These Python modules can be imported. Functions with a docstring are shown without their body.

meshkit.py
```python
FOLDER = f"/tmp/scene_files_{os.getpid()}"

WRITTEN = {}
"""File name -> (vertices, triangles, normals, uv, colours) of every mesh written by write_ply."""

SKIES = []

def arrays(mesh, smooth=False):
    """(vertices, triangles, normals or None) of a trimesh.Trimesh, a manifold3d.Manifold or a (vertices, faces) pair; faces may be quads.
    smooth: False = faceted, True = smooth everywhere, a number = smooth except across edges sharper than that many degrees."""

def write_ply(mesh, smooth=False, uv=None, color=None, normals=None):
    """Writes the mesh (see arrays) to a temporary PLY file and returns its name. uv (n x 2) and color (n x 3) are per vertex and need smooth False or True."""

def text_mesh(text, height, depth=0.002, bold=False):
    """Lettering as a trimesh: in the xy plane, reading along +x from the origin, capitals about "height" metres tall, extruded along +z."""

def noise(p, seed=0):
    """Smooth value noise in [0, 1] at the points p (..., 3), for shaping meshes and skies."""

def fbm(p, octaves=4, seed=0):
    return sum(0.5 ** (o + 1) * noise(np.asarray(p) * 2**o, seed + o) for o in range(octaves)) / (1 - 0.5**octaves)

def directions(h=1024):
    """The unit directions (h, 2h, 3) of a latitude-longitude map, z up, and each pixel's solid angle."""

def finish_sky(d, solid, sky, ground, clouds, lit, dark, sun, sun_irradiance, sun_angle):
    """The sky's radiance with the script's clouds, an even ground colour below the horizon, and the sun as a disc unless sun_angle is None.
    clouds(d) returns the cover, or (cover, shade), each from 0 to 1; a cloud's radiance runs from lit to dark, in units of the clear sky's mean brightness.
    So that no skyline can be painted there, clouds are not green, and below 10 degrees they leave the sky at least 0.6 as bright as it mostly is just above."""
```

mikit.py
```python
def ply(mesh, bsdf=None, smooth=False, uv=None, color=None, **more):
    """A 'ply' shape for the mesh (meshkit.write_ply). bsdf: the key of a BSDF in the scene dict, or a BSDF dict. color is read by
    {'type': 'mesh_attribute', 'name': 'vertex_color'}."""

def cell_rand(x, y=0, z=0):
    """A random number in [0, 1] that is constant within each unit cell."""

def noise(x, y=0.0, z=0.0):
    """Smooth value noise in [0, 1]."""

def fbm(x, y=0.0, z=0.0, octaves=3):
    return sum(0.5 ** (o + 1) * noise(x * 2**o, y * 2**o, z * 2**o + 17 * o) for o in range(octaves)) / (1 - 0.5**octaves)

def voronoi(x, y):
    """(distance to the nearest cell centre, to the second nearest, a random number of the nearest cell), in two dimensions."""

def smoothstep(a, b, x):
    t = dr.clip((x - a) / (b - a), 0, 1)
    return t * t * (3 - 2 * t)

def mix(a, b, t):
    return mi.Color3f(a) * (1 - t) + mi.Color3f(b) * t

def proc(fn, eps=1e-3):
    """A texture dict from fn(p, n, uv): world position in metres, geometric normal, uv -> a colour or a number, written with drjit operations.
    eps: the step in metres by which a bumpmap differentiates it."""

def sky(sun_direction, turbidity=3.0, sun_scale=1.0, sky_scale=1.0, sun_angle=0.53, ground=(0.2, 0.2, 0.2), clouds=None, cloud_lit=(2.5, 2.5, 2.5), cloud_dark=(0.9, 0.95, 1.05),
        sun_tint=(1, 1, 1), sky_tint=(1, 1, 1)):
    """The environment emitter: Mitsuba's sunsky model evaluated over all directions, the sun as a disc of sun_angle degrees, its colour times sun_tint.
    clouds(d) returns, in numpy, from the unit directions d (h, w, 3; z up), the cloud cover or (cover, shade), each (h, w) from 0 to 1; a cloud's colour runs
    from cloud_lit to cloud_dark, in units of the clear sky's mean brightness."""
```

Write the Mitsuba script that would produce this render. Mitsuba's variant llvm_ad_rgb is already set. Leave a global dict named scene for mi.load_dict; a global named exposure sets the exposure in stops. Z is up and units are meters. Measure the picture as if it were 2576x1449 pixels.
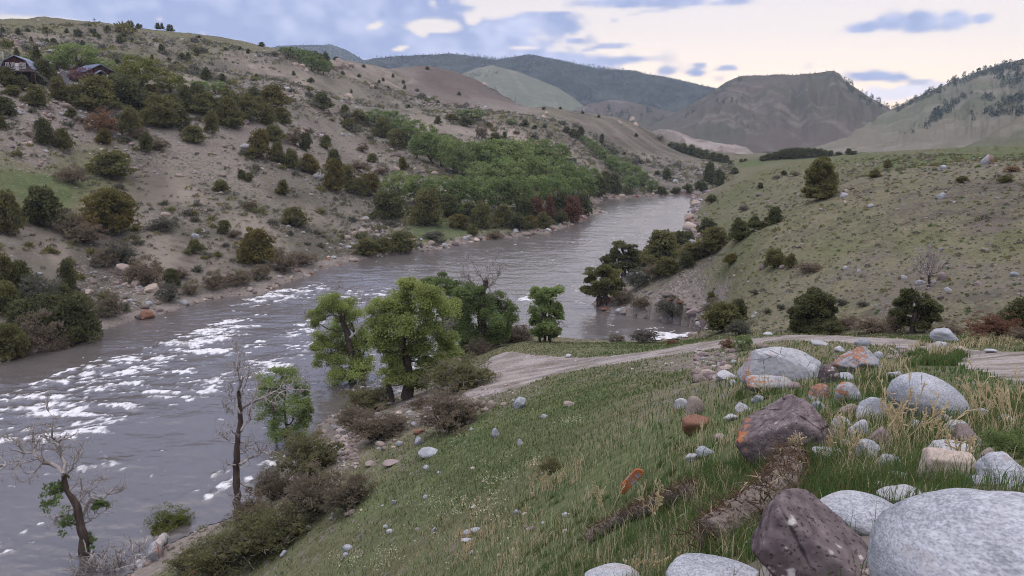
import math, random
import numpy as np, trimesh, shapely
import mitsuba as mi, mikit, meshkit, drjit as dr
from scipy.interpolate import RBFInterpolator
from scipy.ndimage import map_coordinates, gaussian_filter
from scipy.spatial import cKDTree

T4 = mi.ScalarTransform4f
scene, labels = {}, {}

# ---------------------------------------------------------------- camera, sky, exposure
# z is up, the river's surface is z = 0, the eye stands EYE above it, y is forward, x is right
EYE, W0, H0, F0 = 25.0, 2576.0, 1449.0, 1983.0
PITCH = math.atan((724.5 - 350.0) / F0)
FOV = 2 * math.degrees(math.atan(W0 / 2 / F0))
scene['camera'] = {'type': 'perspective', 'fov': FOV, 'fov_axis': 'x', 'near_clip': 0.2, 'far_clip': 30000.0,
                   'to_world': T4().look_at(origin=[0, 0, EYE], target=[0, math.cos(PITCH), EYE - math.sin(PITCH)], up=[0, 0, 1]),
                   'medium': {'type': 'ref', 'id': 'air'}}
exposure = 4.52


def sstep(a, b, x):
    t = np.clip((x - a) / (b - a), 0, 1)
    return t * t * (3 - 2 * t)


def sky_deg(px, py):
    """Azimuth and elevation, in degrees, of a point of the photograph's sky."""
    a, b = (px - W0 / 2) / F0, (H0 / 2 - py) / F0
    y, z = math.cos(PITCH) + b * math.sin(PITCH), -math.sin(PITCH) + b * math.cos(PITCH)
    return math.degrees(math.atan2(a, y)), math.degrees(math.atan2(z, math.hypot(a, y)))


def cloud_fn(d):
    """Dusk clouds by direction: a broken slate-blue deck over the left half, thinner brighter cloud overhead, small clouds low on the right."""
    az = np.degrees(np.arctan2(d[..., 0], d[..., 1]))
    el = np.degrees(np.arcsin(np.clip(d[..., 2], -1, 1)))
    q = np.stack([az * 0.22, el * 0.40, np.zeros_like(az)], -1)
    wob = meshkit.fbm(q, 5, 3) - 0.5
    fine = meshkit.fbm(q * np.array([3.3, 3.0, 1]) + 9.0, 4, 8) - 0.5
    puff = wob * 0.8 + fine * 0.8

    win = (np.abs(az) < 40) & (el < 17)
    az_w, el_w, puff_w = az[win], el[win], puff[win]

    def at(px, py, rx, ry, p=2.0, tilt=0.0, az=az_w, el=el_w):
        a, e = sky_deg(px, py)
        u, v = (az - a) / (rx * 0.0273), (el - e - tilt * (az - a)) / (ry * 0.0273)
        return np.exp(-np.abs(u) ** p - np.abs(v) ** p)
    ex, ee = zip(*[sky_deg(x, y) for x, y in ((1420, 345), (1500, 200), (1560, 160), (1540, 142), (1440, 128), (1420, 100), (1440, 60), (1400, 32), (1240, 24), (1130, 10), (1000, -120))])
    edge = np.interp(el, ee, ex)
    deck = sstep(-1.1, 1.3, edge - az + puff * 6.0)
    for px, py, rx, ry, t in ((942, 66, 26, 10, .25), (1085, 66, 62, 16, .0), (1055, 80, 22, 12, -.3), (1265, 22, 75, 26, .1), (1195, 45, 22, 16, .2), (70, 50, 110, 10, .02), (1010, 122, 20, 4, .1), (1330, 118, 60, 4, .02)):
        deck[win] = deck[win] * (1 - sstep(0.22, 0.58, at(px, py, rx, ry, 2, t) + puff_w * 0.7))
    high = sstep(24, 50, el + wob * 24)          # thinner, brighter cloud overhead, as under any overcast
    cover = np.maximum(deck, high * 0.92)
    for px, py, rx, ry, t, c in ((1510, 158, 110, 9, .06, 1), (1430, 145, 70, 9, .05, 1), (1530, 117, 45, 6, .04, .9), (1480, 125, 20, 5, 0, .8), (1440, 103, 26, 8, 0, 1), (1545, 150, 70, 5, .05, .9), (1560, 6, 110, 12, .0, 1), (1700, 8, 110, 12, .0, .95), (1830, 6, 60, 8, .0, .9), (1660, 26, 60, 4, .1, .5),
                                 (2180, 68, 62, 13, .10, 1), (2245, 55, 45, 20, .05, 1), (2320, 55, 55, 24, .0, 1), (2400, 50, 45, 24, .0, 1), (2468, 47, 28, 13, .0, 1), (2200, 190, 55, 11, -.02, 1), (2250, 196, 30, 9, 0, 1), (2320, 206, 30, 6, 0, .8), (1677, 180, 18, 8, 0, .9), (1748, 183, 20, 7, 0, 1), (1762, 165, 14, 4, 0, .9), (1830, 172, 24, 5, 0, .9),
                                 (1545, 52, 10, 5, 0, .6), (2030, 168, 14, 5, .3, .35), (1810, 198, 12, 5, 0, .4)):
        cover[win] = np.maximum(cover[win], c * sstep(0.22, 0.72, at(px, py, rx * 1.05, ry * 1.1, 2.0, t) + puff_w * 0.85))
    sh = np.clip(0.965 + wob * 0.20 + fine * 0.22 - 0.78 * high, 0, 1)
    # low pink clouds and pale streaks on the right
    for px, py, rx, ry, s, c in ((2230, 240, 62, 17, .80, .75), (2290, 228, 45, 14, .78, .75), (2345, 213, 42, 9, .85, .7), (2200, 225, 20, 10, .8, .6)):
        p = np.zeros(az.shape)
        p[win] = sstep(0.28, 0.62, at(px, py, rx, ry) + puff_w * 0.55) * c
        sh = np.where(p > cover, s, sh)
        cover = np.maximum(cover, p)
    return cover, sh


scene['sky'] = mikit.sky((-0.3, -0.9, 0.15), turbidity=3.0, sun_scale=0.0, sky_scale=1.0, clouds=cloud_fn,
                         cloud_lit=(5.95, 5.65, 5.85), cloud_dark=(0.76, 0.93, 1.58), sky_tint=(0.565, 0.405, 0.415), ground=(0.16, 0.15, 0.13))

# ---------------------------------------------------------------- picture rays (used to place things on the ground where the photograph has them)
CP, SP = math.cos(PITCH), math.sin(PITCH)


def ray(px, py):
    a, b = (np.asarray(px, float) - W0 / 2) / F0, -(np.asarray(py, float) - H0 / 2) / F0
    x, y, z = a, CP + b * SP, -SP + b * CP
    h = np.hypot(x, y)
    return np.arctan2(x, y), z / h          # azimuth, tangent of elevation


def azim(px):
    return float(ray(px, 350.0)[0])


def water_pt(px, py):
    th, t = ray(px, py)
    r = EYE / -t
    return np.stack([r * np.sin(th), r * np.cos(th)], -1)


# ---------------------------------------------------------------- the river's outline
FAR_BANK = [(-1500, 1430), (-1000, 1265), (-500, 1090), (-250, 985), (0, 911), (120, 880), (233, 850), (247, 832), (333, 809), (433, 783), (500, 761), (567, 747), (667, 740), (710, 716), (767, 696), (859, 662), (909, 653), (976, 643), (1042, 635), (1126, 623), (1192, 606),
            (1276, 598), (1376, 586), (1426, 570), (1466, 556), (1476, 543), (1524, 536), (1524, 533), (1489, 526), (1496, 513), (1526, 502), (1592, 496), (1660, 492), (1720, 489), (1790, 484)]
NEAR_BANK = [(1800, 489), (1746, 496), (1740, 506), (1749, 530), (1733, 545), (1729, 562), (1732, 578), (1757, 592), (1735, 622), (1660, 672), (1590, 715), (1545, 745), (1497, 757), (1489, 766), (1500, 776), (1530, 785), (1570, 793), (1640, 803),
             (1700, 813), (1745, 823), (1768, 836), (1772, 850), (1735, 862), (1690, 866), (1620, 863), (1500, 861), (1420, 854), (1340, 850), (1270, 854), (1212, 864), (1168, 884), (1125, 912), (1085, 945), (985, 1000), (880, 1022), (850, 1036), (795, 1072), (765, 1125),
             (705, 1200), (660, 1250), (600, 1300), (540, 1318), (470, 1350), (400, 1380), (365, 1410), (330, 1445), (250, 1475), (150, 1520), (0, 1600), (-300, 1760), (-800, 2040), (-1400, 2350)]
fb, nb = np.array([water_pt(*p) for p in FAR_BANK]), np.array([water_pt(*p) for p in NEAR_BANK])
river = shapely.Polygon(np.vstack([fb, nb])).buffer(0)


def densify(p, step):
    out = [p[:1]]
    for a, b in zip(p[:-1], p[1:]):
        n = max(1, int(np.linalg.norm(b - a) / step))
        out.append(a + (b - a) * (np.arange(1, n + 1) / n)[:, None])
    return np.vstack(out)


fbd, nbd = densify(fb, 1.0), densify(nb, 0.6)
bank_tree = cKDTree(np.vstack([fbd, nbd]))
far_tree, near_tree = cKDTree(fbd), cKDTree(nbd)

# ---------------------------------------------------------------- terrain: control points (picture column, picture row, distance) that are seen, and (column, distance, height) that are not
SEEN = [
    # left hillside
    (0, 860, 109), (0, 700, 128), (0, 600, 144), (0, 455, 176), (0, 330, 206), (0, 230, 232), (0, 165, 300), (0, 100, 440), (0, 66, 620),
    (250, 770, 125), (250, 700, 136), (250, 540, 170), (250, 400, 207), (250, 290, 238), (250, 205, 266), (250, 150, 350), (250, 88, 500), (250, 60, 620),
    (120, 56, 640), (165, 50, 640), (400, 72, 640), (320, 68, 640),
    (500, 700, 142), (500, 650, 151), (500, 540, 178), (500, 420, 211), (500, 330, 238), (500, 262, 266), (500, 220, 315), (500, 160, 430), (500, 105, 570), (500, 84, 640), (600, 103, 620),
    (700, 620, 162), (700, 500, 198), (700, 400, 233), (700, 330, 264), (700, 270, 305), (700, 220, 370), (700, 170, 460), (700, 120, 570), (760, 168, 520),
    (900, 600, 187), (900, 500, 228), (900, 420, 270), (900, 350, 318), (900, 290, 380), (900, 240, 460), (900, 200, 550), (900, 158, 670), (1000, 163, 700), (840, 150, 650), (830, 190, 540), (780, 215, 420),
    (1085, 160, 740), (1110, 170, 750), (1200, 205, 790), (1100, 560, 204), (1100, 460, 262), (1100, 400, 310), (1100, 330, 390), (1100, 280, 480), (1100, 220, 610),
    (1300, 520, 244), (1300, 440, 296), (1300, 380, 350), (1300, 330, 430), (1300, 303, 560), (1300, 260, 830), (1350, 284, 880),
    (1215, 308, 430), (1260, 300, 440), (1330, 310, 450),
    (1400, 500, 272), (1400, 420, 345), (1400, 350, 440), (1400, 305, 530), (1375, 275, 600), (1460, 280, 620),
    (1500, 470, 345), (1500, 400, 430), (1500, 330, 540), (1552, 290, 640), (1592, 307, 650),
    (1600, 440, 425), (1600, 370, 540), (1612, 324, 640), (1676, 360, 640), (1700, 450, 420), (1700, 410, 500), (1740, 385, 620),
    (1800, 470, 392), (1800, 440, 450), (1800, 412, 560), (1830, 404, 640),
    # the further right bank and the valley floor
    (1760, 560, 232), (1780, 500, 270), (1780, 480, 320), (1850, 575, 200), (1850, 520, 232), (1850, 470, 275), (1850, 440, 330), (1860, 425, 420), (1950, 520, 215), (1950, 450, 255), (1950, 415, 330), (1950, 402, 500), (2060, 480, 200), (2060, 425, 260), (2060, 402, 340),
    (1900, 398, 760), (1900, 386, 1100), (2100, 388, 1000), (2400, 389, 1000), (2576, 389, 1000), (1900, 376, 1800), (2250, 378, 1800), (2576, 380, 1800), (1700, 380, 1800),
    # right terrace
    (1520, 745, 121), (1600, 715, 117), (1700, 660, 114), (1700, 745, 107), (1700, 795, 103), (1850, 601, 112), (1850, 690, 100), (1850, 790, 86), (1850, 835, 76), (2000, 520, 122), (2045, 492, 126), (2120, 455, 131), (2200, 428, 136), (2200, 407, 190), (2200, 396, 300),
    (2050, 828, 71), (2050, 760, 79), (2050, 700, 87), (2050, 640, 96), (2050, 590, 106), (2050, 530, 117),
    (2250, 828, 67), (2250, 760, 74), (2250, 690, 83), (2250, 630, 92), (2250, 540, 107), (2250, 460, 125), (2300, 425, 133), (2450, 828, 62), (2450, 740, 72), (2450, 650, 85), (2450, 560, 100), (2450, 470, 118), (2450, 425, 130), (2480, 410, 165), (2450, 397, 250),
    (2576, 828, 60), (2576, 740, 70), (2576, 650, 82), (2576, 560, 97), (2576, 470, 114), (2576, 425, 126), (2576, 397, 250),
    (2900, 740, 70), (2900, 560, 97), (2900, 425, 126), (2900, 397, 250),
    # the flat with the gravel road
    (1250, 890, 74), (1310, 858, 77), (1340, 865, 74), (1420, 862, 73), (1500, 866, 71), (1640, 868, 66), (1740, 866, 62), (1800, 855, 62), (1300, 930, 62), (1200, 960, 60), (1120, 985, 60), (1450, 905, 64), (1600, 890, 60), (1760, 868, 58), (1900, 850, 57), (2000, 848, 54), (2150, 853, 50), (2300, 860, 45), (2420, 850, 45),
    (2576, 860, 42), (2420, 905, 29), (2576, 930, 23.5), (2576, 890, 29), (2350, 900, 30), (2900, 940, 22), (2900, 870, 36),
    # the near slope
    (2000, 900, 34), (1850, 900, 38), (1750, 920, 40), (1900, 960, 20), (2060, 960, 17), (2200, 935, 20), (2250, 1045, 10.5), (2340, 1045, 10.5), (2450, 1000, 13), (2576, 1000, 13.5), (1990, 1140, 7.6), (2200, 1170, 6.4), (2400, 1205, 5.4), (2576, 1215, 5.2),
    (2576, 1449, 2.7), (2250, 1330, 3.7), (2050, 1449, 2.9), (1900, 1449, 3.3), (1700, 1449, 4.4), (2900, 1449, 2.5), (2900, 1200, 5.3),
    (1600, 1449, 5.6), (1600, 1300, 9.2), (1600, 1150, 15), (1600, 1000, 29), (1600, 930, 46), (1750, 1250, 7.4), (1750, 1100, 12), (1750, 1000, 21),
    (1300, 1449, 11), (1300, 1200, 23), (1300, 1050, 40), (1300, 990, 51), (1450, 1200, 16.5), (1450, 1050, 31), (1450, 960, 48), (1000, 1449, 22), (1000, 1300, 31), (1000, 1150, 43), (1000, 1060, 52), (1100, 1020, 56), (900, 1200, 43), (900, 1080, 54),
    (700, 1449, 36), (700, 1300, 43), (800, 1180, 47), (550, 1400, 42), (450, 1440, 43)]
HIDDEN = [
    (0, 800, 75), (250, 800, 75), (500, 800, 80), (700, 720, 60), (900, 850, 60), (1100, 950, 70), (1300, 1050, 40), (1400, 760, 25), (1550, 800, 25), (1650, 800, 15), (0, 1400, 40), (500, 1400, 40), (900, 1400, 30), (1300, 1500, 15), (1500, 1200, 10),
    (0, 2500, 10), (500, 2500, 10), (1000, 2500, 10), (1500, 2500, 5), (2000, 2500, 5), (2500, 2500, 5), (0, 8000, 5), (1300, 8000, 5), (2500, 8000, 5),
    (-500, 130, 4), (-500, 170, 15), (-500, 240, 40), (-500, 400, 70), (-500, 640, 110), (-500, 800, 80), (-500, 2500, 10),
    (1800, 140, 5), (1700, 150, 2), (1900, 150, 6), (1980, 160, 8), (1950, 185, 6), (2120, 160, 14), (2060, 165, 11), (1640, 140, 2),
    (2900, 1000, 8), (2900, 2500, 5),
    (1290, 3, 22.6), (1290, 6, 20.9), (1000, 3, 22.4), (1000, 6, 20.3), (1000, 11, 17.0), (500, 3, 22.3), (500, 11, 15.8), (500, 22, 9.6), (500, 34, 3.5), (0, 3, 22.3), (0, 11, 15.5), (0, 22, 9), (0, 36, 2), (-500, 3, 22.3), (-500, 11, 15.5), (-500, 22, 9), (-500, 36, 2),
    (2576, 1.2, 23.4), (1900, 1.2, 23.3), (1290, 1.2, 23.2), (500, 1.2, 23.2), (-500, 1.2, 23.2), (2900, 1.2, 23.4)]
cp = []
for px, py, r in SEEN:
    th, t = ray(px, py)
    cp.append((th, math.log(r), t))
for px, r, z in HIDDEN:
    cp.append((azim(px), math.log(r), (z - EYE) / r))
for poly in (densify(fb, 9), densify(nb, 7)):
    for x, y in poly:
        r = math.hypot(x, y)
        if r < 430:
            cp.append((math.atan2(x, y), math.log(r), -EYE / r))
cp = np.array(cp)
US = 2.0
fit = RBFInterpolator(cp[:, :2] * [US, 1], cp[:, 2], kernel='linear', smoothing=0.0004, degree=1)
TH_C, LR_C = np.linspace(-0.80, 0.80, 220), np.linspace(math.log(1.0), math.log(8200), 380)
cg = np.stack(np.meshgrid(TH_C, LR_C, indexing='ij'), -1)
tc = fit(cg.reshape(-1, 2) * [US, 1]).reshape(cg.shape[:2])
tc = gaussian_filter(tc, (1.6, 1.6))


def base_t(th, lr):
    th = np.asarray(th, float)

    def look(a):
        return map_coordinates(tc, [(np.clip(a, -0.8, 0.8) + 0.8) / 1.6 * (len(TH_C) - 1), (lr - LR_C[0]) / (LR_C[-1] - LR_C[0]) * (len(LR_C) - 1)], order=1, mode='nearest')
    w = sstep(0.95, math.pi, np.abs(th)) * 0.5
    return look(th) * (1 - w) + look(-th) * w


def fbm2(x, y, f, o=4, seed=0):
    return meshkit.fbm(np.stack([np.asarray(x) * f, np.asarray(y) * f, np.zeros_like(x) + 0.37], -1), o, seed) - 0.5


def ridged(x, y, f, o=4, seed=0):
    s, amp, tot = 0, 1.0, 0
    for k in range(o):
        s = s + amp * (1 - np.abs(2 * meshkit.noise(np.stack([x * f * 2 ** k, y * f * 2 ** k, np.zeros_like(x) + k * 3.7], -1), seed + k) - 1))
        tot += amp
        amp *= 0.5
    return s / tot


def ground_z(x, y):
    """Height of the ground at world x, y."""
    r = np.hypot(x, y)
    th = np.arctan2(x, y)
    z = EYE + r * base_t(th, np.log(np.maximum(r, 1.0)))
    d = bank_tree.query(np.stack([x, y], -1).reshape(-1, 2))[0].reshape(np.shape(x))
    inside = shapely.contains_xy(river, x, y)
    left = left_of_river(x, y)
    amp = np.clip((r - 45) / 200, 0, 1)
    # relief: gullies running down the hillside, hummocks, small stones and tussocks
    gul = ridged(x * 0.6 + y * 0.5, y * 0.25 - x * 0.3, 0.030, 4, 5) - 0.55
    rel = amp * np.where(left, 1.0, 0.25) * (8.5 * gul * sstep(20, 140, d) + 3.4 * fbm2(x, y, 0.03, 4, 2) * sstep(8, 60, d))
    rel = rel * np.clip(1.25 - r / 2400, 0, 1) * np.where(r > 900, 0.5, 1)
    rel = rel + 0.85 * fbm2(x, y, 0.16, 4, 11) * np.clip(r / 90, 0.04, 1) * sstep(0, 6, d) + 0.16 * fbm2(x, y, 0.9, 3, 12) * np.clip(r / 30, .15, 1) + 0.05 * fbm2(x, y, 4.0, 3, 13) * np.clip(r / 8, .3, 1)
    z = z + rel
    lim = 0.10 + 0.30 * np.minimum(d, 5) + 0.12 * fbm2(x, y, 0.5, 3, 21)
    z = np.where(inside, np.minimum(z, -0.25 - 0.3 * np.minimum(d, 6)), np.maximum(z, np.where(r < 460, lim, 2.0)))
    return z, d, inside


cl = shapely.LineString(fb)
_far_long = np.vstack([fb, [[300, 480], [400, 900]], [[900, 3000]]])


def left_of_river(x, y):
    """True on the far (left) bank's side."""
    p = np.stack([x, y], -1).reshape(-1, 2)
    return (near_tree.query(p)[0] > far_tree.query(p)[0]).reshape(np.shape(x))


# the sheet: a grid in azimuth and log distance round the place where the photograph was taken
TH = np.concatenate([np.linspace(-math.pi, -0.72, 60)[:-1], np.linspace(-0.72, -0.64, 24)[:-1], np.linspace(-0.64, 0.64, 620), np.linspace(0.64, 0.72, 24)[1:], np.linspace(0.72, math.pi, 60)[1:]])
LR = np.concatenate([np.linspace(math.log(1.0), math.log(24), 115)[:-1], np.linspace(math.log(24), math.log(760), 440), np.linspace(math.log(760), math.log(3400), 34)[1:]])
GT, GL = np.meshgrid(TH, LR, indexing='ij')
GR = np.exp(GL)
GX, GY = GR * np.sin(GT), GR * np.cos(GT)
GZ, GD, GIN = ground_z(GX, GY)
GLEFT = left_of_river(GX, GY)
GTAN = (GZ - EYE) / GR
GMAX = np.maximum.accumulate(GTAN, axis=1)


def hit(px, py):
    """Where the picture ray through (px, py) first meets the ground: x, y, z, distance."""
    th, t = ray(px, py)
    th, t = float(th), float(t)
    j = np.searchsorted(TH, th)
    w = (th - TH[j - 1]) / (TH[j] - TH[j - 1])
    prof = GTAN[j - 1] * (1 - w) + GTAN[j] * w
    k = int(np.argmax(prof >= t))
    if k == 0:
        k = int(np.argmax(prof)) or 1
        lr = LR[k]
    else:
        lr = LR[k - 1] + (LR[k] - LR[k - 1]) * (t - prof[k - 1]) / (prof[k] - prof[k - 1] + 1e-12)
    r = math.exp(lr)
    x, y = r * math.sin(th), r * math.cos(th)
    return np.array([x, y, EYE + r * t]), r


def zat(x, y):
    return grid_z(np.atleast_1d(x), np.atleast_1d(y))


def grid_z(x, y):
    """Height on the sheet itself (bilinear on its grid), so that things stand on what is drawn."""
    r, th = np.hypot(x, y), np.arctan2(x, y)
    i = np.interp(th, TH, np.arange(len(TH)))
    j = np.interp(np.log(r), LR, np.arange(len(LR)))
    return map_coordinates(GZ, [i, j], order=1, mode='nearest')

# ---------------------------------------------------------------- materials
def noise3(p, f, o=3):
    return mikit.fbm(p.x * f, p.y * f, p.z * f, octaves=o)


def diffuse(name, fn):
    scene[name] = {'type': 'twosided', 'bsdf': {'type': 'diffuse', 'reflectance': mikit.proc(fn)}}


def soil_fn(p, n, uv):
    """Dry pinkish soil, spring grass where uv.x is high, gravel where uv.y nears 1, dark scree where it nears 2."""
    big = mikit.fbm(p.x * 0.045, p.y * 0.045, p.z * 0.08, octaves=3)
    mid = mikit.fbm(p.x * 0.55, p.y * 0.55, p.z * 0.55, octaves=3)
    fin = mikit.fbm(p.x * 5.0, p.y * 5.0, p.z * 5.0, octaves=3)
    dry = mikit.mix((0.116, 0.100, 0.084), (0.186, 0.164, 0.142), mikit.smoothstep(0.3, 0.7, big * 0.6 + mid * 0.4))
    dry = mikit.mix(dry, (0.095, 0.090, 0.066), mikit.smoothstep(0.46, 0.66, mid * 0.6 + fin * 0.4) * 0.8)
    st_ = mikit.fbm((p.x * 0.85 + p.y * 0.5) * 0.14, (p.y * 0.85 - p.x * 0.5) * 0.022, p.z * 0.02, octaves=4)
    dry = mikit.mix(dry * 0.78, dry * 1.18, mikit.smoothstep(0.36, 0.62, st_))
    t1, t2, tr = mikit.voronoi(p.x * 0.85, p.y * 0.85)
    dry = mikit.mix(dry, mikit.mix((0.060, 0.060, 0.045), (0.115, 0.115, 0.092), tr), mikit.smoothstep(0.40, 0.22, t1) * mikit.smoothstep(0.30, 0.62, mikit.fbm(p.x * 0.06 + 7, p.y * 0.06, 0.0, octaves=3) * 0.7 + tr * 0.3))
    olive = mikit.mix((0.098, 0.100, 0.056), (0.150, 0.138, 0.092), mikit.smoothstep(0.35, 0.65, mid * 0.6 + fin * 0.4))
    lush = mikit.mix((0.062, 0.085, 0.038), (0.105, 0.120, 0.060), mikit.smoothstep(0.35, 0.65, mid * 0.5 + fin * 0.5))
    gx = uv.x + (big - 0.5) * 0.6 + (mid - 0.5) * 0.5 + (fin - 0.5) * 0.35
    g = mikit.smoothstep(0.18, 0.58, gx)
    grn = mikit.mix(olive, lush, mikit.smoothstep(0.62, 0.95, gx))
    c = mikit.mix(dry, grn, g)
    pale = dr.clip(-uv.y, 0, 1) * mikit.smoothstep(0.25, 0.55, st_ * 0.6 + mid * 0.4)
    c = mikit.mix(c, mikit.mix((0.215, 0.180, 0.152), (0.345, 0.295, 0.255), fin * 0.5 + mid * 0.5), pale)
    v1, v2, vr = mikit.voronoi(p.x * 2.2 + p.z * 1.1, p.y * 2.2 - p.z * 0.7)
    stone = mikit.mix((0.15, 0.13, 0.125), (0.34, 0.31, 0.295), vr)
    st = dr.clip(uv.y, 0, 1)
    c = mikit.mix(c, stone, mikit.smoothstep(0.42, 0.30, v1) * mikit.smoothstep(1.02, 0.9, vr + 1 - st) * 0.9)
    c = mikit.mix(c, mikit.mix((0.13, 0.112, 0.10), (0.25, 0.22, 0.20), mid * 0.5 + fin * 0.5), mikit.smoothstep(0.55, 1.0, st) * 0.8)
    dk = dr.clip(uv.y - 1, 0, 1)
    return mikit.mix(c, mikit.mix((0.062, 0.050, 0.047), (0.125, 0.100, 0.090), mid), dk * 0.9) * (0.80 + 0.4 * fin)


diffuse('soil', soil_fn)


def road_fn(p, n, uv):
    fin = mikit.fbm(p.x * 9, p.y * 9, p.z * 9, octaves=3)
    mid = mikit.fbm(p.x * 0.7, p.y * 0.7, 0, octaves=3)
    v1, v2, vr = mikit.voronoi(p.x * 7, p.y * 7)
    c = mikit.mix((0.215, 0.188, 0.172), (0.300, 0.270, 0.255), mikit.smoothstep(0.3, 0.7, mid))
    c = mikit.mix(c, mikit.mix((0.14, 0.12, 0.11), (0.42, 0.39, 0.38), vr), mikit.smoothstep(0.38, 0.25, v1) * 0.65)
    c = mikit.mix(c, (0.150, 0.140, 0.095), mikit.smoothstep(0.56, 0.70, mikit.fbm(p.x * 0.35 + 3, p.y * 0.9, 0.0, octaves=4) * 0.8 + fin * 0.2) * 0.6)
    c = mikit.mix(c, c * 0.74, mikit.smoothstep(0.50, 0.66, mikit.fbm(p.x * 0.25, p.y * 1.6 + 5, 0.0, octaves=3)))
    return c * (0.8 + 0.4 * fin)


diffuse('gravel', road_fn)

# leaves, twigs, stems: uv.x is a leaf's own tone, uv.y picks the kind of plant
LEAF = [(0.150, 0.148, 0.066),   # 0 olive juniper
        (0.110, 0.118, 0.058),   # 1 dark green juniper
        (0.150, 0.130, 0.050),   # 2 yellowish juniper
        (0.262, 0.315, 0.116),   # 3 cottonwood, bright
        (0.158, 0.212, 0.086),   # 4 cottonwood, deep green
        (0.125, 0.125, 0.104),   # 5 sagebrush, grey
        (0.190, 0.160, 0.122),   # 6 twiggy dark shrub
        (0.170, 0.092, 0.066),   # 7 rust-coloured dead juniper
        (0.165, 0.092, 0.118),   # 8 pink blossom
        (0.154, 0.171, 0.050),   # 9 yellow-green willow
        (0.078, 0.130, 0.046),   # 10 grass, green
        (0.500, 0.425, 0.295),   # 11 grass, dry straw
        (0.040, 0.054, 0.042),   # 12 far conifer
        (0.154, 0.154, 0.063),   # 13 grass, yellowing
        (0.204, 0.130, 0.083),   # 14 tan dry shrub
        (0.550, 0.572, 0.396),      # 15 pale flower heads
        (0.175, 0.172, 0.092),   # 16 dull green thicket
        (0.110, 0.080, 0.062),   # 17 dark straw
        (0.200, 0.262, 0.108)]  # 18 cottonwood of the far grove


def palette(cols, i):
    c = mi.Color3f(cols[0])
    for k in range(1, len(cols)):
        c = dr.select(i > k - 0.5, mi.Color3f(cols[k]), c)
    return c


def leaf_fn(p, n, uv):
    c = palette(LEAF, uv.y)
    t = mikit.noise(p.x * 0.11, p.y * 0.11, p.z * 0.2)
    return c * (0.55 + 0.9 * uv.x) * mikit.mix((0.93, 0.98, 0.9), (1.10, 1.02, 1.0), t)


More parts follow.
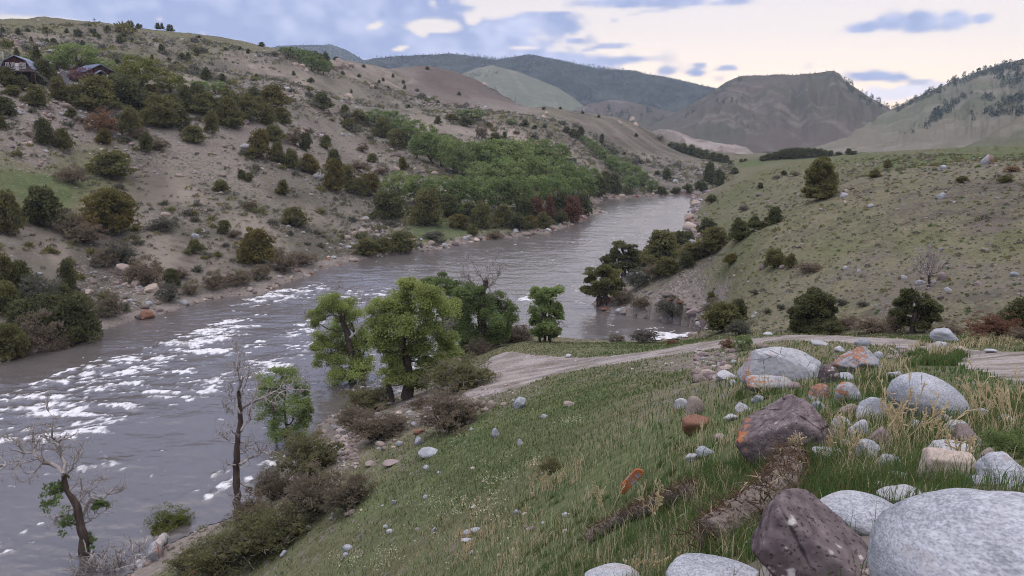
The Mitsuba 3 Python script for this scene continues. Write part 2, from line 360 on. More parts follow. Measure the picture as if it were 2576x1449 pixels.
scene['leaf'] = {'type': 'principledthin', 'base_color': mikit.proc(leaf_fn), 'roughness': 0.75, 'diff_trans': 1.0, 'spec_trans': 0.0, 'eta': 1.25}
BARK = [(0.085, 0.066, 0.056), (0.33, 0.30, 0.285), (0.16, 0.135, 0.12), (0.22, 0.185, 0.15)]  # 0 dark bark, 1 bleached wood, 2 grey-brown bark, 3 weathered log


def bark_fn(p, n, uv):
    g = mikit.fbm(p.x * 9, p.y * 9, p.z * 1.6, octaves=3)
    return palette(BARK, uv.y) * (0.45 + 1.1 * g) * (0.8 + 0.4 * uv.x)


diffuse('bark', bark_fn)

# rocks: uv.y picks the stone, uv.x the tone of this one
STONE = [(0.36, 0.36, 0.375), (0.27, 0.225, 0.20), (0.115, 0.088, 0.085), (0.215, 0.120, 0.085), (0.40, 0.335, 0.285), (0.235, 0.19, 0.185)]  # 0 granite, 1 tan-pink, 2 dark lava, 3 rusty, 4 pale tan, 5 purplish


def stone_fn(p, n, uv):
    f1 = mikit.fbm(p.x * 3, p.y * 3, p.z * 3, octaves=3)
    f2 = mikit.noise(p.x * 55, p.y * 55, p.z * 55)
    return palette(STONE, uv.y) * (0.62 + 0.5 * uv.x) * (0.62 + 0.76 * (0.55 * f1 + 0.45 * f2))


diffuse('stone', stone_fn)


def granite_fn(p, n, uv):
    """Pale grey granite: fine dark and light grains in faint bands, a few rusty stains."""
    a = mikit.fbm(p.x * 120, p.y * 120, p.z * 210, octaves=3)
    b = mikit.noise(p.x * 40, p.y * 40, p.z * 80)
    w = mikit.fbm(p.x * 3.5, p.y * 3.5, p.z * 7, octaves=4)
    c = mikit.mix((0.195, 0.208, 0.235), (0.365, 0.375, 0.400), mikit.smoothstep(0.30, 0.68, a * 0.7 + w * 0.3))
    c = c * (0.80 + 0.36 * b) * (0.86 + 0.28 * w)
    return mikit.mix(c, (0.25, 0.17, 0.12), mikit.smoothstep(0.68, 0.76, w) * 0.35) * (0.85 + 0.3 * uv.x)


diffuse('granite', granite_fn)


def lichen_fn(p, n, uv):
    """Pale boulder with orange lichen in patches; uv.x is where the lichen sits."""
    w = mikit.fbm(p.x * 2.6, p.y * 2.6, p.z * 2.6, octaves=4)
    b = mikit.fbm(p.x * 16, p.y * 16, p.z * 16, octaves=3)
    c = mikit.mix((0.21, 0.22, 0.245), (0.38, 0.385, 0.40), mikit.smoothstep(0.3, 0.65, b * 0.5 + w * 0.5))
    k1, k2, kr = mikit.voronoi(p.x * 1.9 + p.z * 1.1, p.z * 2.1 + p.y * 0.8)
    c = c * (1 - 0.62 * mikit.smoothstep(0.045, 0.008, k2 - k1 + (b - 0.5) * 0.05) * mikit.smoothstep(0.44, 0.56, w))
    c = mikit.mix(c, mikit.mix((0.20, 0.080, 0.045), (0.40, 0.150, 0.060), b), mikit.smoothstep(0.82, 0.95, uv.x) * mikit.smoothstep(0.34, 0.48, b * 0.5 + w * 0.5))
    return mikit.mix(c, mikit.mix((0.10, 0.070, 0.052), (0.33, 0.135, 0.065), mikit.smoothstep(0.35, 0.7, b)), mikit.smoothstep(0.42, 0.66, uv.x + (w - 0.5) * 1.2 + (b - 0.5) * 1.3) * 0.85 * mikit.smoothstep(0.97, 0.85, uv.x))


diffuse('lichen_stone', lichen_fn)


def basalt_fn(p, n, uv):
    """Dark purple-brown lava, pitted, with pale and orange lichen where uv.x and uv.y say."""
    w = mikit.fbm(p.x * 3, p.y * 3, p.z * 3, octaves=4)
    b = mikit.fbm(p.x * 22, p.y * 22, p.z * 22, octaves=3)
    c = mikit.mix((0.078, 0.064, 0.064), (0.165, 0.140, 0.138), mikit.smoothstep(0.3, 0.7, w * 0.6 + b * 0.4))
    pit = mikit.fbm(p.x * 75, p.y * 75, p.z * 75, octaves=3)
    c = c * mikit.mix((0.40, 0.38, 0.38), (1.08, 1.05, 1.08), mikit.smoothstep(0.26, 0.42, pit)) * (0.72 + 0.56 * b)
    k1, k2, kr = mikit.voronoi(p.x * 1.9 + p.z * 1.1, p.z * 2.1 + p.y * 0.8)
    c = c * (1 - 0.62 * mikit.smoothstep(0.045, 0.008, k2 - k1 + (b - 0.5) * 0.05) * mikit.smoothstep(0.44, 0.56, w))
    c = mikit.mix(c, (0.33, 0.125, 0.045), mikit.smoothstep(0.45, 0.62, uv.x + (w - 0.5) * 0.9 + (b - 0.5) * 0.8) * 0.8)
    return mikit.mix(c, (0.52, 0.50, 0.47), mikit.smoothstep(0.46, 0.72, uv.y + (w - 0.5) * 1.0 + (b - 0.5) * 1.9) * 0.8)


diffuse('basalt', basalt_fn)
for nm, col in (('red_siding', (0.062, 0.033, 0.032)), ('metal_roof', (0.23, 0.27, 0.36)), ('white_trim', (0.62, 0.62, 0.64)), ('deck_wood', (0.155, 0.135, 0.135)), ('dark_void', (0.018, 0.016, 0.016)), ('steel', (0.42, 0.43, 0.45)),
                ('dark_wood', (0.075, 0.055, 0.045)), ('grey_boards', (0.22, 0.225, 0.25))):
    scene[nm] = {'type': 'twosided', 'bsdf': {'type': 'diffuse', 'reflectance': mikit.proc(lambda p, n, uv, c=col: mi.Color3f(c) * (0.75 + 0.5 * mikit.fbm(p.x * 2.2, p.y * 2.2, p.z * 5, octaves=3)))}}
scene['window_glass'] = {'type': 'principled', 'base_color': {'type': 'rgb', 'value': [0.05, 0.055, 0.065]}, 'roughness': 0.08, 'specular': 0.6}

# ---------------------------------------------------------------- ground cover: (column, row, grass, stones), surveyed on the sheet and spread from there
COVER = [(960, 188, .0, -1), (978, 208, .0, -.9), (945, 178, .0, -.6), (1060, 310, .02, -.9), (1095, 322, .02, -.9), (1075, 335, .02, -.7), (1235, 320, .0, -1), (1275, 332, .0, -1), (1330, 348, .0, -.8), (1290, 360, .0, -.6), (1380, 375, .02, -.6), (560, 186, .05, -.7), (640, 168, .05, -.9), (690, 188, .02, -.9), (735, 200, .02, -.7), (600, 150, .1, -.5), (250, 103, .1, -.6), (330, 106, .1, -.6), (400, 112, .1, -.5), (120, 108, .1, -.5), (470, 205, .1, -.5), (1640, 392, .0, -.6), (1560, 345, .02, -.5), (480, 480, .02, -.6), (640, 590, .0, -.7), (300, 545, .0, -.6), (760, 545, .02, -.5), (440, 640, .0, -.5), (130, 640, .0, -.6), (560, 650, .0, -.5),
         (130, 468, 1.0, .1), (60, 475, .9, .1), (235, 395, .75, .2), (200, 440, .7, .2), (300, 130, .62, .2), (400, 165, .62, .2), (150, 140, .6, .3), (500, 130, .55, .3), (100, 78, .62, .2), (600, 118, .5, .3), (450, 85, .64, .2), (300, 75, .6, .3), (350, 150, .6, .2), (550, 105, .55, .2), (50, 150, .5, .4),
         (60, 100, .3, .8), (250, 105, .15, .9), (330, 108, .15, .9), (420, 110, .4, .5), (620, 165, .05, .7), (700, 195, .0, .7), (560, 180, .15, .8), (650, 140, .12, .8), (520, 220, .25, .8), (620, 215, .2, .8), (740, 230, .2, .5), (820, 260, .25, .5),
         (100, 280, .1, 1.0), (250, 250, .1, .95), (40, 330, .12, .9), (200, 330, .15, .8), (330, 300, .3, .6), (100, 400, .15, .7), (350, 400, .12, .6), (450, 340, .15, .85), (600, 330, .15, .85), (700, 330, .15, .8), (500, 450, .08, .5), (700, 450, .1, .45), (850, 400, .15, .6),
         (300, 560, .05, .3), (500, 560, .04, .3), (640, 600, .05, .25), (100, 640, .05, .5), (250, 700, .1, .6), (350, 740, .3, .7), (750, 570, .05, .3), (900, 560, .15, .6), (950, 450, .15, .7), (1080, 577, 1.0, .2), (1000, 590, .3, .7),
         (950, 185, .0, .1), (960, 230, .05, .3), (1000, 185, .0, 0.2), (1080, 190, .05, 1.95), (1060, 200, .05, 1.9), (1100, 207, .05, 1.95), (1135, 225, .05, 1.9), (1165, 238, .08, 1.8), (1050, 218, .05, 1.7), (975, 200, .0, .0), (1130, 195, .05, 1.9), (1150, 215, .08, 1.7), (1110, 240, .08, 1.55), (1200, 250, .12, 1.2), (1030, 180, .05, 1.3), (1250, 275, .12, 1.0), (900, 210, .25, .4), (880, 265, .2, .5), (1000, 280, .2, .5), (1100, 330, .05, .6), (1060, 310, .02, .5),
         (1240, 320, .0, .2), (1330, 340, .0, .3), (1260, 302, .5, .1), (1350, 312, .55, .1), (1400, 290, .35, .4), (1500, 300, .3, .5), (1450, 330, .05, .4), (1550, 350, .06, .4), (1650, 390, .08, .4), (1600, 420, .05, .4), (1400, 400, .05, .4), (1720, 430, .1, .5),
         (1850, 520, .66, .2), (1900, 460, .70, .1), (1800, 480, .5, .3), (1980, 420, .72, .1), (2300, 398, .78, 0), (2500, 400, .78, 0), (2100, 402, .75, 0), (1900, 410, .75, .1), (2050, 390, .9, 0), (2500, 388, .9, 0), (1800, 398, .5, .2),
         (1850, 640, 0.80, 0.07), (2000, 560, 0.54, 0.10), (2050, 480, 0.42, 0.17), (2200, 450, 0.38, 0.20), (2400, 440, 0.33, 0.20), (2550, 470, 0.32, 0.17), (2300, 530, 0.38, 0.15), (2500, 560, 0.39, 0.13), (2100, 620, 0.75, 0.07), (2300, 610, 0.85, 0.04), (2520, 610, 0.83, 0.04), (2000, 700, 0.42, 0.20), (2150, 680, 0.42, 0.23), (2350, 690, 0.46, 0.23), (2500, 700, 0.42, 0.17),
         (1900, 760, 0.49, 0.10), (2100, 790, 0.60, 0.07), (2250, 770, 0.46, 0.10), (2450, 790, 0.53, 0.07), (1700, 780, .2, .8), (1640, 720, .35, .5), (1560, 760, .1, .9),
         (1300, 870, .75, .1), (1400, 880, .8, .1), (1500, 873, .85, .1), (1640, 870, .8, .1), (1250, 900, .5, .2), (1800, 870, .45, .4), (1960, 880, .6, .2), (2200, 880, .7, .2), (2450, 870, .8, .1), (2576, 860, .8, .1), (1760, 910, .3, .6), (1800, 960, .5, .3),
         (1300, 1150, .95, .0), (1150, 1100, .95, .1), (1000, 1250, .85, .1), (1500, 1000, .95, .0), (1400, 1060, .8, .0), (1620, 960, .7, .1), (1600, 1200, .8, .0), (1300, 1300, .9, .0), (1100, 1400, .85, .1), (900, 1350, .8, .1), (1500, 1400, .75, .1), (700, 1400, .7, .2), (2300, 1100, .75, .1), (2500, 1300, .5, .3), (2150, 1420, .3, .9), (1900, 1300, .6, .1),
         (850, 1130, .1, 1.0), (1050, 1050, .3, .6), (980, 1150, .7, .2), (1100, 1000, .15, .9)]
cx = []
for a, b, g, s in COVER:
    p, r = hit(a, b)
    cx.append((math.atan2(p[0], p[1]) * 2.2, math.log(r), g, s))
cx = np.array(cx)
dd, ii = cKDTree(cx[:, :2]).query(np.stack([np.clip(GT, -.8, .8) * 2.2 + 0.08 * (meshkit.fbm(np.stack([GX * .05, GY * .05, GX * 0], -1), 3, 4) - .5), GL], -1).reshape(-1, 2), k=6)
wt = 1 / (dd + 0.02) ** 3.4
wt /= wt.sum(1, keepdims=True)
GREEN = (wt * cx[ii, 2]).sum(1).reshape(GT.shape)
STONY = (wt * cx[ii, 3]).sum(1).reshape(GT.shape)
near_water = np.clip(1 - GD / (2.2 + 2.2 * (meshkit.fbm(np.stack([GX * .12, GY * .12, GX * 0], -1), 3, 6))), 0, 1) ** 0.6
near_water = np.where(GR < 480, near_water, 0)
GREEN = GREEN * (1 - near_water)
STONY = np.where(near_water > 0, np.maximum(STONY, np.minimum(1, near_water * 1.5)), STONY)

# ---------------------------------------------------------------- the gravel road, as an outline on the ground
ROAD = [(1066, 1014), (1112, 984), (1168, 953), (1208, 922), (1236, 897), (1280, 885), (1330, 892), (1390, 896), (1450, 899), (1560, 893), (1650, 881), (1717, 868), (1770, 860), (1860, 856), (1960, 847), (2000, 843), (2100, 844), (2200, 849), (2300, 856), (2380, 866), (2470, 882), (2576, 886), (2800, 890),
        (2800, 1000), (2576, 972), (2520, 952), (2450, 930), (2400, 912), (2330, 895), (2290, 880), (2250, 869), (2100, 861), (1990, 855), (1900, 868), (1760, 881), (1700, 891), (1640, 901), (1550, 916), (1450, 931), (1380, 946), (1300, 976), (1240, 992), (1180, 1004), (1120, 1012)]
road = shapely.Polygon([hit(*p)[0][:2] for p in ROAD]).buffer(0)


def faces_where(mask):
    """The sheet's triangles whose cell is in the mask, as one mesh with its own vertices, their normals and ground cover."""
    i, j = np.nonzero(mask)
    m = len(LR)
    a = i * m + j
    q = np.stack([a, a + m, a + m + 1, a + 1], -1)
    f = np.vstack([q[:, [0, 2, 1]], q[:, [0, 3, 2]]])
    used, inv = np.unique(f, return_inverse=True)
    inv = inv.reshape(f.shape)
    V = np.stack([GX, GY, GZ], -1).reshape(-1, 3)[used]
    return V, inv, GN.reshape(-1, 3)[used], np.stack([GREEN, STONY], -1).reshape(-1, 2)[used]


# normals of the whole sheet, so that its parts meet without a seam
e1 = np.gradient(np.stack([GX, GY, GZ], -1), axis=0)
e2 = np.gradient(np.stack([GX, GY, GZ], -1), axis=1)
GN = np.cross(e2, e1)
GN /= np.linalg.norm(GN, axis=-1, keepdims=True) + 1e-12
GN *= np.sign(GN[..., 2:3])
cxm, cym = [(A[:-1, :-1] + A[1:, 1:]) / 2 for A in (GX, GY)]
crm, ctm = np.hypot(cxm, cym), (GT[:-1, :-1] + GT[1:, 1:]) / 2
c_in = shapely.contains_xy(river.buffer(-1.2), cxm, cym)
jit = 0.5 * fbm2(cxm, cym, 0.7, 3, 31)
c_road = shapely.contains_xy(road, cxm + 1.3 * jit, cym + 1.3 * fbm2(cxm, cym, 0.7, 3, 32)) & (crm < 110)
c_left = left_of_river(cxm, cym)
edge = np.array([(math.atan2(p[0], p[1]), r) for p, r in (hit(a, b) for a, b in ((1776, 852), (1850, 842), (1950, 838), (2100, 836), (2300, 836), (2450, 834), (2576, 832)))])
c_terr = ~c_left & (ctm > azim(1480)) & (crm > np.interp(ctm, edge[:, 0], edge[:, 1])) & ~((ctm < azim(1770)) & (crm < 100) & (cym < 92))
parts = {'riverbed': c_in, 'gravel_road': c_road & ~c_in, 'valley': (crm > 760) & ~c_in & ~c_road}
done = parts['riverbed'] | parts['gravel_road'] | parts['valley']
parts['hillside'] = c_left & ~done
parts['terrace'] = c_terr & ~done & ~parts['hillside']
parts['ground'] = ~done & ~parts['hillside'] & ~parts['terrace']
for k, m in parts.items():
    V, F, N, UV = faces_where(m)
    path = meshkit.write_ply((V, F), False, UV, None, normals=N)
    scene[k] = {'type': 'ply', 'filename': path, 'face_normals': False, 'bsdf': {'type': 'ref', 'id': 'gravel' if k == 'gravel_road' else 'soil'}}
STRUCT = {'riverbed': 'muddy bed under the river water', 'gravel_road': 'pale grey gravel road curving between river bank and grass slope', 'valley': 'flat green valley floor below the far mountains', 'hillside': 'dry tan hillside across the river dotted with sagebrush and stones',
          'terrace': 'brownish green terrace slope on the right bank of the river', 'ground': 'grassy slope falling from the boulders down to the river'}
for k, v in STRUCT.items():
    labels[k] = {'label': v, 'category': 'terrain' if k != 'gravel_road' else 'road', 'kind': 'structure'}

# ---------------------------------------------------------------- the river's water: waves and white water along the current
CL = densify(np.array([water_pt(*p) for p in ((-1400, 1800), (-900, 1580), (-420, 1350), (-150, 1260), (100, 1140), (350, 1020), (600, 905), (850, 800), (1100, 705), (1350, 628), (1540, 562), (1610, 530), (1650, 505), (1690, 492))]), 0.5)
cl_tree = cKDTree(CL)
cl_tan = np.gradient(gaussian_filter(CL, (20, 0)), axis=0)
cl_tan /= np.linalg.norm(cl_tan, axis=1, keepdims=True)


def flow(x, y):
    q = np.stack([x, y], -1).reshape(-1, 2)
    i = cl_tree.query(q)[1]
    i = np.clip(i, 0, len(CL) - 1)
    v = q - CL[i]
    t = cl_tan[i]
    s = i * 0.5 + (v * t).sum(1)
    n = t[:, 0] * v[:, 1] - t[:, 1] * v[:, 0]
    return s.reshape(x.shape), n.reshape(x.shape)


wth = np.concatenate([np.linspace(azim(-1500), azim(-330), 90)[:-1], np.linspace(azim(-330), azim(1815), 800)])
wlr = np.linspace(math.log(26), math.log(385), 590)
WT, WL = np.meshgrid(wth, wlr, indexing='ij')
WX, WY = np.exp(WL) * np.sin(WT), np.exp(WL) * np.cos(WT)
keep = shapely.contains_xy(river.buffer(2.0), WX, WY)
S_, N_ = flow(WX, WY)
# where the river breaks: (column, row, length along the current, width across it, strength)
FOAM = [(490, 860, 9, 4, 1.25), (470, 890, 6, 3, 1.0), (420, 905, 9, 4, .8), (560, 825, 9, 3, .75), (340, 905, 9, 4, .65), (240, 930, 7, 3, 1.0), (330, 960, 12, 5, .75), (450, 985, 9, 4, .75), (200, 985, 9, 4, .75), (100, 1000, 9, 4, .7), (20, 1030, 7, 3, .95), (140, 1040, 8, 4, .7), (280, 1040, 7, 4, .6), (60, 1080, 9, 3, .8), (180, 1070, 6, 3, .65), (15, 1110, 4, 2, .9),
        (360, 1010, 6, 3, .8), (560, 960, 6, 4, .6), (640, 930, 8, 5, .5), (730, 890, 7, 4, .5), (600, 880, 6, 3, .5), (700, 745, 8, 3, 1.1), (760, 735, 6, 3, 1.05), (830, 742, 6, 3, .6), (900, 745, 7, 3, .95), (950, 750, 6, 3, .6), (1000, 900, 8, 4, .7), (1060, 915, 6, 3, .8), (940, 950, 5, 3, .6), (760, 830, 8, 3, .42),
        (1330, 748, 5, 1.2, .8), (1400, 738, 4, 1.0, .4), (1700, 850, 5, 3, .85), (1740, 850, 3, 2, .8), (1600, 800, 4, .8, .45), (540, 1200, 2.5, .6, .6), (560, 1225, 2.2, .5, .55), (670, 1180, 2.5, 1, .8), (100, 1260, 14, 6, .16), (300, 1150, 10, 5, .22), (60, 1340, 3, .7, .5), (40, 1380, 2, .5, .4), (160, 1110, 4, 1, .5), (800, 800, 8, 4, .35), (1640, 845, 6, 2, .5)]
full_shape, S_, N_, rr = WX.shape, S_[keep], N_[keep], np.exp(WL)[keep]
dens = np.zeros(S_.shape)
for px, py, ls, ln, a in FOAM:
    c = water_pt(px, py)
    s0, n0 = flow(c[:1], c[1:])
    dens = np.maximum(dens, a * np.exp(-((S_ - s0) / ls) ** 2 - ((N_ - n0) / ln) ** 2))
w1 = fbm2(S_, N_, 0.10, 3, 41) * 5
w2 = fbm2(S_, N_, 0.12, 3, 42) * 5
A_, B_ = S_ + w1 + 0.25 * N_, N_ + w2
v = 0.50 * ridged(A_ * 0.9, B_ * 0.42, 0.42, 4, 43) + 0.32 * ridged(A_ * 0.9, B_ * 0.5, 1.05, 3, 44) + 0.55 * meshkit.fbm(np.stack([A_ * 1.1, B_ * .6, A_ * 0], -1), 4, 45)
rank = np.interp(v, np.quantile(v, np.linspace(0, 1, 200)), np.linspace(0, 1, 200))
cov = np.clip(dens * 0.80, 0.02, 0.92)
foam = np.clip((rank - (1 - cov)) / np.maximum(cov, .30), 0, 1) ** 1.15 * sstep(0.03, 0.25, dens)
foam = np.maximum(foam, 0.45 * sstep(0.985, 1.0, rank))
thin = ridged(A_ * 0.8 + .3 * B_, B_ * 0.30, 0.9, 3, 47)
foam = np.maximum(foam, 0.55 * sstep(0.80, 0.92, thin) * sstep(0.05, 0.5, dens))
rough = np.clip(0.35 + dens * 0.9, 0, 1.2)
h = 0.19 * fbm2(A_, B_ * 0.42, 0.42, 4, 51) + 0.08 * fbm2(S_, N_ * .6, 1.7, 3, 52) + 0.26 * rough * fbm2(A_, B_ * 0.45, 0.26, 4, 53) + 0.12 * (ridged(A_, B_ * 0.45, 0.40, 3, 54) - .6) * rough + 0.16 * foam * np.clip(dens, 0, 1) + 0.02 * fbm2(S_, N_, 5.5, 2, 56)
h = h * 1.2 * (1 + 0.8 * sstep(80, 190, rr))
def spread(q):
    out = np.zeros(full_shape)
    out[keep] = q
    return out


turb = spread(np.clip(0.5 + 0.9 * fbm2(S_ * 0.3, N_, 0.07, 3, 55), 0, 1))
WZ = spread(h * sstep(0, 1.5, bank_tree.query(np.stack([WX[keep], WY[keep]], -1))[0] + 0.4))
foam = spread(foam)
m = len(wlr)
i, j = np.nonzero(keep[:-1, :-1] & keep[1:, 1:] & keep[1:, :-1] & keep[:-1, 1:])
a = i * m + j
q = np.stack([a, a + 1, a + m + 1, a + m], -1)
f = np.vstack([q[:, [0, 1, 2]], q[:, [0, 2, 3]]])
used, inv = np.unique(f, return_inverse=True)
V = np.stack([WX, WY, WZ], -1).reshape(-1, 3)[used]
scene['river_water'] = mikit.ply((V, inv.reshape(f.shape)), 'water', smooth=True, uv=np.stack([foam, turb], -1).reshape(-1, 2)[used])
scene['water'] = {'type': 'twosided', 'bsdf': {'type': 'blendbsdf', 'weight': mikit.proc(lambda p, n, uv: mikit.smoothstep(0.12, 0.95, uv.x + (mikit.fbm(p.x * 2.6, p.y * 1.5, 0.0, octaves=4) - 0.5) * 1.5 * mikit.smoothstep(0.0, 0.30, uv.x))),
    'a': {'type': 'bumpmap', 'arbitrary': mikit.proc(lambda p, n, uv: 0.045 * mikit.fbm(p.x * 0.8 + p.y * 0.3, p.y * 1.7, 0.0, octaves=3), eps=0.03), 'scale': 1.0, 'bsdf': {'type': 'principled', 'base_color': mikit.proc(lambda p, n, uv: mikit.mix((0.060, 0.052, 0.049), (0.092, 0.082, 0.079), uv.y)), 'roughness': 0.19, 'specular': 1.0}},
    'b': {'type': 'diffuse', 'reflectance': {'type': 'rgb', 'value': [0.62, 0.62, 0.64]}}}}
labels['river_water'] = {'label': 'wide brown river with white rapids reflecting the dusk sky', 'category': 'river', 'kind': 'structure'}

# ---------------------------------------------------------------- the far mountains: each a ridge with a front and a back slope
def px_of(v):
    x, y, z = v[..., 0], v[..., 1], v[..., 2] - EYE
    fw = y * CP - z * SP
    return W0 / 2 + F0 * x / fw, H0 / 2 - F0 * (y * SP + z * CP) / fw


RIDGE = {}


def ridge(name, sky_line, crest, foot, foot_z, label, cat, bsdf, nx=260, ns=90, power=1.0, rough=1.0, seed=0, spur=1.0, gully=1.0):
    """A mountain whose crest, seen from the river, follows sky_line [(column, row)] at distance crest (a number or [(column, distance)]); its foot lies at distance foot, height foot_z."""
    sl = np.array(sky_line, float)
    pxs = np.linspace(sl[0, 0], sl[-1, 0], nx)
    pys = np.interp(pxs, sl[:, 0], sl[:, 1])
    pys = pys + (meshkit.fbm(np.stack([pxs * 0.03, pxs * 0, pxs * 0 + seed], -1), 4, seed) - .5) * 7 * rough
    Dc = np.interp(pxs, *zip(*crest)) if isinstance(crest, list) else np.full(nx, float(crest))
    Df = np.interp(pxs, *zip(*foot)) if isinstance(foot, list) else np.full(nx, float(foot))
    th, t = ray(pxs, pys)
    zc = EYE + Dc * t
    s = np.concatenate([np.linspace(0, 1, ns), 1 + np.linspace(0, 1, 26)[1:]])
    PX, S = np.meshgrid(np.arange(nx), s, indexing='ij')
    dc, df, z1 = Dc[PX], Df[PX], zc[PX]
    R = np.where(S <= 1, df + (dc - df) * S, dc + (S - 1) * (dc - df) * 0.9)
    up = np.where(S <= 1, S, np.maximum(2 - S, 0))
    X, Y = R * np.sin(th[PX]), R * np.cos(th[PX])
    size = (dc - df)
    g = ridged(PX / nx * (pxs[-1] - pxs[0]) * 0.018 * spur + 0.6 * up + seed * 1.7, up * 1.7 + 3, 1.0, 5, seed + 60) - 0.6
    b = meshkit.fbm(np.stack([X / size * 3, Y / size * 3, X * 0 + seed], -1), 5, seed + 70) - 0.5
    Z = foot_z + (z1 - foot_z) * up ** power + (g * 0.27 * gully + b * 0.20 * rough) * (z1 - foot_z) * np.clip(up * (1 - up) * 4, 0, 1) ** 0.8
    Z = np.where(S > 1, foot_z + (z1 - foot_z) * up ** 1.2, Z)
    fine = meshkit.fbm(np.stack([X / size * 22, Y / size * 22, X * 0 + seed], -1), 4, seed + 80) - 0.5
    Z = Z + fine * 0.045 * rough * (z1 - foot_z) * np.clip((1.03 - up) * 6, 0.15, 1)
    V = np.stack([X, Y, Z], -1)
    k = len(s)
    i, j = np.meshgrid(np.arange(nx - 1), np.arange(k - 1), indexing='ij')
    a = (i * k + j).ravel()
    f = np.vstack([np.stack([a, a + 1, a + k + 1], -1), np.stack([a, a + k + 1, a + k], -1)])
    scene[name] = mikit.ply((V.reshape(-1, 3), f), bsdf, smooth=True, uv=np.stack([np.clip(up, 0, 1), (b + g * .5) + .5], -1).reshape(-1, 2))
    labels[name] = {'label': label, 'category': cat, 'kind': 'structure'}
    RIDGE[name] = (V, S)


def slope_fn(bare, grass, rock, amount):
    def fn(p, n, uv):
        b = mikit.fbm(p.x * 0.006, p.y * 0.006, p.z * 0.010, octaves=4)
        m_ = mikit.fbm(p.x * 0.045, p.y * 0.045, p.z * 0.06, octaves=3)
        c = mikit.mix(bare, grass, mikit.smoothstep(0.38, 0.62, b * 0.6 + m_ * 0.2 + uv.y * 0.2))
        return mikit.mix(c, rock, mikit.smoothstep(0.52, 0.68, mikit.fbm((p.x + p.y * 0.3) * 0.03, p.z * 0.012, p.y * 0.004, octaves=4) * 0.7 + m_ * 0.3) * amount) * (0.8 + 0.4 * m_)
    return fn


diffuse('far_forest', lambda p, n, uv: mikit.mix((0.010, 0.014, 0.016), (0.036, 0.042, 0.038), mikit.smoothstep(0.4, 0.68, mikit.fbm(p.x * .02, p.y * .02, p.z * .03, octaves=4))))
diffuse('far_grass', slope_fn((0.135, 0.132, 0.100), (0.115, 0.122, 0.086), (0.22, 0.20, 0.17), 0.25))
diffuse('far_brown', slope_fn((0.090, 0.073, 0.066), (0.070, 0.068, 0.052), (0.19, 0.16, 0.145), 0.38))
diffuse('far_green', slope_fn((0.145, 0.130, 0.100), (0.100, 0.103, 0.070), (0.20, 0.18, 0.16), 0.3))
diffuse('far_cliff', slope_fn((0.165, 0.140, 0.125), (0.120, 0.112, 0.088), (0.30, 0.255, 0.235), 0.75))
ridge('mountain', [(560, 175), (640, 135), (700, 115), (760, 112), (800, 114), (830, 112), (870, 125), (915, 152), (980, 190), (1060, 230)], 4400, 3600, 40, 'distant blue peak behind the left hills', 'mountain', 'far_forest', 140, 60, rough=.5, seed=1)
ridge('mountain_001', [(780, 200), (860, 170), (915, 153), (960, 145), (1040, 138), (1130, 135), (1180, 140), (1250, 150), (1290, 143), (1330, 137), (1400, 150), (1500, 170), (1600, 180), (1700, 200), (1800, 222), (1900, 250), (2000, 290), (2100, 330)], 3200, 2300, 12,
      'long dark forested ridge under the broken clouds', 'mountain', 'far_forest', 300, 80, rough=.8, seed=2, spur=.7)
ridge('hill', [(1020, 300), (1090, 240), (1165, 183), (1200, 170), (1240, 163), (1300, 178), (1350, 198), (1400, 218), (1440, 242), (1480, 275), (1520, 320)], 2600, 1950, 8, 'smooth pale grassy spur in front of the forested ridge', 'hill', 'far_grass', 200, 70, rough=.25, seed=3, gully=.35)
ridge('hill_001', [(1380, 330), (1430, 285), (1480, 260), (1540, 250), (1600, 258), (1660, 272), (1720, 290), (1800, 330)], 2000, 1700, 6, 'low hummocky foothills dotted with pines below the forested ridge', 'hill', 'far_brown', 180, 60, rough=1.0, seed=4)
ridge('mountain_002', [(1500, 372), (1580, 345), (1640, 315), (1720, 272), (1800, 226), (1830, 205), (1860, 193), (1900, 188), (1990, 188), (2050, 184), (2080, 180), (2095, 178), (2112, 184), (2130, 205), (2160, 225), (2200, 250), (2260, 285), (2330, 330), (2400, 372)], 1900, 1300, 5,
      'broad flat-topped brown mountain with a rocky knob on its right end', 'mountain', 'far_brown', 300, 100, power=.92, rough=.7, seed=5)
ridge('mountain_003', [(2040, 376), (2120, 335), (2190, 300), (2250, 272), (2290, 254), (2330, 232), (2400, 202), (2470, 178), (2520, 160), (2576, 150), (2700, 120), (2900, 90)], [(2040, 1300), (2250, 1750), (2576, 1850), (2900, 1800)], [(2040, 1150), (2300, 1050), (2576, 900), (2900, 850)], 5,
      'green mountainside with strips of dark pines on the right', 'mountain', 'far_green', 280, 100, power=.95, rough=.8, seed=6)
ridge('hill_002', [(2330, 388), (2420, 372), (2480, 345), (2530, 315), (2576, 288), (2700, 235), (2900, 180)], [(2330, 640), (2576, 720), (2900, 760)], [(2330, 560), (2576, 560), (2900, 540)], 14, 'brownish lower slope at the right edge', 'hill', 'far_green', 160, 70, rough=.5, seed=7)
ridge('bluff', [(1560, 385), (1620, 335), (1660, 323), (1700, 330), (1740, 345), (1800, 358), (1850, 365), (1880, 372), (1905, 392), (1930, 402)], [(1560, 1150), (1930, 1000)], [(1560, 980), (1930, 930)], 4, 'pale eroded bluff at the foot of the flat-topped mountain', 'cliff', 'far_cliff', 160, 60, rough=1.2, seed=8, spur=3.0, gully=1.6)
ridge('hill_003', [(-60, 90), (10, 66), (50, 57), (90, 54), (140, 58), (200, 66), (260, 76), (330, 90)], 1500, 1150, 60, 'dark distant ridge behind the left hilltop', 'hill', 'far_forest', 100, 40, rough=.4, seed=9)

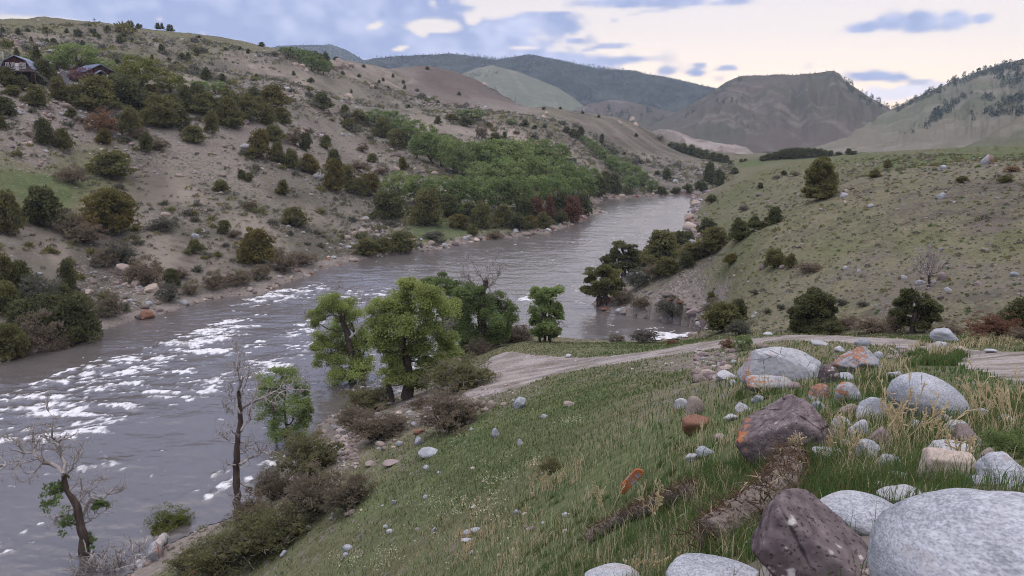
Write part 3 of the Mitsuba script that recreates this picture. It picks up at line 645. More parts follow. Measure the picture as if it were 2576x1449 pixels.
# ---------------------------------------------------------------- the air: a pale haze over the whole valley
scene['air'] = {'type': 'homogeneous', 'albedo': {'type': 'rgb', 'value': [0.70, 0.84, 1.0]}, 'sigma_t': {'type': 'rgb', 'value': [1.0e-4, 1.0e-4, 1.0e-4]}}
scene['haze'] = {'type': 'cube', 'to_world': T4().translate([0, 2300, 330]).scale([3600, 2700, 336]), 'bsdf': {'type': 'null'}, 'interior': {'type': 'ref', 'id': 'air'}}
labels['haze'] = {'label': 'faint blue evening haze filling the valley', 'category': 'haze', 'kind': 'stuff'}

# ---------------------------------------------------------------- builders for plants, rocks and naming
def key_for(name):
    if name not in taken:
        taken[name] = 0
        return name
    taken[name] += 1
    return f'{name}_{taken[name]:03d}'


taken = {}


def thing(name, label, cat, group=None):
    k = key_for(name)
    labels[k] = {'label': label, 'category': cat}
    if group:
        labels[k]['group'] = group
    return k


def part(holder, name, shape, label=None):
    k = key_for(f'{holder}__{name}')
    scene[k] = shape
    if label:
        labels[k] = {'label': label}
    return k


def ref(plyd, bsdf=None, m=None):
    d = {k: v for k, v in plyd.items() if k != 'bsdf'}
    d['bsdf'] = {'type': 'ref', 'id': bsdf} if bsdf else plyd['bsdf']
    if m is not None:
        d['to_world'] = m
    return d


def xform(loc, sx=1, sy=1, sz=1, rz=0, tilt=0):
    m = T4().translate([float(v) for v in loc]).rotate([0, 0, 1], float(rz))
    if tilt:
        m = m @ T4().rotate([1, 0, 0], float(tilt))
    return m @ T4().scale([float(sx), float(sy), float(sz)])


def frames(d):
    d = d / (np.linalg.norm(d, axis=-1, keepdims=True) + 1e-9)
    a = np.cross(d, np.where(np.abs(d[..., 2:]) < 0.9, [0, 0, 1.0], [1.0, 0, 0]))
    a /= np.linalg.norm(a, axis=-1, keepdims=True) + 1e-9
    return d, a, np.cross(d, a)


def tubes(lines, sides=5, tone=0.5, kind=0):
    """Many tapered polylines as one mesh: [(points, radii)] -> (V, F, UV)."""
    Vs, Fs, at = [], [], 0
    ang = np.arange(sides) * 2 * np.pi / sides
    for p, r in lines:
        p = np.asarray(p, float)
        t = np.gradient(p, axis=0)
        _, a, b = frames(t)
        v = p[:, None] + np.asarray(r)[:, None, None] * (np.cos(ang)[None, :, None] * a[:, None] + np.sin(ang)[None, :, None] * b[:, None])
        n = len(p)
        i, j = np.meshgrid(np.arange(n - 1), np.arange(sides), indexing='ij')
        q = np.stack([i * sides + j, i * sides + (j + 1) % sides, (i + 1) * sides + (j + 1) % sides, (i + 1) * sides + j], -1).reshape(-1, 4) + at
        Vs.append(v.reshape(-1, 3))
        Fs.append(np.vstack([q[:, [0, 1, 2]], q[:, [0, 2, 3]]]))
        at += n * sides
    V = np.vstack(Vs)
    return V, np.vstack(Fs), np.tile([tone, kind], (len(V), 1))


def tube_ply(lines, sides=5, tone=0.5, kind=0):
    V, F, UV = tubes(lines, sides, tone, kind)
    return mikit.ply((V, F), 'bark', smooth=True, uv=UV)


def leaf_tris(rng, c, out, size, tone, kind, slim=0.45, spread=0.6):
    """One slim triangle per row of c, pointing roughly along out."""
    n = len(c)
    d, a, b = frames(out + rng.normal(0, spread, (n, 3)))
    s = (np.asarray(size) * rng.uniform(0.7, 1.35, n))[:, None]
    ph = rng.uniform(0, 2 * np.pi, n)[:, None]
    side = np.cos(ph) * a + np.sin(ph) * b
    V = np.stack([c - side * s * slim, c + side * s * slim, c + d * s * 1.15], 1).reshape(-1, 3)
    F = np.arange(3 * n).reshape(-1, 3)
    UV = np.repeat(np.stack([np.clip(tone, 0, 1), np.broadcast_to(kind, (n,)).astype(float)], -1), 3, axis=0)
    return V, F, UV


def merge(*ms):
    V, F, U, at = [], [], [], 0
    for v, f, u in ms:
        V.append(v), F.append(f + at), U.append(u)
        at += len(v)
    return np.vstack(V), np.vstack(F), np.vstack(U)


def lobes_mesh(rng, C, R, per, leaf, kind, tone_c, up=0.35, slim=0.45, spread=0.6, shell=0.55):
    """Foliage as many small leaf tufts over lobes with centres C and radii R (n, 3)."""
    n = len(C)
    k = np.repeat(np.arange(n), per)
    v = rng.normal(size=(len(k), 3))
    v /= np.linalg.norm(v, axis=1, keepdims=True)
    v[:, 2] = np.where(v[:, 2] < -0.35, -v[:, 2], v[:, 2])
    rad = shell + (1 - shell) * rng.random(len(k)) ** 0.7
    pos = C[k] + v * R[k] * rad[:, None]
    tone = tone_c[k] + rng.normal(0, 0.13, len(k))
    return leaf_tris(rng, pos, v + [0, 0, up], leaf, tone, kind, slim, spread)


def core_mesh(f, kind, tone=0.4):
    s = trimesh.creation.icosphere(2)
    v = f(np.array(s.vertices))
    return v, np.array(s.faces), np.tile([tone, kind], (len(v), 1))


PROTO = {}


def unit(V):
    """The plant scaled so that its leaves fill width 1 and height 1."""
    lo, hi = np.quantile(V, .015, axis=0), np.quantile(V, .985, axis=0)
    w = max(hi[0] - lo[0], hi[1] - lo[1])
    top = np.quantile(V[:, 2], .995)
    return np.stack([(V[:, 0] - (lo[0] + hi[0]) / 2) / w, (V[:, 1] - (lo[1] + hi[1]) / 2) / w, V[:, 2] / top], -1)


def proto(fam, i, kind):
    """Prototype i of a family in one palette, as a ply dict in the unit box (width 1, height 1)."""
    k = (fam, i, kind)
    if k not in PROTO:
        V, F, U = GEO[fam][i]
        if fam != 'sage':
            V = unit(V)
        PROTO[k] = mikit.ply((V, F), 'leaf', smooth=False, uv=np.stack([U[:, 0], np.full(len(U), float(kind))], -1))
    return PROTO[k]


GEO = {f: [] for f in ('juniper', 'broad', 'shrub', 'conifer', 'sage', 'pine_far')}
for i in range(8):
    rng = np.random.default_rng(100 + i)
    n = 95
    z = rng.beta(1.3, 1.5, n) * 0.92 + 0.04
    top = (0.45, 0.6, 0.5, 0.4, 0.55, 0.75, 0.5, 0.62)[i]
    prof = 0.5 * np.clip(1 - z, 0, 1) ** top * np.clip(0.55 + z / 0.22, 0, 1) * (1.12 if top < .7 else 1.25)
    ph = rng.uniform(0, 2 * np.pi, n)
    lump = 0.80 + 0.30 * np.sin(ph * 2 + i) * np.sin(z * 7 + i * 2) + rng.normal(0, .06, n)
    rr_ = np.minimum(prof, .47) * (rng.random(n) ** 0.28) * lump * .92
    C = np.stack([rr_ * np.cos(ph), rr_ * np.sin(ph), z * .93], -1)
    R = rng.uniform(0.065, 0.125, n)[:, None] * [1, 1, 1.35]
    tone = rng.uniform(0.25, 0.72, n)
    m1 = lobes_mesh(rng, C, R, 30, 0.050, 0, tone, up=0.7, slim=.42, spread=.45)
    z2 = rng.uniform(.08, .7, 22)
    a2 = rng.uniform(0, 6.28, 22)
    C2 = np.stack([.16 * np.cos(a2) * (1 - z2), .16 * np.sin(a2) * (1 - z2), z2], -1)
    m2 = lobes_mesh(rng, C2, np.full((22, 3), .13), 26, .085, 0, rng.uniform(.25, .6, 22), up=.5, slim=.6, spread=.9, shell=.2)
    GEO['juniper'].append(merge(m1, m2))
for i in range(6):
    rng = np.random.default_rng(200 + i)
    n = 60
    z = rng.uniform(0.22, 0.93, n)
    prof = 0.46 * np.sqrt(np.clip(1 - ((z - 0.55) / 0.47) ** 2, 0.02, 1))
    ph = rng.uniform(0, 2 * np.pi, n)
    r0 = prof * rng.random(n) ** 0.35 * (0.85 + .2 * np.sin(3 * ph + i))
    C = np.stack([r0 * np.cos(ph), r0 * np.sin(ph), z], -1)
    R = rng.uniform(0.07, 0.13, n)[:, None] * [1, 1, 1.15]
    m1 = lobes_mesh(rng, C, R, 42, 0.036, 3, rng.uniform(.28, .75, n), up=.3, slim=.55, spread=.9, shell=.35)
    GEO['broad'].append(m1)
for i in range(6):
    rng = np.random.default_rng(300 + i)
    n = 46
    ph, u = rng.uniform(0, 2 * np.pi, n), rng.random(n)
    el_ = np.arcsin(u ** 0.9)
    q = rng.uniform(.62, .90, n)
    C = np.stack([.5 * q * np.cos(el_) * np.cos(ph), .5 * q * np.cos(el_) * np.sin(ph), .08 + .80 * q * np.sin(el_)], -1)
    R = rng.uniform(.07, .13, n)[:, None] * [1, 1, 1.2]
    m1 = lobes_mesh(rng, C, R, 40, 0.042, 6, rng.uniform(.25, .75, n), up=.8, slim=.26, spread=.7, shell=.3)
    C2 = rng.normal(0, .13, (20, 3)) * [1, 1, .6] + [0, 0, .28]
    m2 = lobes_mesh(rng, C2, np.full((20, 3), .14), 26, .075, 6, rng.uniform(.25, .6, 20), up=.5, slim=.5, spread=.9, shell=.2)
    GEO['shrub'].append(merge(m1, m2))
for i in range(3):
    rng = np.random.default_rng(400 + i)
    C, O = [], []
    for t in np.linspace(0.06, .97, 22):
        k = int(9 + 20 * (1 - t))
        for a in rng.uniform(0, 2 * np.pi, k):
            L = .46 * (1 - t) ** .85 * rng.uniform(.7, 1.1) + .02
            for q in np.linspace(.35, 1, 5):
                C.append((L * q * math.cos(a), L * q * math.sin(a), t + .03 - .10 * q * L * 2))
                O.append((math.cos(a), math.sin(a), -.15))
    C, O = np.array(C), np.array(O)
    GEO['conifer'].append(leaf_tris(rng, C, O, .055, rng.uniform(.25, .7, len(C)), 1, .4, .45))
for i in range(5):
    rng = np.random.default_rng(500 + i)
    n = 66
    v = rng.normal(size=(n, 3))
    v[:, 2] = np.abs(v[:, 2])
    v /= np.linalg.norm(v, axis=1, keepdims=True)
    GEO['sage'].append(leaf_tris(rng, v * [.36, .36, .55] * rng.uniform(.4, 1, (n, 1)), v + [0, 0, .7], .30, rng.uniform(.2, .8, n), 5, .30, .4))
for i in range(4):
    rng = np.random.default_rng(600 + i)
    n = 40
    t = rng.random(n) ** 1.2
    ph = rng.uniform(0, 2 * np.pi, n)
    L = .36 * (1 - t) ** .8 + .03
    C = np.stack([L * np.cos(ph) * .6, L * np.sin(ph) * .6, t * .92], -1)
    GEO['pine_far'].append(leaf_tris(rng, C, np.stack([np.cos(ph), np.sin(ph), ph * 0 + .2], -1), .20, rng.uniform(.3, .7, n), 12, .5, .4))

# trunks in the unit box
TRUNK = []
for i in range(3):
    rng = np.random.default_rng(700 + i)
    lines = [([(0, 0, -.06), (.01, .0, .15), (.03, .01, .4), (.02, .0, .7)], [.055, .04, .03, .012])]
    for a in rng.uniform(0, 6.28, 4):
        h0 = rng.uniform(.08, .35)
        lines.append(([(0, 0, h0), (.14 * math.cos(a), .14 * math.sin(a), h0 + .14), (.26 * math.cos(a), .26 * math.sin(a), h0 + .34)], [.028, .02, .008]))
    TRUNK.append(tube_ply(lines, 5, .5, 0))


def plant(fam, px, py, w, h, kind, name, label, cat, group=None, seed=0, trunk=True, sink=0.03, base=None, dz=0.0):
    """A plant from a prototype, standing on the ground where the photograph shows its foot; w, h in picture units."""
    rng = random.Random(int(px * 7 + py * 13 + seed))
    p, r = (hit(px, py) if base is None else base)
    sc = (p[1] * CP - (p[2] - EYE) * SP) / F0
    W, H = w * sc, h * sc
    k = thing(name, label, cat, group)
    m = xform(p - [0, 0, H * sink + dz], W, W, H * (1 + sink), rng.uniform(0, 360))
    part(k, 'crown' if fam not in ('shrub', 'sage') else 'foliage', ref(proto(fam, rng.randrange(len(GEO[fam])), kind), None, m))
    if trunk:
        part(k, 'trunk' if fam not in ('shrub', 'sage') else 'stems', ref(TRUNK[rng.randrange(3)], None, m))
    return k, p, r


# ---- rocks
def rock_geo(seed, sub=2, planes=9, soft=0.25, lump=0.16, squash=(1, 1, .75), flat=(), ball=None):
    """A stone of about unit size: a ball cut by planes, its edges softened, roughened. flat: extra cutting planes (normal, distance)."""
    rng = np.random.default_rng(seed)
    s = trimesh.creation.icosphere(sub)
    v = np.array(s.vertices)
    N = rng.normal(size=(planes, 3))
    N /= np.linalg.norm(N, axis=1, keepdims=True)
    D = rng.uniform(.66, .98, planes)
    for nn, d in flat:
        nn = np.asarray(nn, float)
        N, D = np.vstack([N, nn / np.linalg.norm(nn)]), np.append(D, d)
    q = np.clip(v @ N.T, 1e-3, None) / D
    k = 3 + 45 * (1 - soft) ** 3
    ball = (1.3 if soft < .45 else 1.0) if ball is None else ball
    rad = ((q ** k).sum(1) + ball ** -k) ** (-1 / k)
    v = v * rad[:, None]
    v = v * (1 + lump * (meshkit.fbm(v * 1.6 + seed * 3.1, 3, seed) - .5) * 1.3 + lump * .35 * (meshkit.fbm(v * 6 + seed, 3, seed + 1) - .5))[:, None]
    if sub >= 4:
        v = v * (1 + lump * .14 * (meshkit.fbm(v * 20 + seed, 3, seed + 2) - .5))[:, None]
    return v * np.array(squash), np.array(s.faces)


ROCKS = [rock_geo(800 + i, 2, 8 + i % 5, (.15, .35, .6)[i % 3], .2, (1, (.8, .9, .7)[i % 3], (.62, .75, .55)[i % 3])) for i in range(9)]
GRIT = [rock_geo(950 + i, 0, 7, .3, .3, (1, .8, .6)) for i in range(6)]
PEBBLE = [rock_geo(900 + i, 1, 7, .3, .15, (1, .8, .6)) for i in range(6)]
RK = {}


def rock_ply(i, stone, tone, fine=True):
    k = (i, stone, round(tone * 4) / 4, fine)
    if k not in RK:
        v, f = (ROCKS if fine else PEBBLE)[i]
        RK[k] = mikit.ply((v, f), 'stone', smooth=bool(fine and i % 3 == 2), uv=np.tile([k[2], stone], (len(v), 1)))
    return RK[k]


def plane_pt(base, px, py, back=0.0):
    """The point of picture ray (px, py) in the upright plane through base that faces the camera, moved back metres further."""
    th, t = ray(px, py)
    th, t = float(th), float(t)
    b = math.atan2(base[0], base[1])
    r = (math.hypot(base[0], base[1]) + back) / math.cos(th - b)
    return np.array([r * math.sin(th), r * math.cos(th), EYE + r * t])


def wiggle(rng, pts, n, amp):
    pts = np.asarray(pts, float)
    s = np.concatenate([[0], np.cumsum(np.linalg.norm(np.diff(pts, axis=0), axis=1))])
    u = np.linspace(0, s[-1], n)
    out = np.stack([np.interp(u, s, pts[:, k]) for k in range(3)], -1)
    out[1:-1] += rng.normal(0, amp, (n - 2, 3))
    return out


def grow(rng, p, d, L, r, level, out, gnarl=.22, up=.08, kids=(4, 3, 3), shrink=.55, seg=6):
    pts, p, d = [np.array(p)], np.array(p, float), np.array(d, float) / np.linalg.norm(d)
    for _ in range(seg):
        d = d + rng.normal(0, gnarl, 3) + [0, 0, up]
        d /= np.linalg.norm(d)
        p = p + d * L / seg
        pts.append(p)
    rad = np.linspace(r, max(r * .35, .008), seg + 1)
    out.append((np.array(pts), rad, level))
    if level < len(kids):
        for _ in range(kids[level]):
            i = rng.integers(1, seg + 1)
            dd_ = pts[i] - pts[i - 1]
            _, a, b = frames(dd_[None])
            ph = rng.uniform(0, 6.28)
            an = rng.uniform(.5, 1.1)
            nd = dd_ / np.linalg.norm(dd_) * math.cos(an) + (a[0] * math.cos(ph) + b[0] * math.sin(ph)) * math.sin(an)
            grow(rng, pts[i], nd, L * shrink * rng.uniform(.6, 1.2), rad[i] * .62, level + 1, out, gnarl, up, kids, shrink, max(3, seg - 1))
    return out


ORD = ['first', 'second', 'third', 'fourth', 'fifth', 'sixth', 'seventh', 'eighth', 'ninth', 'tenth', 'eleventh', 'twelfth', 'thirteenth', 'fourteenth', 'fifteenth', 'sixteenth', 'seventeenth', 'eighteenth', 'nineteenth', 'twentieth']


def ordinal(i, n):
    if n == 1:
        return ''
    if i == 0:
        return 'leftmost'
    if i == n - 1:
        return 'rightmost'
    if i < 20:
        return ORD[i] + ' from the left'
    j = n - 1 - i
    return (ORD[j] if j < 20 else f'number {j + 1}') + ' from the right'

# ---------------------------------------------------------------- trees and shrubs: zone by zone, (column, row of the foot, width, height, kind)
KIND = {'J': ('juniper', 0, 'juniper', 'olive green juniper', 'tree'), 'D': ('juniper', 1, 'juniper', 'dark green juniper', 'tree'), 'Y': ('juniper', 2, 'juniper', 'yellowish juniper', 'tree'), 'R': ('juniper', 7, 'juniper', 'rust-brown dead juniper', 'tree'),
        'C': ('broad', 18, 'cottonwood_tree', 'bright green cottonwood', 'tree'), 'G': ('broad', 4, 'cottonwood_tree', 'deep green cottonwood', 'tree'), 'W': ('broad', 9, 'willow_tree', 'yellow-green willow', 'tree'),
        'S': ('shrub', 6, 'shrub', 'dark twiggy shrub', 'shrub'), 'B': ('shrub', 5, 'shrub', 'grey-green shrub', 'shrub'), 'T': ('shrub', 14, 'shrub', 'tan dry shrub', 'shrub'), 'P': ('shrub', 8, 'blossom_shrub', 'pink flowering shrub', 'shrub'),
        'F': ('conifer', 1, 'spruce_tree', 'dark pointed spruce', 'tree'), 'N': ('conifer', 12, 'pine_tree', 'dark pine', 'tree')}
ZONES = [
    ('in the dense band below the houses', [(152, 252, 44, 54, 'J'), (240, 280, 100, 84, 'J'), (188, 264, 36, 48, 'J'), (315, 270, 94, 76, 'D'), (352, 278, 50, 48, 'D'), (402, 318, 86, 74, 'J'), (383, 247, 38, 32, 'Y'), (328, 338, 50, 66, 'J'), (262, 338, 58, 62, 'T'), (262, 362, 34, 36, 'Y'),
        (460, 322, 34, 48, 'D'), (486, 358, 50, 40, 'J'), (465, 278, 36, 58, 'D'), (498, 256, 46, 44, 'D'), (512, 288, 72, 52, 'J'), (534, 337, 34, 56, 'J'), (577, 320, 62, 68, 'J'), (575, 258, 46, 32, 'J'), (623, 302, 62, 62, 'J'), (640, 258, 36, 36, 'D'), (686, 275, 68, 58, 'Y'), (675, 315, 42, 52, 'J'), (711, 312, 40, 40, 'J'), (430, 290, 60, 50, 'D'), (545, 295, 50, 44, 'D'), (600, 285, 50, 44, 'D'), (650, 290, 44, 44, 'J')]),
    ('on the rocky slope below the left house', [(90, 268, 48, 52, 'J'), (18, 291, 42, 44, 'D'), (6, 324, 20, 30, 'D'), (113, 366, 36, 64, 'D'), (133, 366, 28, 40, 'S'), (160, 374, 42, 48, 'J'), (180, 295, 22, 22, 'J'), (55, 228, 34, 36, 'D'), (20, 219, 46, 46, 'D'), (30, 240, 36, 24, 'J'), (90, 248, 26, 26, 'D'), (280, 445, 92, 62, 'J'), (180, 461, 68, 44, 'S'), (370, 385, 30, 50, 'D'), (400, 378, 40, 30, 'S'), (350, 350, 40, 30, 'S'), (200, 308, 30, 16, 'S')]),
    ('on the open slope right of the juniper band', [(812, 275, 44, 40, 'D'), (820, 374, 30, 32, 'J'), (652, 398, 54, 68, 'Y'), (700, 408, 34, 48, 'J'), (732, 422, 38, 44, 'J'), (777, 434, 48, 44, 'Y'), (692, 354, 48, 38, 'J'), (770, 380, 28, 44, 'D'), (742, 366, 40, 44, 'S'), (845, 440, 44, 60, 'D'), (840, 480, 50, 74, 'Y'), (875, 475, 46, 56, 'J'), (905, 490, 46, 40, 'J'), (930, 490, 50, 52, 'Y'), (710, 490, 30, 36, 'J'), (608, 450, 20, 22, 'D'), (627, 457, 20, 22, 'J'), (556, 482, 34, 28, 'J'), (936, 407, 24, 20, 'J'), (1015, 427, 22, 30, 'Y'), (912, 382, 30, 22, 'S'), (905, 312, 36, 34, 'J'), (868, 293, 24, 28, 'J'), (876, 328, 30, 28, 'J'), (630, 528, 34, 26, 'S'), (740, 565, 62, 42, 'J'), (900, 430, 40, 26, 'S'), (960, 440, 40, 24, 'S')]),
    ('around the houses on the bench', [(98, 205, 42, 82, 'F'), (46, 172, 24, 48, 'F'), (70, 180, 30, 36, 'G'), (111, 212, 48, 56, 'D'), (195, 178, 96, 64, 'C'), (142, 175, 44, 34, 'C'), (262, 178, 56, 28, 'C'), (352, 228, 104, 80, 'W'), (430, 238, 70, 50, 'W'), (310, 205, 50, 30, 'W'), (500, 218, 40, 14, 'C'), (542, 236, 46, 30, 'C'), (212, 206, 64, 34, 'P'), (175, 200, 34, 22, 'S'), (145, 204, 22, 24, 'S')]),
    ('on the bare upper hillside', [(409, 135, 17, 22, 'D'), (495, 139, 16, 18, 'D'), (383, 151, 9, 13, 'D'), (519, 202, 26, 30, 'D'), (560, 209, 16, 22, 'D'), (302, 109, 18, 19, 'D'), (135, 111, 14, 14, 'D'), (118, 108, 10, 11, 'D'), (115, 83, 15, 14, 'D'), (199, 93, 18, 18, 'D'), (190, 90, 8, 15, 'D'), (168, 83, 9, 12, 'D'), (250, 98, 10, 11, 'D'), (79, 106, 8, 13, 'D'), (233, 82, 15, 9, 'D'), (271, 81, 14, 16, 'D'), (208, 113, 11, 11, 'D'), (458, 149, 17, 15, 'D'), (473, 151, 14, 18, 'D'), (295, 161, 12, 14, 'D'), (425, 155, 10, 10, 'D'), (445, 165, 16, 10, 'D'), (20, 118, 9, 9, 'D'), (45, 88, 14, 16, 'D'), (8, 85, 10, 14, 'D'), (70, 80, 12, 9, 'D'), (313, 97, 14, 14, 'D'), (333, 107, 6, 12, 'D'), (240, 92, 10, 18, 'D'), (388, 103, 8, 6, 'D'), (500, 95, 12, 6, 'D'), (568, 127, 9, 8, 'D'), (602, 125, 12, 8, 'D'), (624, 135, 8, 12, 'D'), (645, 195, 10, 9, 'D'), (560, 222, 40, 10, 'S'), (739, 190, 9, 11, 'D'), (782, 208, 16, 12, 'D'), (776, 230, 8, 10, 'D'), (470, 155, 8, 12, 'D'), (440, 205, 12, 10, 'S'), (690, 143, 6, 8, 'D'), (720, 150, 7, 9, 'D'), (430, 170, 14, 10, 'S')]),
    ('on the left skyline', [(329, 78, 20, 23, 'D'), (348, 73, 11, 13, 'D'), (355, 71, 7, 9, 'D'), (398, 74, 12, 15, 'D'), (408, 75, 8, 16, 'D'), (428, 79, 18, 16, 'D'), (658, 117, 15, 10, 'D')]),
    ('in the dark gully grove', [(712, 136, 22, 14, 'G'), (726, 142, 26, 20, 'G'), (742, 150, 26, 26, 'G'), (756, 158, 26, 28, 'G'), (770, 168, 28, 34, 'G'), (784, 178, 30, 40, 'G'), (800, 186, 30, 40, 'G'), (814, 188, 26, 32, 'G'), (826, 186, 22, 26, 'G'), (790, 160, 26, 26, 'D'), (806, 166, 24, 26, 'D'), (822, 168, 18, 30, 'D'), (768, 150, 20, 20, 'D')]),
    ('on the slope of the dark-patched hill', [(820, 158, 22, 16, 'D'), (846, 153, 14, 10, 'D'), (903, 194, 9, 8, 'D'), (989, 194, 7, 9, 'D'), (964, 205, 8, 9, 'D'), (954, 209, 7, 8, 'D'), (1015, 211, 8, 9, 'D'), (1018, 224, 9, 9, 'D'), (1155, 240, 9, 9, 'D'), (884, 234, 6, 9, 'D'), (977, 222, 6, 6, 'D'), (944, 224, 7, 7, 'D'), (1027, 271, 11, 8, 'D'), (1102, 259, 8, 7, 'D'), (1050, 230, 12, 8, 'S'), (915, 170, 9, 8, 'D'), (876, 168, 8, 7, 'D'), (862, 188, 10, 9, 'D'), (1075, 175, 10, 7, 'D')]),
    ('around the pale hump', [(1187, 303, 70, 26, 'G'), (1137, 302, 32, 14, 'Y'), (1173, 317, 34, 24, 'D'), (1213, 354, 32, 44, 'S'), (1101, 311, 16, 18, 'D'), (1248, 383, 38, 46, 'D'), (1226, 377, 22, 26, 'D'), (1269, 352, 12, 20, 'D'), (1289, 313, 26, 12, 'G'), (1319, 317, 22, 15, 'D'), (1345, 324, 12, 9, 'D'), (1370, 322, 12, 9, 'D'), (1343, 355, 24, 22, 'B'), (1230, 318, 18, 10, 'Y'), (1300, 338, 16, 10, 'S'), (1110, 350, 20, 14, 'S'), (1380, 345, 12, 8, 'S'), (1405, 372, 16, 12, 'S'), (1428, 378, 14, 9, 'S')]),
    ('in the gully right of the pale hump', [(1425, 335, 18, 16, 'D'), (1440, 345, 20, 20, 'D'), (1459, 352, 22, 32, 'D'), (1470, 362, 22, 20, 'G'), (1482, 374, 24, 24, 'G'), (1494, 386, 26, 28, 'G'), (1508, 400, 28, 32, 'G'), (1524, 414, 30, 34, 'G'), (1540, 428, 32, 36, 'G'), (1556, 440, 34, 40, 'G'), (1575, 452, 36, 44, 'G'), (1596, 464, 38, 44, 'G'), (1618, 474, 36, 40, 'G'), (1640, 484, 30, 30, 'G')]),
    ('on the tan ridge above the far bend', [(1514, 362, 12, 24, 'D'), (1510, 378, 16, 12, 'S'), (1677, 454, 20, 30, 'D'), (1654, 440, 14, 10, 'D'), (1410, 275, 8, 6, 'D'), (1368, 276, 9, 7, 'D'), (1506, 296, 8, 7, 'D'), (1466, 286, 8, 6, 'D'), (1600, 345, 8, 10, 'D'), (1660, 352, 20, 14, 'S'), (1570, 390, 10, 8, 'D'), (1630, 410, 10, 8, 'S')]),
    ('in the dark row on the tan ridge', [(1688, 372, 18, 14, 'D'), (1702, 378, 22, 18, 'D'), (1718, 384, 24, 22, 'D'), (1738, 390, 26, 24, 'D'), (1756, 395, 24, 22, 'D'), (1774, 400, 24, 22, 'D'), (1792, 404, 24, 20, 'D'), (1810, 407, 24, 20, 'D'), (1826, 409, 18, 18, 'D'), (1838, 414, 10, 9, 'D'), (1864, 408, 8, 8, 'D'), (1874, 406, 9, 7, 'D')]),
    ('by the far bend of the river', [(1787, 464, 36, 52, 'D'), (1808, 468, 28, 40, 'D'), (1757, 478, 20, 22, 'D'), (1848, 438, 20, 16, 'D'), (1730, 484, 26, 20, 'D'), (1770, 480, 20, 22, 'D'), (1700, 486, 24, 14, 'D'), (1665, 488, 24, 18, 'D')]),
    ('in the green strip above the riverside grove', [(945, 320, 50, 38, 'G'), (985, 325, 54, 38, 'G'), (962, 345, 44, 40, 'J'), (1010, 350, 52, 50, 'G'), (1000, 372, 44, 40, 'J'), (1042, 372, 58, 58, 'G'), (1072, 390, 58, 62, 'G'), (1050, 400, 48, 44, 'G'), (1085, 412, 62, 66, 'G'), (1110, 420, 58, 66, 'C'), (1125, 402, 54, 54, 'G'), (1142, 436, 62, 72, 'C'), (1168, 448, 60, 76, 'G')]),
    ('in the cottonwood grove on the far bank', [(1195, 440, 64, 70, 'G'), (1235, 446, 92, 78, 'C'), (1275, 452, 100, 84, 'C'), (1205, 480, 72, 62, 'C'), (1262, 486, 92, 74, 'C'), (1315, 468, 92, 74, 'C'), (1340, 432, 112, 68, 'G'), (1392, 442, 82, 70, 'G'), (1372, 482, 74, 74, 'C'), (1420, 484, 64, 66, 'G'), (1455, 492, 54, 62, 'G'), (1484, 486, 50, 56, 'G'), (1005, 512, 74, 68, 'C'), (1055, 514, 74, 62, 'G'), (1105, 516, 74, 62, 'C'), (1155, 522, 74, 68, 'G'), (1205, 526, 74, 68, 'C'), (1255, 532, 74, 72, 'G'), (1302, 534, 74, 78, 'G'), (1350, 532, 64, 76, 'C'), (1402, 534, 64, 80, 'G'), (1442, 530, 56, 70, 'G'), (1478, 508, 50, 56, 'G'), (1506, 494, 44, 44, 'D'), (1545, 486, 44, 42, 'D'), (1585, 486, 40, 38, 'G'), (1520, 478, 40, 40, 'J')]),
    ('in the juniper row along the far shore', [(978, 552, 82, 72, 'D'), (1072, 564, 76, 84, 'J'), (1135, 548, 54, 54, 'D'), (1155, 573, 48, 32, 'Y'), (1212, 574, 50, 62, 'J'), (1262, 572, 54, 54, 'J'), (1302, 577, 44, 40, 'D'), (1332, 572, 36, 28, 'Y'), (1366, 572, 42, 36, 'J'), (1385, 556, 28, 60, 'R'), (1350, 548, 36, 50, 'R'), (1437, 558, 44, 62, 'R'), (1410, 562, 34, 30, 'D'), (1468, 540, 46, 50, 'D'), (1150, 552, 36, 40, 'G'), (1322, 550, 40, 50, 'D'), (1412, 545, 40, 60, 'D'), (1180, 555, 40, 44, 'D')]),
    ('by the boulders on the far shore', [(923, 641, 58, 40, 'J'), (960, 634, 42, 34, 'J'), (1008, 631, 68, 46, 'J'), (1245, 600, 40, 20, 'S'), (1190, 590, 24, 24, 'J'), (1090, 600, 50, 18, 'B')]),
    ('on the left bank slope above the rapids', [(20, 590, 66, 104, 'J'), (103, 565, 96, 90, 'D'), (275, 582, 112, 100, 'Y'), (215, 612, 80, 50, 'S'), (180, 592, 66, 64, 'S'), (405, 580, 62, 32, 'B'), (564, 587, 30, 32, 'J'), (588, 598, 26, 20, 'S'), (491, 637, 32, 34, 'J'), (263, 670, 50, 44, 'S'), (305, 664, 64, 60, 'B'), (372, 714, 90, 70, 'S'), (434, 724, 36, 46, 'D'), (425, 758, 54, 44, 'B'), (536, 729, 50, 48, 'S'), (596, 714, 64, 34, 'S'), (655, 699, 54, 34, 'S'), (648, 662, 90, 80, 'Y'), (715, 682, 64, 54, 'S'), (760, 662, 74, 30, 'S'), (172, 726, 34, 70, 'D'), (275, 797, 60, 60, 'S'), (480, 740, 40, 30, 'S'), (455, 700, 40, 26, 'S'), (700, 640, 30, 18, 'S')]),
    ('in the dark thicket at the left edge', [(16, 735, 56, 94, 'J'), (100, 780, 96, 90, 'B'), (60, 740, 70, 80, 'D'), (18, 795, 66, 84, 'J'), (165, 775, 50, 60, 'D'), (195, 856, 100, 112, 'D'), (140, 830, 80, 90, 'D'), (95, 878, 104, 92, 'S'), (30, 900, 72, 84, 'J'), (60, 845, 90, 90, 'D'), (228, 845, 44, 50, 'J'), (150, 885, 60, 40, 'S')]),
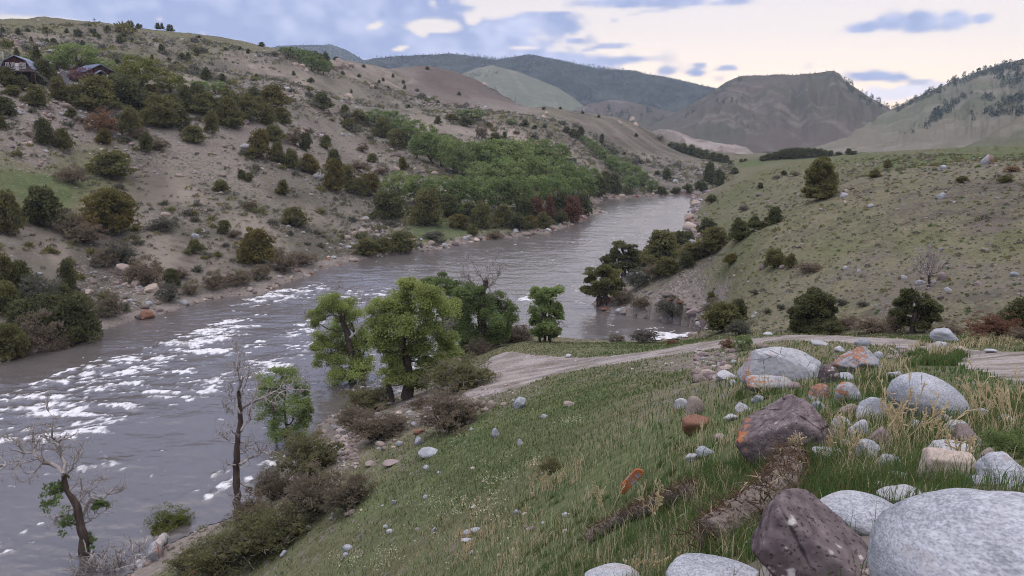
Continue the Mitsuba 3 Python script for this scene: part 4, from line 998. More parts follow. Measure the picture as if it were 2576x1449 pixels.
    ('on the right bank point', [(1657, 668, 104, 84, 'J'), (1704, 626, 56, 42, 'D'), (1678, 692, 64, 44, 'J'), (1607, 722, 62, 48, 'B'), (1628, 682, 54, 40, 'J'), (1565, 766, 50, 42, 'S'), (1612, 774, 46, 30, 'S'), (1690, 792, 70, 48, 'B'), (1650, 700, 50, 40, 'S')]),
    ('in the gully behind the terrace', [(1727, 617, 34, 34, 'D'), (1778, 590, 42, 40, 'D'), (1797, 632, 80, 58, 'J'), (1860, 604, 52, 48, 'D'), (1897, 568, 24, 24, 'D'), (1945, 562, 36, 40, 'D'), (1908, 575, 54, 18, 'D'), (1752, 650, 74, 38, 'J'), (1725, 674, 34, 40, 'D'), (1857, 560, 15, 13, 'D'), (1870, 580, 40, 20, 'J'), (1870, 530, 24, 14, 'B'), (1790, 510, 26, 20, 'J'), (1913, 475, 14, 15, 'D'), (1972, 441, 15, 12, 'D'), (2000, 442, 26, 12, 'S'), (1955, 450, 20, 10, 'S')]),
    ('on the open terrace slope', [(1840, 661, 38, 22, 'Y'), (1947, 673, 52, 46, 'J'), (1987, 674, 28, 34, 'J'), (2032, 681, 68, 22, 'S'), (2233, 423, 20, 20, 'J'), (2200, 446, 30, 18, 'J'), (2420, 458, 28, 15, 'J'), (2529, 458, 30, 16, 'J'), (2545, 432, 32, 15, 'T'), (2117, 767, 28, 16, 'B'), (2170, 770, 26, 14, 'B'), (1930, 788, 20, 12, 'B'), (1900, 740, 26, 12, 'B'), (1965, 780, 18, 16, 'B')]),
    ('along the foot of the terrace slope', [(1790, 762, 22, 28, 'J'), (1802, 802, 68, 50, 'S'), (1820, 835, 88, 70, 'J'), (1853, 814, 44, 60, 'D'), (1858, 844, 54, 40, 'B'), (2133, 828, 50, 34, 'S'), (2193, 838, 84, 38, 'S'), (2060, 838, 56, 36, 'D'), (2095, 842, 50, 34, 'D'), (2250, 838, 50, 60, 'S'), (2560, 860, 54, 34, 'S'), (2380, 845, 60, 30, 'S')]),
    ('beside the gravel road', [(1867, 882, 44, 36, 'G'), (1832, 880, 32, 30, 'T'), (1620, 862, 60, 34, 'B'), (1550, 856, 40, 16, 'S'), (1305, 858, 70, 40, 'S'), (1245, 868, 50, 30, 'S'), (1690, 866, 30, 12, 'T')]),
    ('in the wooded clump on the valley floor', [(1920, 404, 20, 12, 'D'), (1934, 402, 20, 16, 'D'), (1948, 401, 20, 18, 'D'), (1962, 400, 22, 22, 'D'), (1976, 399, 22, 24, 'D'), (1990, 399, 24, 26, 'D'), (2004, 398, 22, 26, 'D'), (2018, 398, 22, 24, 'D'), (2032, 397, 22, 24, 'D'), (2046, 396, 22, 22, 'D'), (2060, 395, 20, 20, 'D'), (2074, 394, 20, 16, 'D'), (2088, 393, 16, 14, 'D'), (2110, 390, 16, 8, 'D'), (2134, 388, 14, 14, 'D'), (2145, 388, 22, 8, 'D')]),
]
SMALLEST = 16
for zone, items in ZONES:
    by = {}
    for it in items:
        by.setdefault(it[4], []).append(it)
    for kd, its in by.items():
        fam, pal, nm, phrase, cat = KIND[kd]
        its.sort(key=lambda q: q[0])
        for i, (px, py, w, h, _) in enumerate(its):
            o = ordinal(i, len(its))
            lab = f'{phrase} {zone}' if not o else f'{o} {phrase} {zone}' if o in ('leftmost', 'rightmost') else f'{phrase} {zone}, {o}'
            if kd == 'B' or kd == 'S' or kd == 'T' or kd == 'P':
                f2 = 'shrub'
            else:
                f2 = fam
            if kd == 'G' and cat == 'tree' and w < 30 and h < 20:
                f2 = 'broad'
            plant(f2, px, py, w * 1.08, h * (1.18 if 'grove' in zone else 1.05), pal, nm, lab, cat, f'{nm.replace("_", " ")}s {zone}' if len(its) > 1 else None, trunk=h > SMALLEST)

# ---------------------------------------------------------------- sagebrush and stones strewn over the slopes
rngS = np.random.default_rng(77)


def strew(box, n, on, seed, rmax=700, dens=None):
    """n points on the ground inside the picture region box, spread over the ground's own area, where the mask on(x, y) holds."""
    g = np.random.default_rng(seed)
    V, A = [], 0
    th0, th1 = azim(box[0]), azim(box[1])
    out = []
    tries = 0
    while len(out) < n and tries < 60:
        tries += 1
        th = g.uniform(th0, th1, 4000)
        lr = np.log(np.sqrt(g.uniform(box[2] ** 2, box[3] ** 2, 4000)))
        r = np.exp(lr)
        # nearer ground is seen larger; keep some of the far points only
        p = np.minimum(1, (box[4] / r) ** box[5])
        x, y = r * np.sin(th), r * np.cos(th)
        ok = g.random(4000) < p
        i = np.clip(np.searchsorted(TH, th), 1, len(TH) - 1)
        j = np.clip(np.searchsorted(LR, lr), 1, len(LR) - 2)
        ok &= GTAN[i, j] >= GMAX[i, j - 1] - 0.004
        ok &= on(x, y, i, j)
        if dens is not None:
            ok &= g.random(4000) < np.clip(0.5 + dens * (fbm2(x, y, .018, 3, seed) + .7 * fbm2(x, y, .09, 3, seed + 7)), 0.02, 1)
        out += list(zip(x[ok], y[ok], r[ok]))
    out = np.array(out[:n])
    return np.column_stack([out[:, :2], grid_z(out[:, 0], out[:, 1]), out[:, 2]])


def many(name, pts, sizes, make, labels_of, cat, group, stuff_label, stuff_mesh, n_each=300):
    """The n_each that show largest as things of their own, the rest as one mesh."""
    big = np.argsort(-sizes / pts[:, 3])
    for i in big[:n_each]:
        k = thing(name, labels_of(pts[i], i), cat, group(pts[i]) if callable(group) else group)
        scene[k] = make(i)
    rest = big[n_each:]
    if len(rest):
        Vs, Fs, Us, at = [], [], [], 0
        for i in rest:
            v, f, u = stuff_mesh(i)
            Vs.append(v), Fs.append(f + at), Us.append(u)
            at += len(v)
        return np.vstack(Vs), np.vstack(Fs), np.vstack(Us)


def where_phrase(p):
    px, py = px_of(np.array([p[0], p[1], p[2]]))
    if px < 860:
        return 'on the upper hillside behind the houses' if p[3] > 300 else 'on the boulder-strewn slope below the houses' if py < 400 else 'on the dry left bank slope above the rapids'
    if px < 1500:
        return 'on the hillside left of the cottonwood strip' if py > 300 and px < 1100 else 'on the tan hill slopes in the middle distance'
    return 'on the tan ridge above the far bend'


on_left = lambda x, y, i, j: GLEFT[i, j] & ~GIN[i, j] & (GD[i, j] > 2) & (GREEN[i, j] < .75)
S1 = strew((-150, 1850, 110, 520, 190, 2.0), 11000, on_left, 1, dens=2.6)
size1 = rngS.lognormal(math.log(.88), .52, len(S1)) * np.clip(S1[:, 3] / 300, .75, 1.25)
pal1 = rngS.choice([5, 5, 5, 5, 13, 16], len(S1))


def sage_m(i):
    return xform(S1[i, :3] - [0, 0, .05], size1[i] * 1.25, size1[i] * 1.25, size1[i] * .85, rngS.uniform(0, 360))


def sage_rest(i):
    V, F, U = GEO['sage'][i % 5]
    V, F, U = V[:54], F[:18], U[:54]
    a = (i * 2.399) % 6.283
    c, s = math.cos(a), math.sin(a)
    v = V * size1[i] * [1.5, 1.5, .95]
    return np.stack([v[:, 0] * c - v[:, 1] * s, v[:, 0] * s + v[:, 1] * c, v[:, 2]], -1) + S1[i, :3], F, np.stack([U[:, 0], np.full(len(U), float(pal1[i]))], -1)


rest = many('sagebrush', S1, size1, lambda i: ref(proto('sage', i % 5, int(pal1[i])), None, sage_m(i)), lambda p, i: 'low grey sagebrush tuft ' + where_phrase(p), 'sagebrush', lambda p: 'sagebrush ' + where_phrase(p), '', sage_rest)
scene['sagebrush_scrub'] = mikit.ply(rest[:2], 'leaf', uv=rest[2])
labels['sagebrush_scrub'] = {'label': 'small grey sagebrush tufts scattered over the far hillsides', 'category': 'scrub', 'kind': 'stuff'}

# stones on the left slopes: many where the cover is stony
st_on = lambda x, y, i, j: GLEFT[i, j] & ~GIN[i, j] & (np.random.default_rng(5).random(len(x)) < np.clip(STONY[i, j] ** 1.6, .05, 1)) & (STONY[i, j] < 1.3) & (GD[i, j] > 3)
S2 = strew((-150, 1850, 110, 560, 190, 2.0), 4500, st_on, 2, dens=2.4)
size2 = rngS.lognormal(math.log(.38), .55, len(S2)) * np.clip(S2[:, 3] / 230, .7, 1.15)
stone2 = rngS.choice([0, 1, 4, 5, 1, 0], len(S2))
tone2 = rngS.uniform(.0, .75, len(S2))


def rock_rest(S, size, stone, tone):
    def f(i):
        v, fc = GRIT[i % 6]
        a = (i * 1.7) % 6.283
        c, s = math.cos(a), math.sin(a)
        w = v * size[i]
        return np.stack([w[:, 0] * c - w[:, 1] * s, w[:, 0] * s + w[:, 1] * c, w[:, 2]], -1) + S[i, :3] + [0, 0, size[i] * .12], fc, np.tile([tone[i], float(stone[i])], (len(v), 1))
    return f


NAMES = {0: 'pale grey', 1: 'tan', 4: 'pale tan', 5: 'purplish grey', 3: 'rusty', 2: 'dark'}
rest = many('rock', S2, size2, lambda i: ref(rock_ply(i % 9, int(stone2[i]), tone2[i]), None, xform(S2[i, :3] + [0, 0, size2[i] * .12], size2[i], size2[i], size2[i], (i * 77) % 360)), lambda p, i: NAMES[int(stone2[i])] + ' rock ' + where_phrase(p), 'rock',
            lambda p: 'rocks ' + where_phrase(p), '', rock_rest(S2, size2, stone2, tone2), 110)
scene['scattered_stones'] = mikit.ply(rest[:2], 'stone', uv=rest[2])
labels['scattered_stones'] = {'label': 'small stones strewn over the far hillsides', 'category': 'stones', 'kind': 'stuff'}

# the right terrace: stones and low tussocks
on_terr = lambda x, y, i, j: (c_terr[np.minimum(i, len(TH) - 2), np.minimum(j, len(LR) - 2)]) & ~GIN[i, j] & (GD[i, j] > 1) & (GREEN[i, j] < .85)
S3 = strew((1490, 2650, 60, 260, 85, 2.2), 1900, on_terr, 3)
size3 = rngS.lognormal(math.log(.11), .5, len(S3)) * np.clip(S3[:, 3] / 110, .8, 2)
stone3 = rngS.choice([0, 1, 5, 5, 2, 5], len(S3))
tone3 = rngS.uniform(.0, .5, len(S3))
rest = many('rock', S3, size3, lambda i: ref(rock_ply(i % 9, int(stone3[i]), tone3[i]), None, xform(S3[i, :3] + [0, 0, size3[i] * .1], size3[i], size3[i], size3[i], (i * 77) % 360)), lambda p, i: NAMES[int(stone3[i])] + ' stone on the terrace slope right of the river', 'rock',
            'stones on the right terrace slope', '', rock_rest(S3, size3, stone3, tone3), 45)
scene['terrace_stones'] = mikit.ply(rest[:2], 'stone', uv=rest[2])
labels['terrace_stones'] = {'label': 'small stones strewn over the terrace slope right of the river', 'category': 'stones', 'kind': 'stuff'}
S4 = strew((1490, 2650, 60, 300, 85, 2.0), 4200, on_terr, 4)
size4 = rngS.lognormal(math.log(.26), .4, len(S4)) * np.clip(S4[:, 3] / 100, .8, 2)
ms, at = [], 0
for i in range(len(S4)):
    V, F, U = GEO['sage'][i % 5]
    V, F, U = V[:66], F[:22], U[:66]
    ms.append((V * size4[i] * [1.3, 1.3, .8] + S4[i, :3], F, np.stack([U[:, 0], np.full(len(U), float((13, 6, 10, 5, 13)[i % 5]))], -1)))
m3 = merge(*ms)
scene['terrace_tussocks'] = mikit.ply(m3[:2], 'leaf', uv=m3[2])
labels['terrace_tussocks'] = {'label': 'low dry tussocks covering the terrace slope', 'category': 'grass', 'kind': 'stuff'}

# shores: cobbles along the waterline
sh = []
for bank, step, far in ((fbd, .5, True), (nbd, .35, False)):
    for p in bank[::1]:
        r = np.hypot(*p)
        if r > 420 or r < 30:
            continue
        for _ in range(3 if r < 260 else 2):
            o = np.abs(rngS.normal(0, 1.0)) * 1.6 + .15
            a = rngS.uniform(0, 6.28)
            q = p + o * np.array([math.cos(a), math.sin(a)])
            if shapely.contains_xy(river.buffer(-.4), *q):
                continue
            sh.append((q[0], q[1], r, far))
sh = np.array(sh, float)
shz = grid_z(sh[:, 0], sh[:, 1])
S5 = np.column_stack([sh[:, :2], shz, sh[:, 2]])
size5 = rngS.lognormal(math.log(.26), .5, len(S5)) * np.clip(S5[:, 3] / 130, .7, 2.0)
stone5 = rngS.choice([0, 1, 3, 5, 4, 5, 1], len(S5))
tone5 = rngS.uniform(.1, .8, len(S5))
rest = many('shore_rock', S5, size5, lambda i: ref(rock_ply(i % 9, int(stone5[i]), tone5[i]), None, xform(S5[i, :3] + [0, 0, size5[i] * .1], size5[i], size5[i], size5[i], (i * 77) % 360)),
            lambda p, i: NAMES[int(stone5[i])] + (' rock at the water\'s edge on the far shore' if sh[i, 3] else ' rock at the water\'s edge on the near shore'), 'rock', lambda p: 'rocks along the waterline', '', rock_rest(S5, size5, stone5, tone5), 200)
scene['shore_cobbles'] = mikit.ply(rest[:2], 'stone', uv=rest[2])
labels['shore_cobbles'] = {'label': 'grey and pink cobbles lining both shores', 'category': 'stones', 'kind': 'stuff'}

# ---------------------------------------------------------------- pines on the far mountains
RT = {}


def ridge_pts(name, px, py):
    """The points of a mountain's front slope seen at these picture places."""
    if name not in RT:
        V, S = RIDGE[name]
        m = S <= 1
        q = np.stack(px_of(V[m]), -1)
        RT[name] = (cKDTree(q), V[m])
    t, V = RT[name]
    d, i = t.query(np.stack([px, py], -1))
    return V[i], d


PINES = [  # mountain, picture polygon, count, height in picture units
    ('mountain_002', [(1690, 300), (1760, 258), (1810, 224), (1860, 196), (1868, 206), (1815, 240), (1765, 272), (1700, 312)], 60, 7), ('mountain_002', [(1880, 191), (1990, 188), (2080, 182), (2080, 190), (1990, 193), (1880, 194)], 40, 4), ('mountain_002', [(2060, 182), (2100, 180), (2130, 205), (2110, 206), (2060, 192)], 26, 5),
    ('mountain_002', [(2115, 195), (2160, 226), (2250, 275), (2230, 278), (2180, 262), (2140, 236)], 60, 9), ('mountain_002', [(1775, 262), (1870, 245), (1870, 272), (1775, 285)], 14, 9), ('mountain_002', [(1720, 300), (2100, 230), (2150, 320), (1720, 350)], 26, 5),
    ('mountain_003', [(2245, 276), (2300, 250), (2400, 202), (2470, 178), (2576, 150), (2576, 164), (2470, 196), (2400, 222), (2300, 262), (2260, 284)], 190, 10), ('mountain_003', [(2320, 322), (2345, 290), (2400, 255), (2432, 244), (2420, 262), (2370, 295), (2335, 326)], 75, 11), ('mountain_003', [(2470, 290), (2500, 270), (2576, 235), (2576, 290), (2490, 296)], 75, 11),
    ('mountain_003', [(2500, 195), (2530, 165), (2576, 160), (2576, 215), (2520, 232)], 50, 11), ('mountain_003', [(2460, 250), (2500, 240), (2500, 252), (2465, 258)], 12, 9), ('mountain_003', [(2350, 240), (2500, 220), (2500, 300), (2400, 320)], 24, 8), ('mountain_003', [(2260, 330), (2330, 300), (2330, 330), (2270, 345)], 12, 8),
    ('hill_001', [(1420, 290), (1560, 255), (1700, 290), (1700, 315), (1440, 315)], 70, 8), ('mountain_001', [(1400, 230), (1560, 235), (1700, 260), (1700, 290), (1420, 280)], 60, 7), ('hill', [(1160, 190), (1260, 172), (1260, 186), (1170, 205)], 26, 6), ('hill', [(1190, 210), (1420, 260), (1420, 275), (1200, 260)], 12, 5)]
rp = np.random.default_rng(91)
big, small, tone_p = [], [], []
STAND = ('on the left ridge of the flat-topped mountain', 'along the flat top of the middle mountain', 'on the rocky knob of the flat-topped mountain', 'on the right shoulder of the flat-topped mountain', 'on the upper left flank of the flat-topped mountain', 'scattered on the face of the flat-topped mountain', 'along the crest of the green mountainside', 'in the long diagonal strip on the green mountainside', 'in the lower patch at the right edge', 'in the upper patch at the right edge', 'in the small clump on the green mountainside', 'scattered on the green mountainside', 'low on the green mountainside', 'on the hummocky foothills', 'on the lower flank of the forested ridge', 'on top of the smooth grassy spur', 'low on the smooth grassy spur')
for si, (name, poly, n, h) in enumerate(PINES):
    pg = shapely.Polygon(poly)
    x0, y0, x1, y1 = pg.bounds
    q = rp.uniform([x0, y0], [x1, y1], (n * 8, 2))
    q = q[shapely.contains_xy(pg, q[:, 0], q[:, 1])][:n]
    P, d = ridge_pts(name, q[:, 0], q[:, 1])
    for p, dd_ in zip(P[d < 14], d[d < 14]):
        r = np.hypot(p[0], p[1])
        big.append((p[0], p[1], p[2], r, h * r / F0 * rp.uniform(.6, 1.35), si))
# the forest on the long dark ridge and the blue peak
for name, poly, n, h in (('mountain_001', [(900, 160), (960, 146), (1130, 137), (1290, 145), (1400, 152), (1600, 182), (1800, 224), (1740, 232), (1560, 215), (1420, 205), (1300, 175), (1180, 165), (1100, 170), (960, 160)], 2600, 5.5), ('mountain_001', [(1500, 200), (1800, 228), (1780, 262), (1560, 250)], 500, 5.5), ('mountain', [(700, 122), (790, 114), (870, 127), (915, 155), (800, 140)], 350, 3.5), ('hill_003', [(10, 68), (60, 57), (140, 60), (140, 66), (60, 66)], 120, 3.5)):
    pg = shapely.Polygon(poly)
    x0, y0, x1, y1 = pg.bounds
    q = rp.uniform([x0, y0], [x1, y1], (n * 5, 2))
    q = q[shapely.contains_xy(pg, q[:, 0], q[:, 1])][:n]
    P, d = ridge_pts(name, q[:, 0], q[:, 1])
    for p in P[d < 8]:
        r = np.hypot(p[0], p[1])
        small.append((p[0] + rp.normal(0, 8), p[1] + rp.normal(0, 8), p[2], r, h * r / F0 * rp.uniform(.6, 1.3), 0))
big = sorted(big, key=lambda b: -b[4] / b[3])
for b in big[:300]:
    k = thing('pine_tree', f'small dark pine {STAND[b[5]]}', 'tree', f'pines {STAND[b[5]]}')
    scene[k] = ref(proto('pine_far', rp.integers(4), 12), None, xform(b[:3], b[4] * .75, b[4] * .75, b[4], rp.uniform(0, 360)))
ms = []
for i, b in enumerate(big[300:] + small):
    V, F, U = GEO['pine_far'][i % 4]
    V, F, U = V[:60], F[:20], U[:60]
    ms.append((V * [b[4] * .8, b[4] * .8, b[4]] * (1.15 if i % 3 else .9) + np.array(b[:3]), F, np.stack([U[:, 0], np.full(60, 12.0)], -1)))
m3 = merge(*ms)
scene['forest'] = mikit.ply(m3[:2], 'leaf', uv=m3[2])
labels['forest'] = {'label': 'dark conifer forest covering the far ridges', 'category': 'forest', 'kind': 'stuff'}

# ---------------------------------------------------------------- the trees and thickets of the near bank, each with its own limbs
for i in range(4):
    rng = np.random.default_rng(350 + i)
    n = 120
    ph, u = rng.uniform(0, 2 * np.pi, n), rng.random(n)
    el_ = np.arcsin(u ** .85)
    q = rng.uniform(.55, .95, n) * (1 + .12 * np.sin(3 * ph + i))
    C = np.stack([.48 * q * np.cos(el_) * np.cos(ph), .48 * q * np.cos(el_) * np.sin(ph), .04 + .86 * q * np.sin(el_)], -1)
    R = rng.uniform(.05, .10, n)[:, None] * [1, 1, 1.2]
    m1 = lobes_mesh(rng, C, R, 46, .019, 6, rng.uniform(.2, .8, n), up=.7, slim=.35, spread=.9, shell=.2)
    C2 = rng.normal(0, .14, (30, 3)) * [1, 1, .6] + [0, 0, .28]
    m2 = lobes_mesh(rng, C2, np.full((30, 3), .13), 30, .055, 6, rng.uniform(.2, .6, 30), up=.5, slim=.5, spread=.9, shell=.2)
    GEO.setdefault('thicket', []).append(merge(m1, m2))
TWIGS = []
for i in range(3):
    rng = np.random.default_rng(380 + i)
    L = []
    for _ in range(26):
        a, e = rng.uniform(0, 6.28), rng.uniform(.35, 1.5)
        grow(rng, (.06 * math.cos(a), .06 * math.sin(a), 0), (math.cos(a) * math.cos(e), math.sin(a) * math.cos(e), math.sin(e)), .42, .008, 0, L, .18, .05, (2, 2), .55, 4)
    TWIGS.append(tube_ply([(p, np.maximum(r, .0035)) for p, r, _ in L], 3, .5, 1))
    TWIGS.append(tube_ply([(p, np.maximum(r, .003)) for p, r, _ in L], 3, .5, 2))


def leafy_tree(name, label, cat, base_px, trunks, lobes, kind, seed, dead=(), leaf=.118, dens=1.0, group=None, bark=0, tone=(.35, .95)):
    """trunks: [(picture path, width at the foot in picture units)]; lobes: (column, row, rx, ry) of the crown's clumps; dead: bare limbs (picture path, width)."""
    rng = np.random.default_rng(seed)
    base, r = hit(*base_px)
    u = math.hypot(r, EYE - base[2]) / F0
    k = thing(name, label, cat, group)
    stems = []
    for path, w in trunks:
        pts = [plane_pt(base, x, y, rng.normal(0, .25) if n_ else 0) for n_, (x, y) in enumerate(path)]
        pts[0] = pts[0] - [0, 0, .4]
        pts = wiggle(rng, pts, 14, w * u * .10)
        stems.append(pts)
        part(k, 'trunk', tube_ply([(pts, np.linspace(w * u * .5, w * u * .16, 14) * (1 + .12 * rng.normal(size=14)))], 8, .5, bark))
    C, R, per = [], [], []
    for x, y, rx, ry in lobes:
        dz = rng.uniform(-.8, .8) * rx * u * .9
        c = plane_pt(base, x, y, dz)
        st = stems[rng.integers(len(stems))]
        j = int(np.clip(np.argmin(np.abs(st[:, 2] - (c[2] - 1.1 * ry * u))), 3, 13))
        limb = []
        pts = wiggle(rng, [st[j], (st[j] + c) / 2 + [0, 0, -.12 * np.linalg.norm(c - st[j])], c], 7, .05 * np.linalg.norm(c - st[j]) + .02)
        limb.append((pts, np.linspace(.075, .02, 7) * (u / .034)))
        for _ in range(5):
            d = rng.normal(size=3) + [0, 0, .5]
            grow(rng, pts[rng.integers(3, 7)], d, rx * u * .8, .022, 0, L_ := [], .2, .05, (2,), .6, 4)
            limb += [(p, np.maximum(q, .010)) for p, q, _ in L_]
        part(k, 'branch', tube_ply(limb, 4, .5, bark))
        n = 11
        v = rng.normal(size=(n, 3))
        v /= np.linalg.norm(v, axis=1, keepdims=True)
        cc = c + v * np.array([rx, rx, ry]) * u * (rng.random((n, 1)) ** .45) * .85
        C.append(cc)
        R.append(np.tile([rx, rx, ry], (n, 1)) * u * rng.uniform(.30, .62, (n, 1)))
        per.append(np.full(n, max(14, int(dens * rx * ry * 3.0 / 11))))
    C, R = np.vstack(C), np.vstack(R)
    per = int(np.mean(np.concatenate(per)))
    m1 = lobes_mesh(rng, C, R, per, leaf, kind, rng.uniform(*tone, len(C)), up=.2, slim=.50, spread=1.0, shell=.05)
    part(k, 'crown', mikit.ply(m1[:2], 'leaf', uv=m1[2]))
    bare(k, rng, base, u, dead)
    return k, base, u


def bare(k, rng, base, u, dead, bark=1, kids=(4, 3), name='dead_branch'):
    for path, w in dead:
        pts = wiggle(rng, [plane_pt(base, x, y, rng.normal(0, .35)) for x, y in path], 9, w * u * .35 + .015)
        L = [(pts, np.linspace(w * u * .5, .014, 9), 0)]
        length = np.linalg.norm(np.diff(pts, axis=0), axis=1).sum()
        for _ in range(int(4 + length * 3.0)):
            i = rng.integers(2, 9)
            d = pts[i] - pts[i - 1]
            d = d / np.linalg.norm(d) + rng.normal(0, .75, 3) + [0, 0, .1]
            grow(rng, pts[i], d, rng.uniform(.3, .8) * min(1.6, .35 * length + .3), max(.012, w * u * .16), 0, L, .25, .04, kids, .55, 5)
        part(k, name, tube_ply([(p, np.maximum(np.asarray(q), .0085 * u / .026)) for p, q, _ in L], 4, .55, bark))


leafy_tree('cottonwood_tree', 'leaning bright green cottonwood at the water, leftmost of the near bank clump', 'tree', (882, 1006), [([(880, 1006), (886, 960), (890, 900), (878, 850), (860, 800), (848, 758)], 26), ([(905, 1000), (915, 940), (905, 880), (890, 830)], 14)],
           [(828, 772, 46, 34), (876, 790, 44, 40), (838, 842, 56, 44), (892, 880, 50, 56), (822, 915, 42, 48), (868, 945, 52, 44), (912, 930, 34, 50), (798, 806, 26, 30), (852, 988, 36, 24), (925, 860, 26, 36), (810, 868, 30, 26)], 3, 11,
           [([(862, 790), (830, 790), (800, 805), (772, 795)], 6), ([(858, 780), (845, 750), (850, 728)], 5), ([(880, 850), (930, 800), (955, 770), (970, 745)], 7), ([(955, 800), (935, 760), (905, 740)], 4)])
leafy_tree('cottonwood_tree', 'large bright green cottonwood in the middle of the near bank clump', 'tree', (1026, 1002), [([(1026, 1002), (1030, 955), (1022, 910), (1010, 860), (1030, 800), (1050, 740)], 30), ([(985, 1000), (975, 950), (985, 890), (965, 830)], 16)],
           [(1000, 762, 56, 44), (1060, 742, 58, 42), (1108, 790, 52, 56), (962, 800, 38, 48), (1012, 830, 66, 54), (1082, 850, 66, 56), (1128, 870, 38, 46), (958, 872, 42, 46), (1020, 900, 58, 48), (1086, 915, 40, 34), (996, 952, 48, 34), (1050, 960, 36, 26), (1030, 720, 34, 20)], 3, 12,
           [([(1010, 880), (985, 830), (965, 800), (945, 775)], 9), ([(1000, 860), (1030, 815), (1045, 790)], 7), ([(1080, 860), (1110, 830), (1130, 815), (1120, 870)], 7)], tone=(.3, .85))
leafy_tree('cottonwood_tree', 'cottonwood with a fan of bleached dead limbs behind the largest one', 'tree', (1124, 906), [([(1124, 906), (1122, 868), (1114, 815), (1108, 760), (1100, 710)], 18)],
           [(1100, 712, 42, 24), (1150, 775, 36, 44), (1162, 828, 38, 42), (1130, 878, 28, 36), (1080, 735, 26, 22), (1140, 730, 30, 20)], 4, 13, dens=1.5, dead=[([(1112, 830), (1135, 790), (1150, 750), (1160, 715)], 9), ([(1112, 830), (1150, 800), (1175, 770), (1190, 745)], 8), ([(1112, 835), (1155, 820), (1185, 790)], 7), ([(1110, 800), (1125, 750), (1120, 705), (1115, 690)], 7)])
leafy_tree('cottonwood_tree', 'dark green cottonwood with a bare dead top beside the river', 'tree', (1214, 884), [([(1212, 884), (1216, 840), (1213, 790), (1216, 740), (1222, 705)], 32), ([(1190, 884), (1196, 850), (1206, 815)], 12)],
           [(1180, 742, 40, 28), (1172, 792, 36, 46), (1250, 772, 42, 38), (1275, 802, 30, 36), (1224, 812, 44, 46), (1188, 850, 38, 38), (1242, 848, 34, 28), (1172, 882, 24, 26), (1268, 832, 26, 24), (1215, 770, 40, 34), (1200, 870, 36, 24)], 4, 14, dens=2.0, dead=[([(1217, 740), (1224, 700), (1235, 672), (1246, 655)], 8), ([(1220, 715), (1205, 690), (1192, 668), (1180, 655)], 4), ([(1218, 735), (1250, 700), (1262, 675)], 6), ([(1215, 755), (1190, 715), (1165, 690)], 6), ([(1215, 770), (1240, 745), (1265, 755)], 6)])
leafy_tree('cottonwood_tree', 'small slim cottonwood standing alone at the river bend', 'tree', (1370, 860), [([(1358, 860), (1360, 820), (1366, 780), (1352, 745)], 9), ([(1384, 860), (1380, 810), (1385, 760)], 9), ([(1370, 860), (1372, 800), (1374, 740)], 8)],
           [(1350, 748, 24, 24), (1386, 742, 28, 24), (1370, 775, 42, 30), (1402, 785, 20, 30), (1344, 800, 18, 28), (1376, 815, 38, 28), (1354, 836, 22, 18), (1392, 836, 20, 18)], 18, 15, [([(1385, 830), (1400, 815), (1412, 820)], 3)], dens=1.1, leaf=.16, tone=(.4, .95))
leafy_tree('cottonwood_tree', 'thin young cottonwood behind the bare dead tree', 'tree', (716, 1135), [([(716, 1135), (722, 1080), (715, 1020), (720, 950)], 8), ([(700, 1135), (690, 1080), (684, 1010), (678, 960)], 7)],
           [(680, 958, 32, 26), (720, 950, 38, 26), (756, 990, 30, 34), (690, 1010, 42, 34), (742, 1042, 42, 36), (690, 1060, 42, 34), (722, 1095, 46, 28), (770, 1048, 18, 34)], 18, 16, dens=1.0, leaf=.09, tone=(.4, .95))


def bare_tree(name, label, base_px, trunk, w, limbs, seed, foliage=()):
    rng = np.random.default_rng(seed)
    base, r = hit(*base_px)
    u = math.hypot(r, EYE - base[2]) / F0
    k = thing(name, label, 'tree')
    pts = [plane_pt(base, x, y, rng.normal(0, .12) if n_ else 0) for n_, (x, y) in enumerate(trunk)]
    pts[0] = pts[0] - [0, 0, .4]
    pts = wiggle(rng, pts, 22, w * u * .07)
    part(k, 'trunk', tube_ply([(pts, np.linspace(w * u * .55, w * u * .22, 22) * (1 + .10 * rng.normal(size=22)))], 10, .6, 0))
    bare(k, rng, base, u, limbs, 1, (4, 2), 'branch')
    if foliage:
        C, R = [], []
        for x, y, rx, ry in foliage:
            c = plane_pt(base, x, y, rng.uniform(-.5, .5))
            n = 14
            v = rng.normal(size=(n, 3)) * .45
            C.append(c + v * np.array([rx, rx, ry]) * u)
            R.append(np.tile([rx, rx, ry], (n, 1)) * u * .35)
        C, R = np.vstack(C), np.vstack(R)
        m1 = lobes_mesh(rng, C, R, 36, .11, 4, rng.uniform(.3, .8, len(C)), slim=.5, spread=1.0, shell=.1)
        part(k, 'foliage', mikit.ply(m1[:2], 'leaf', uv=m1[2]))
    return k


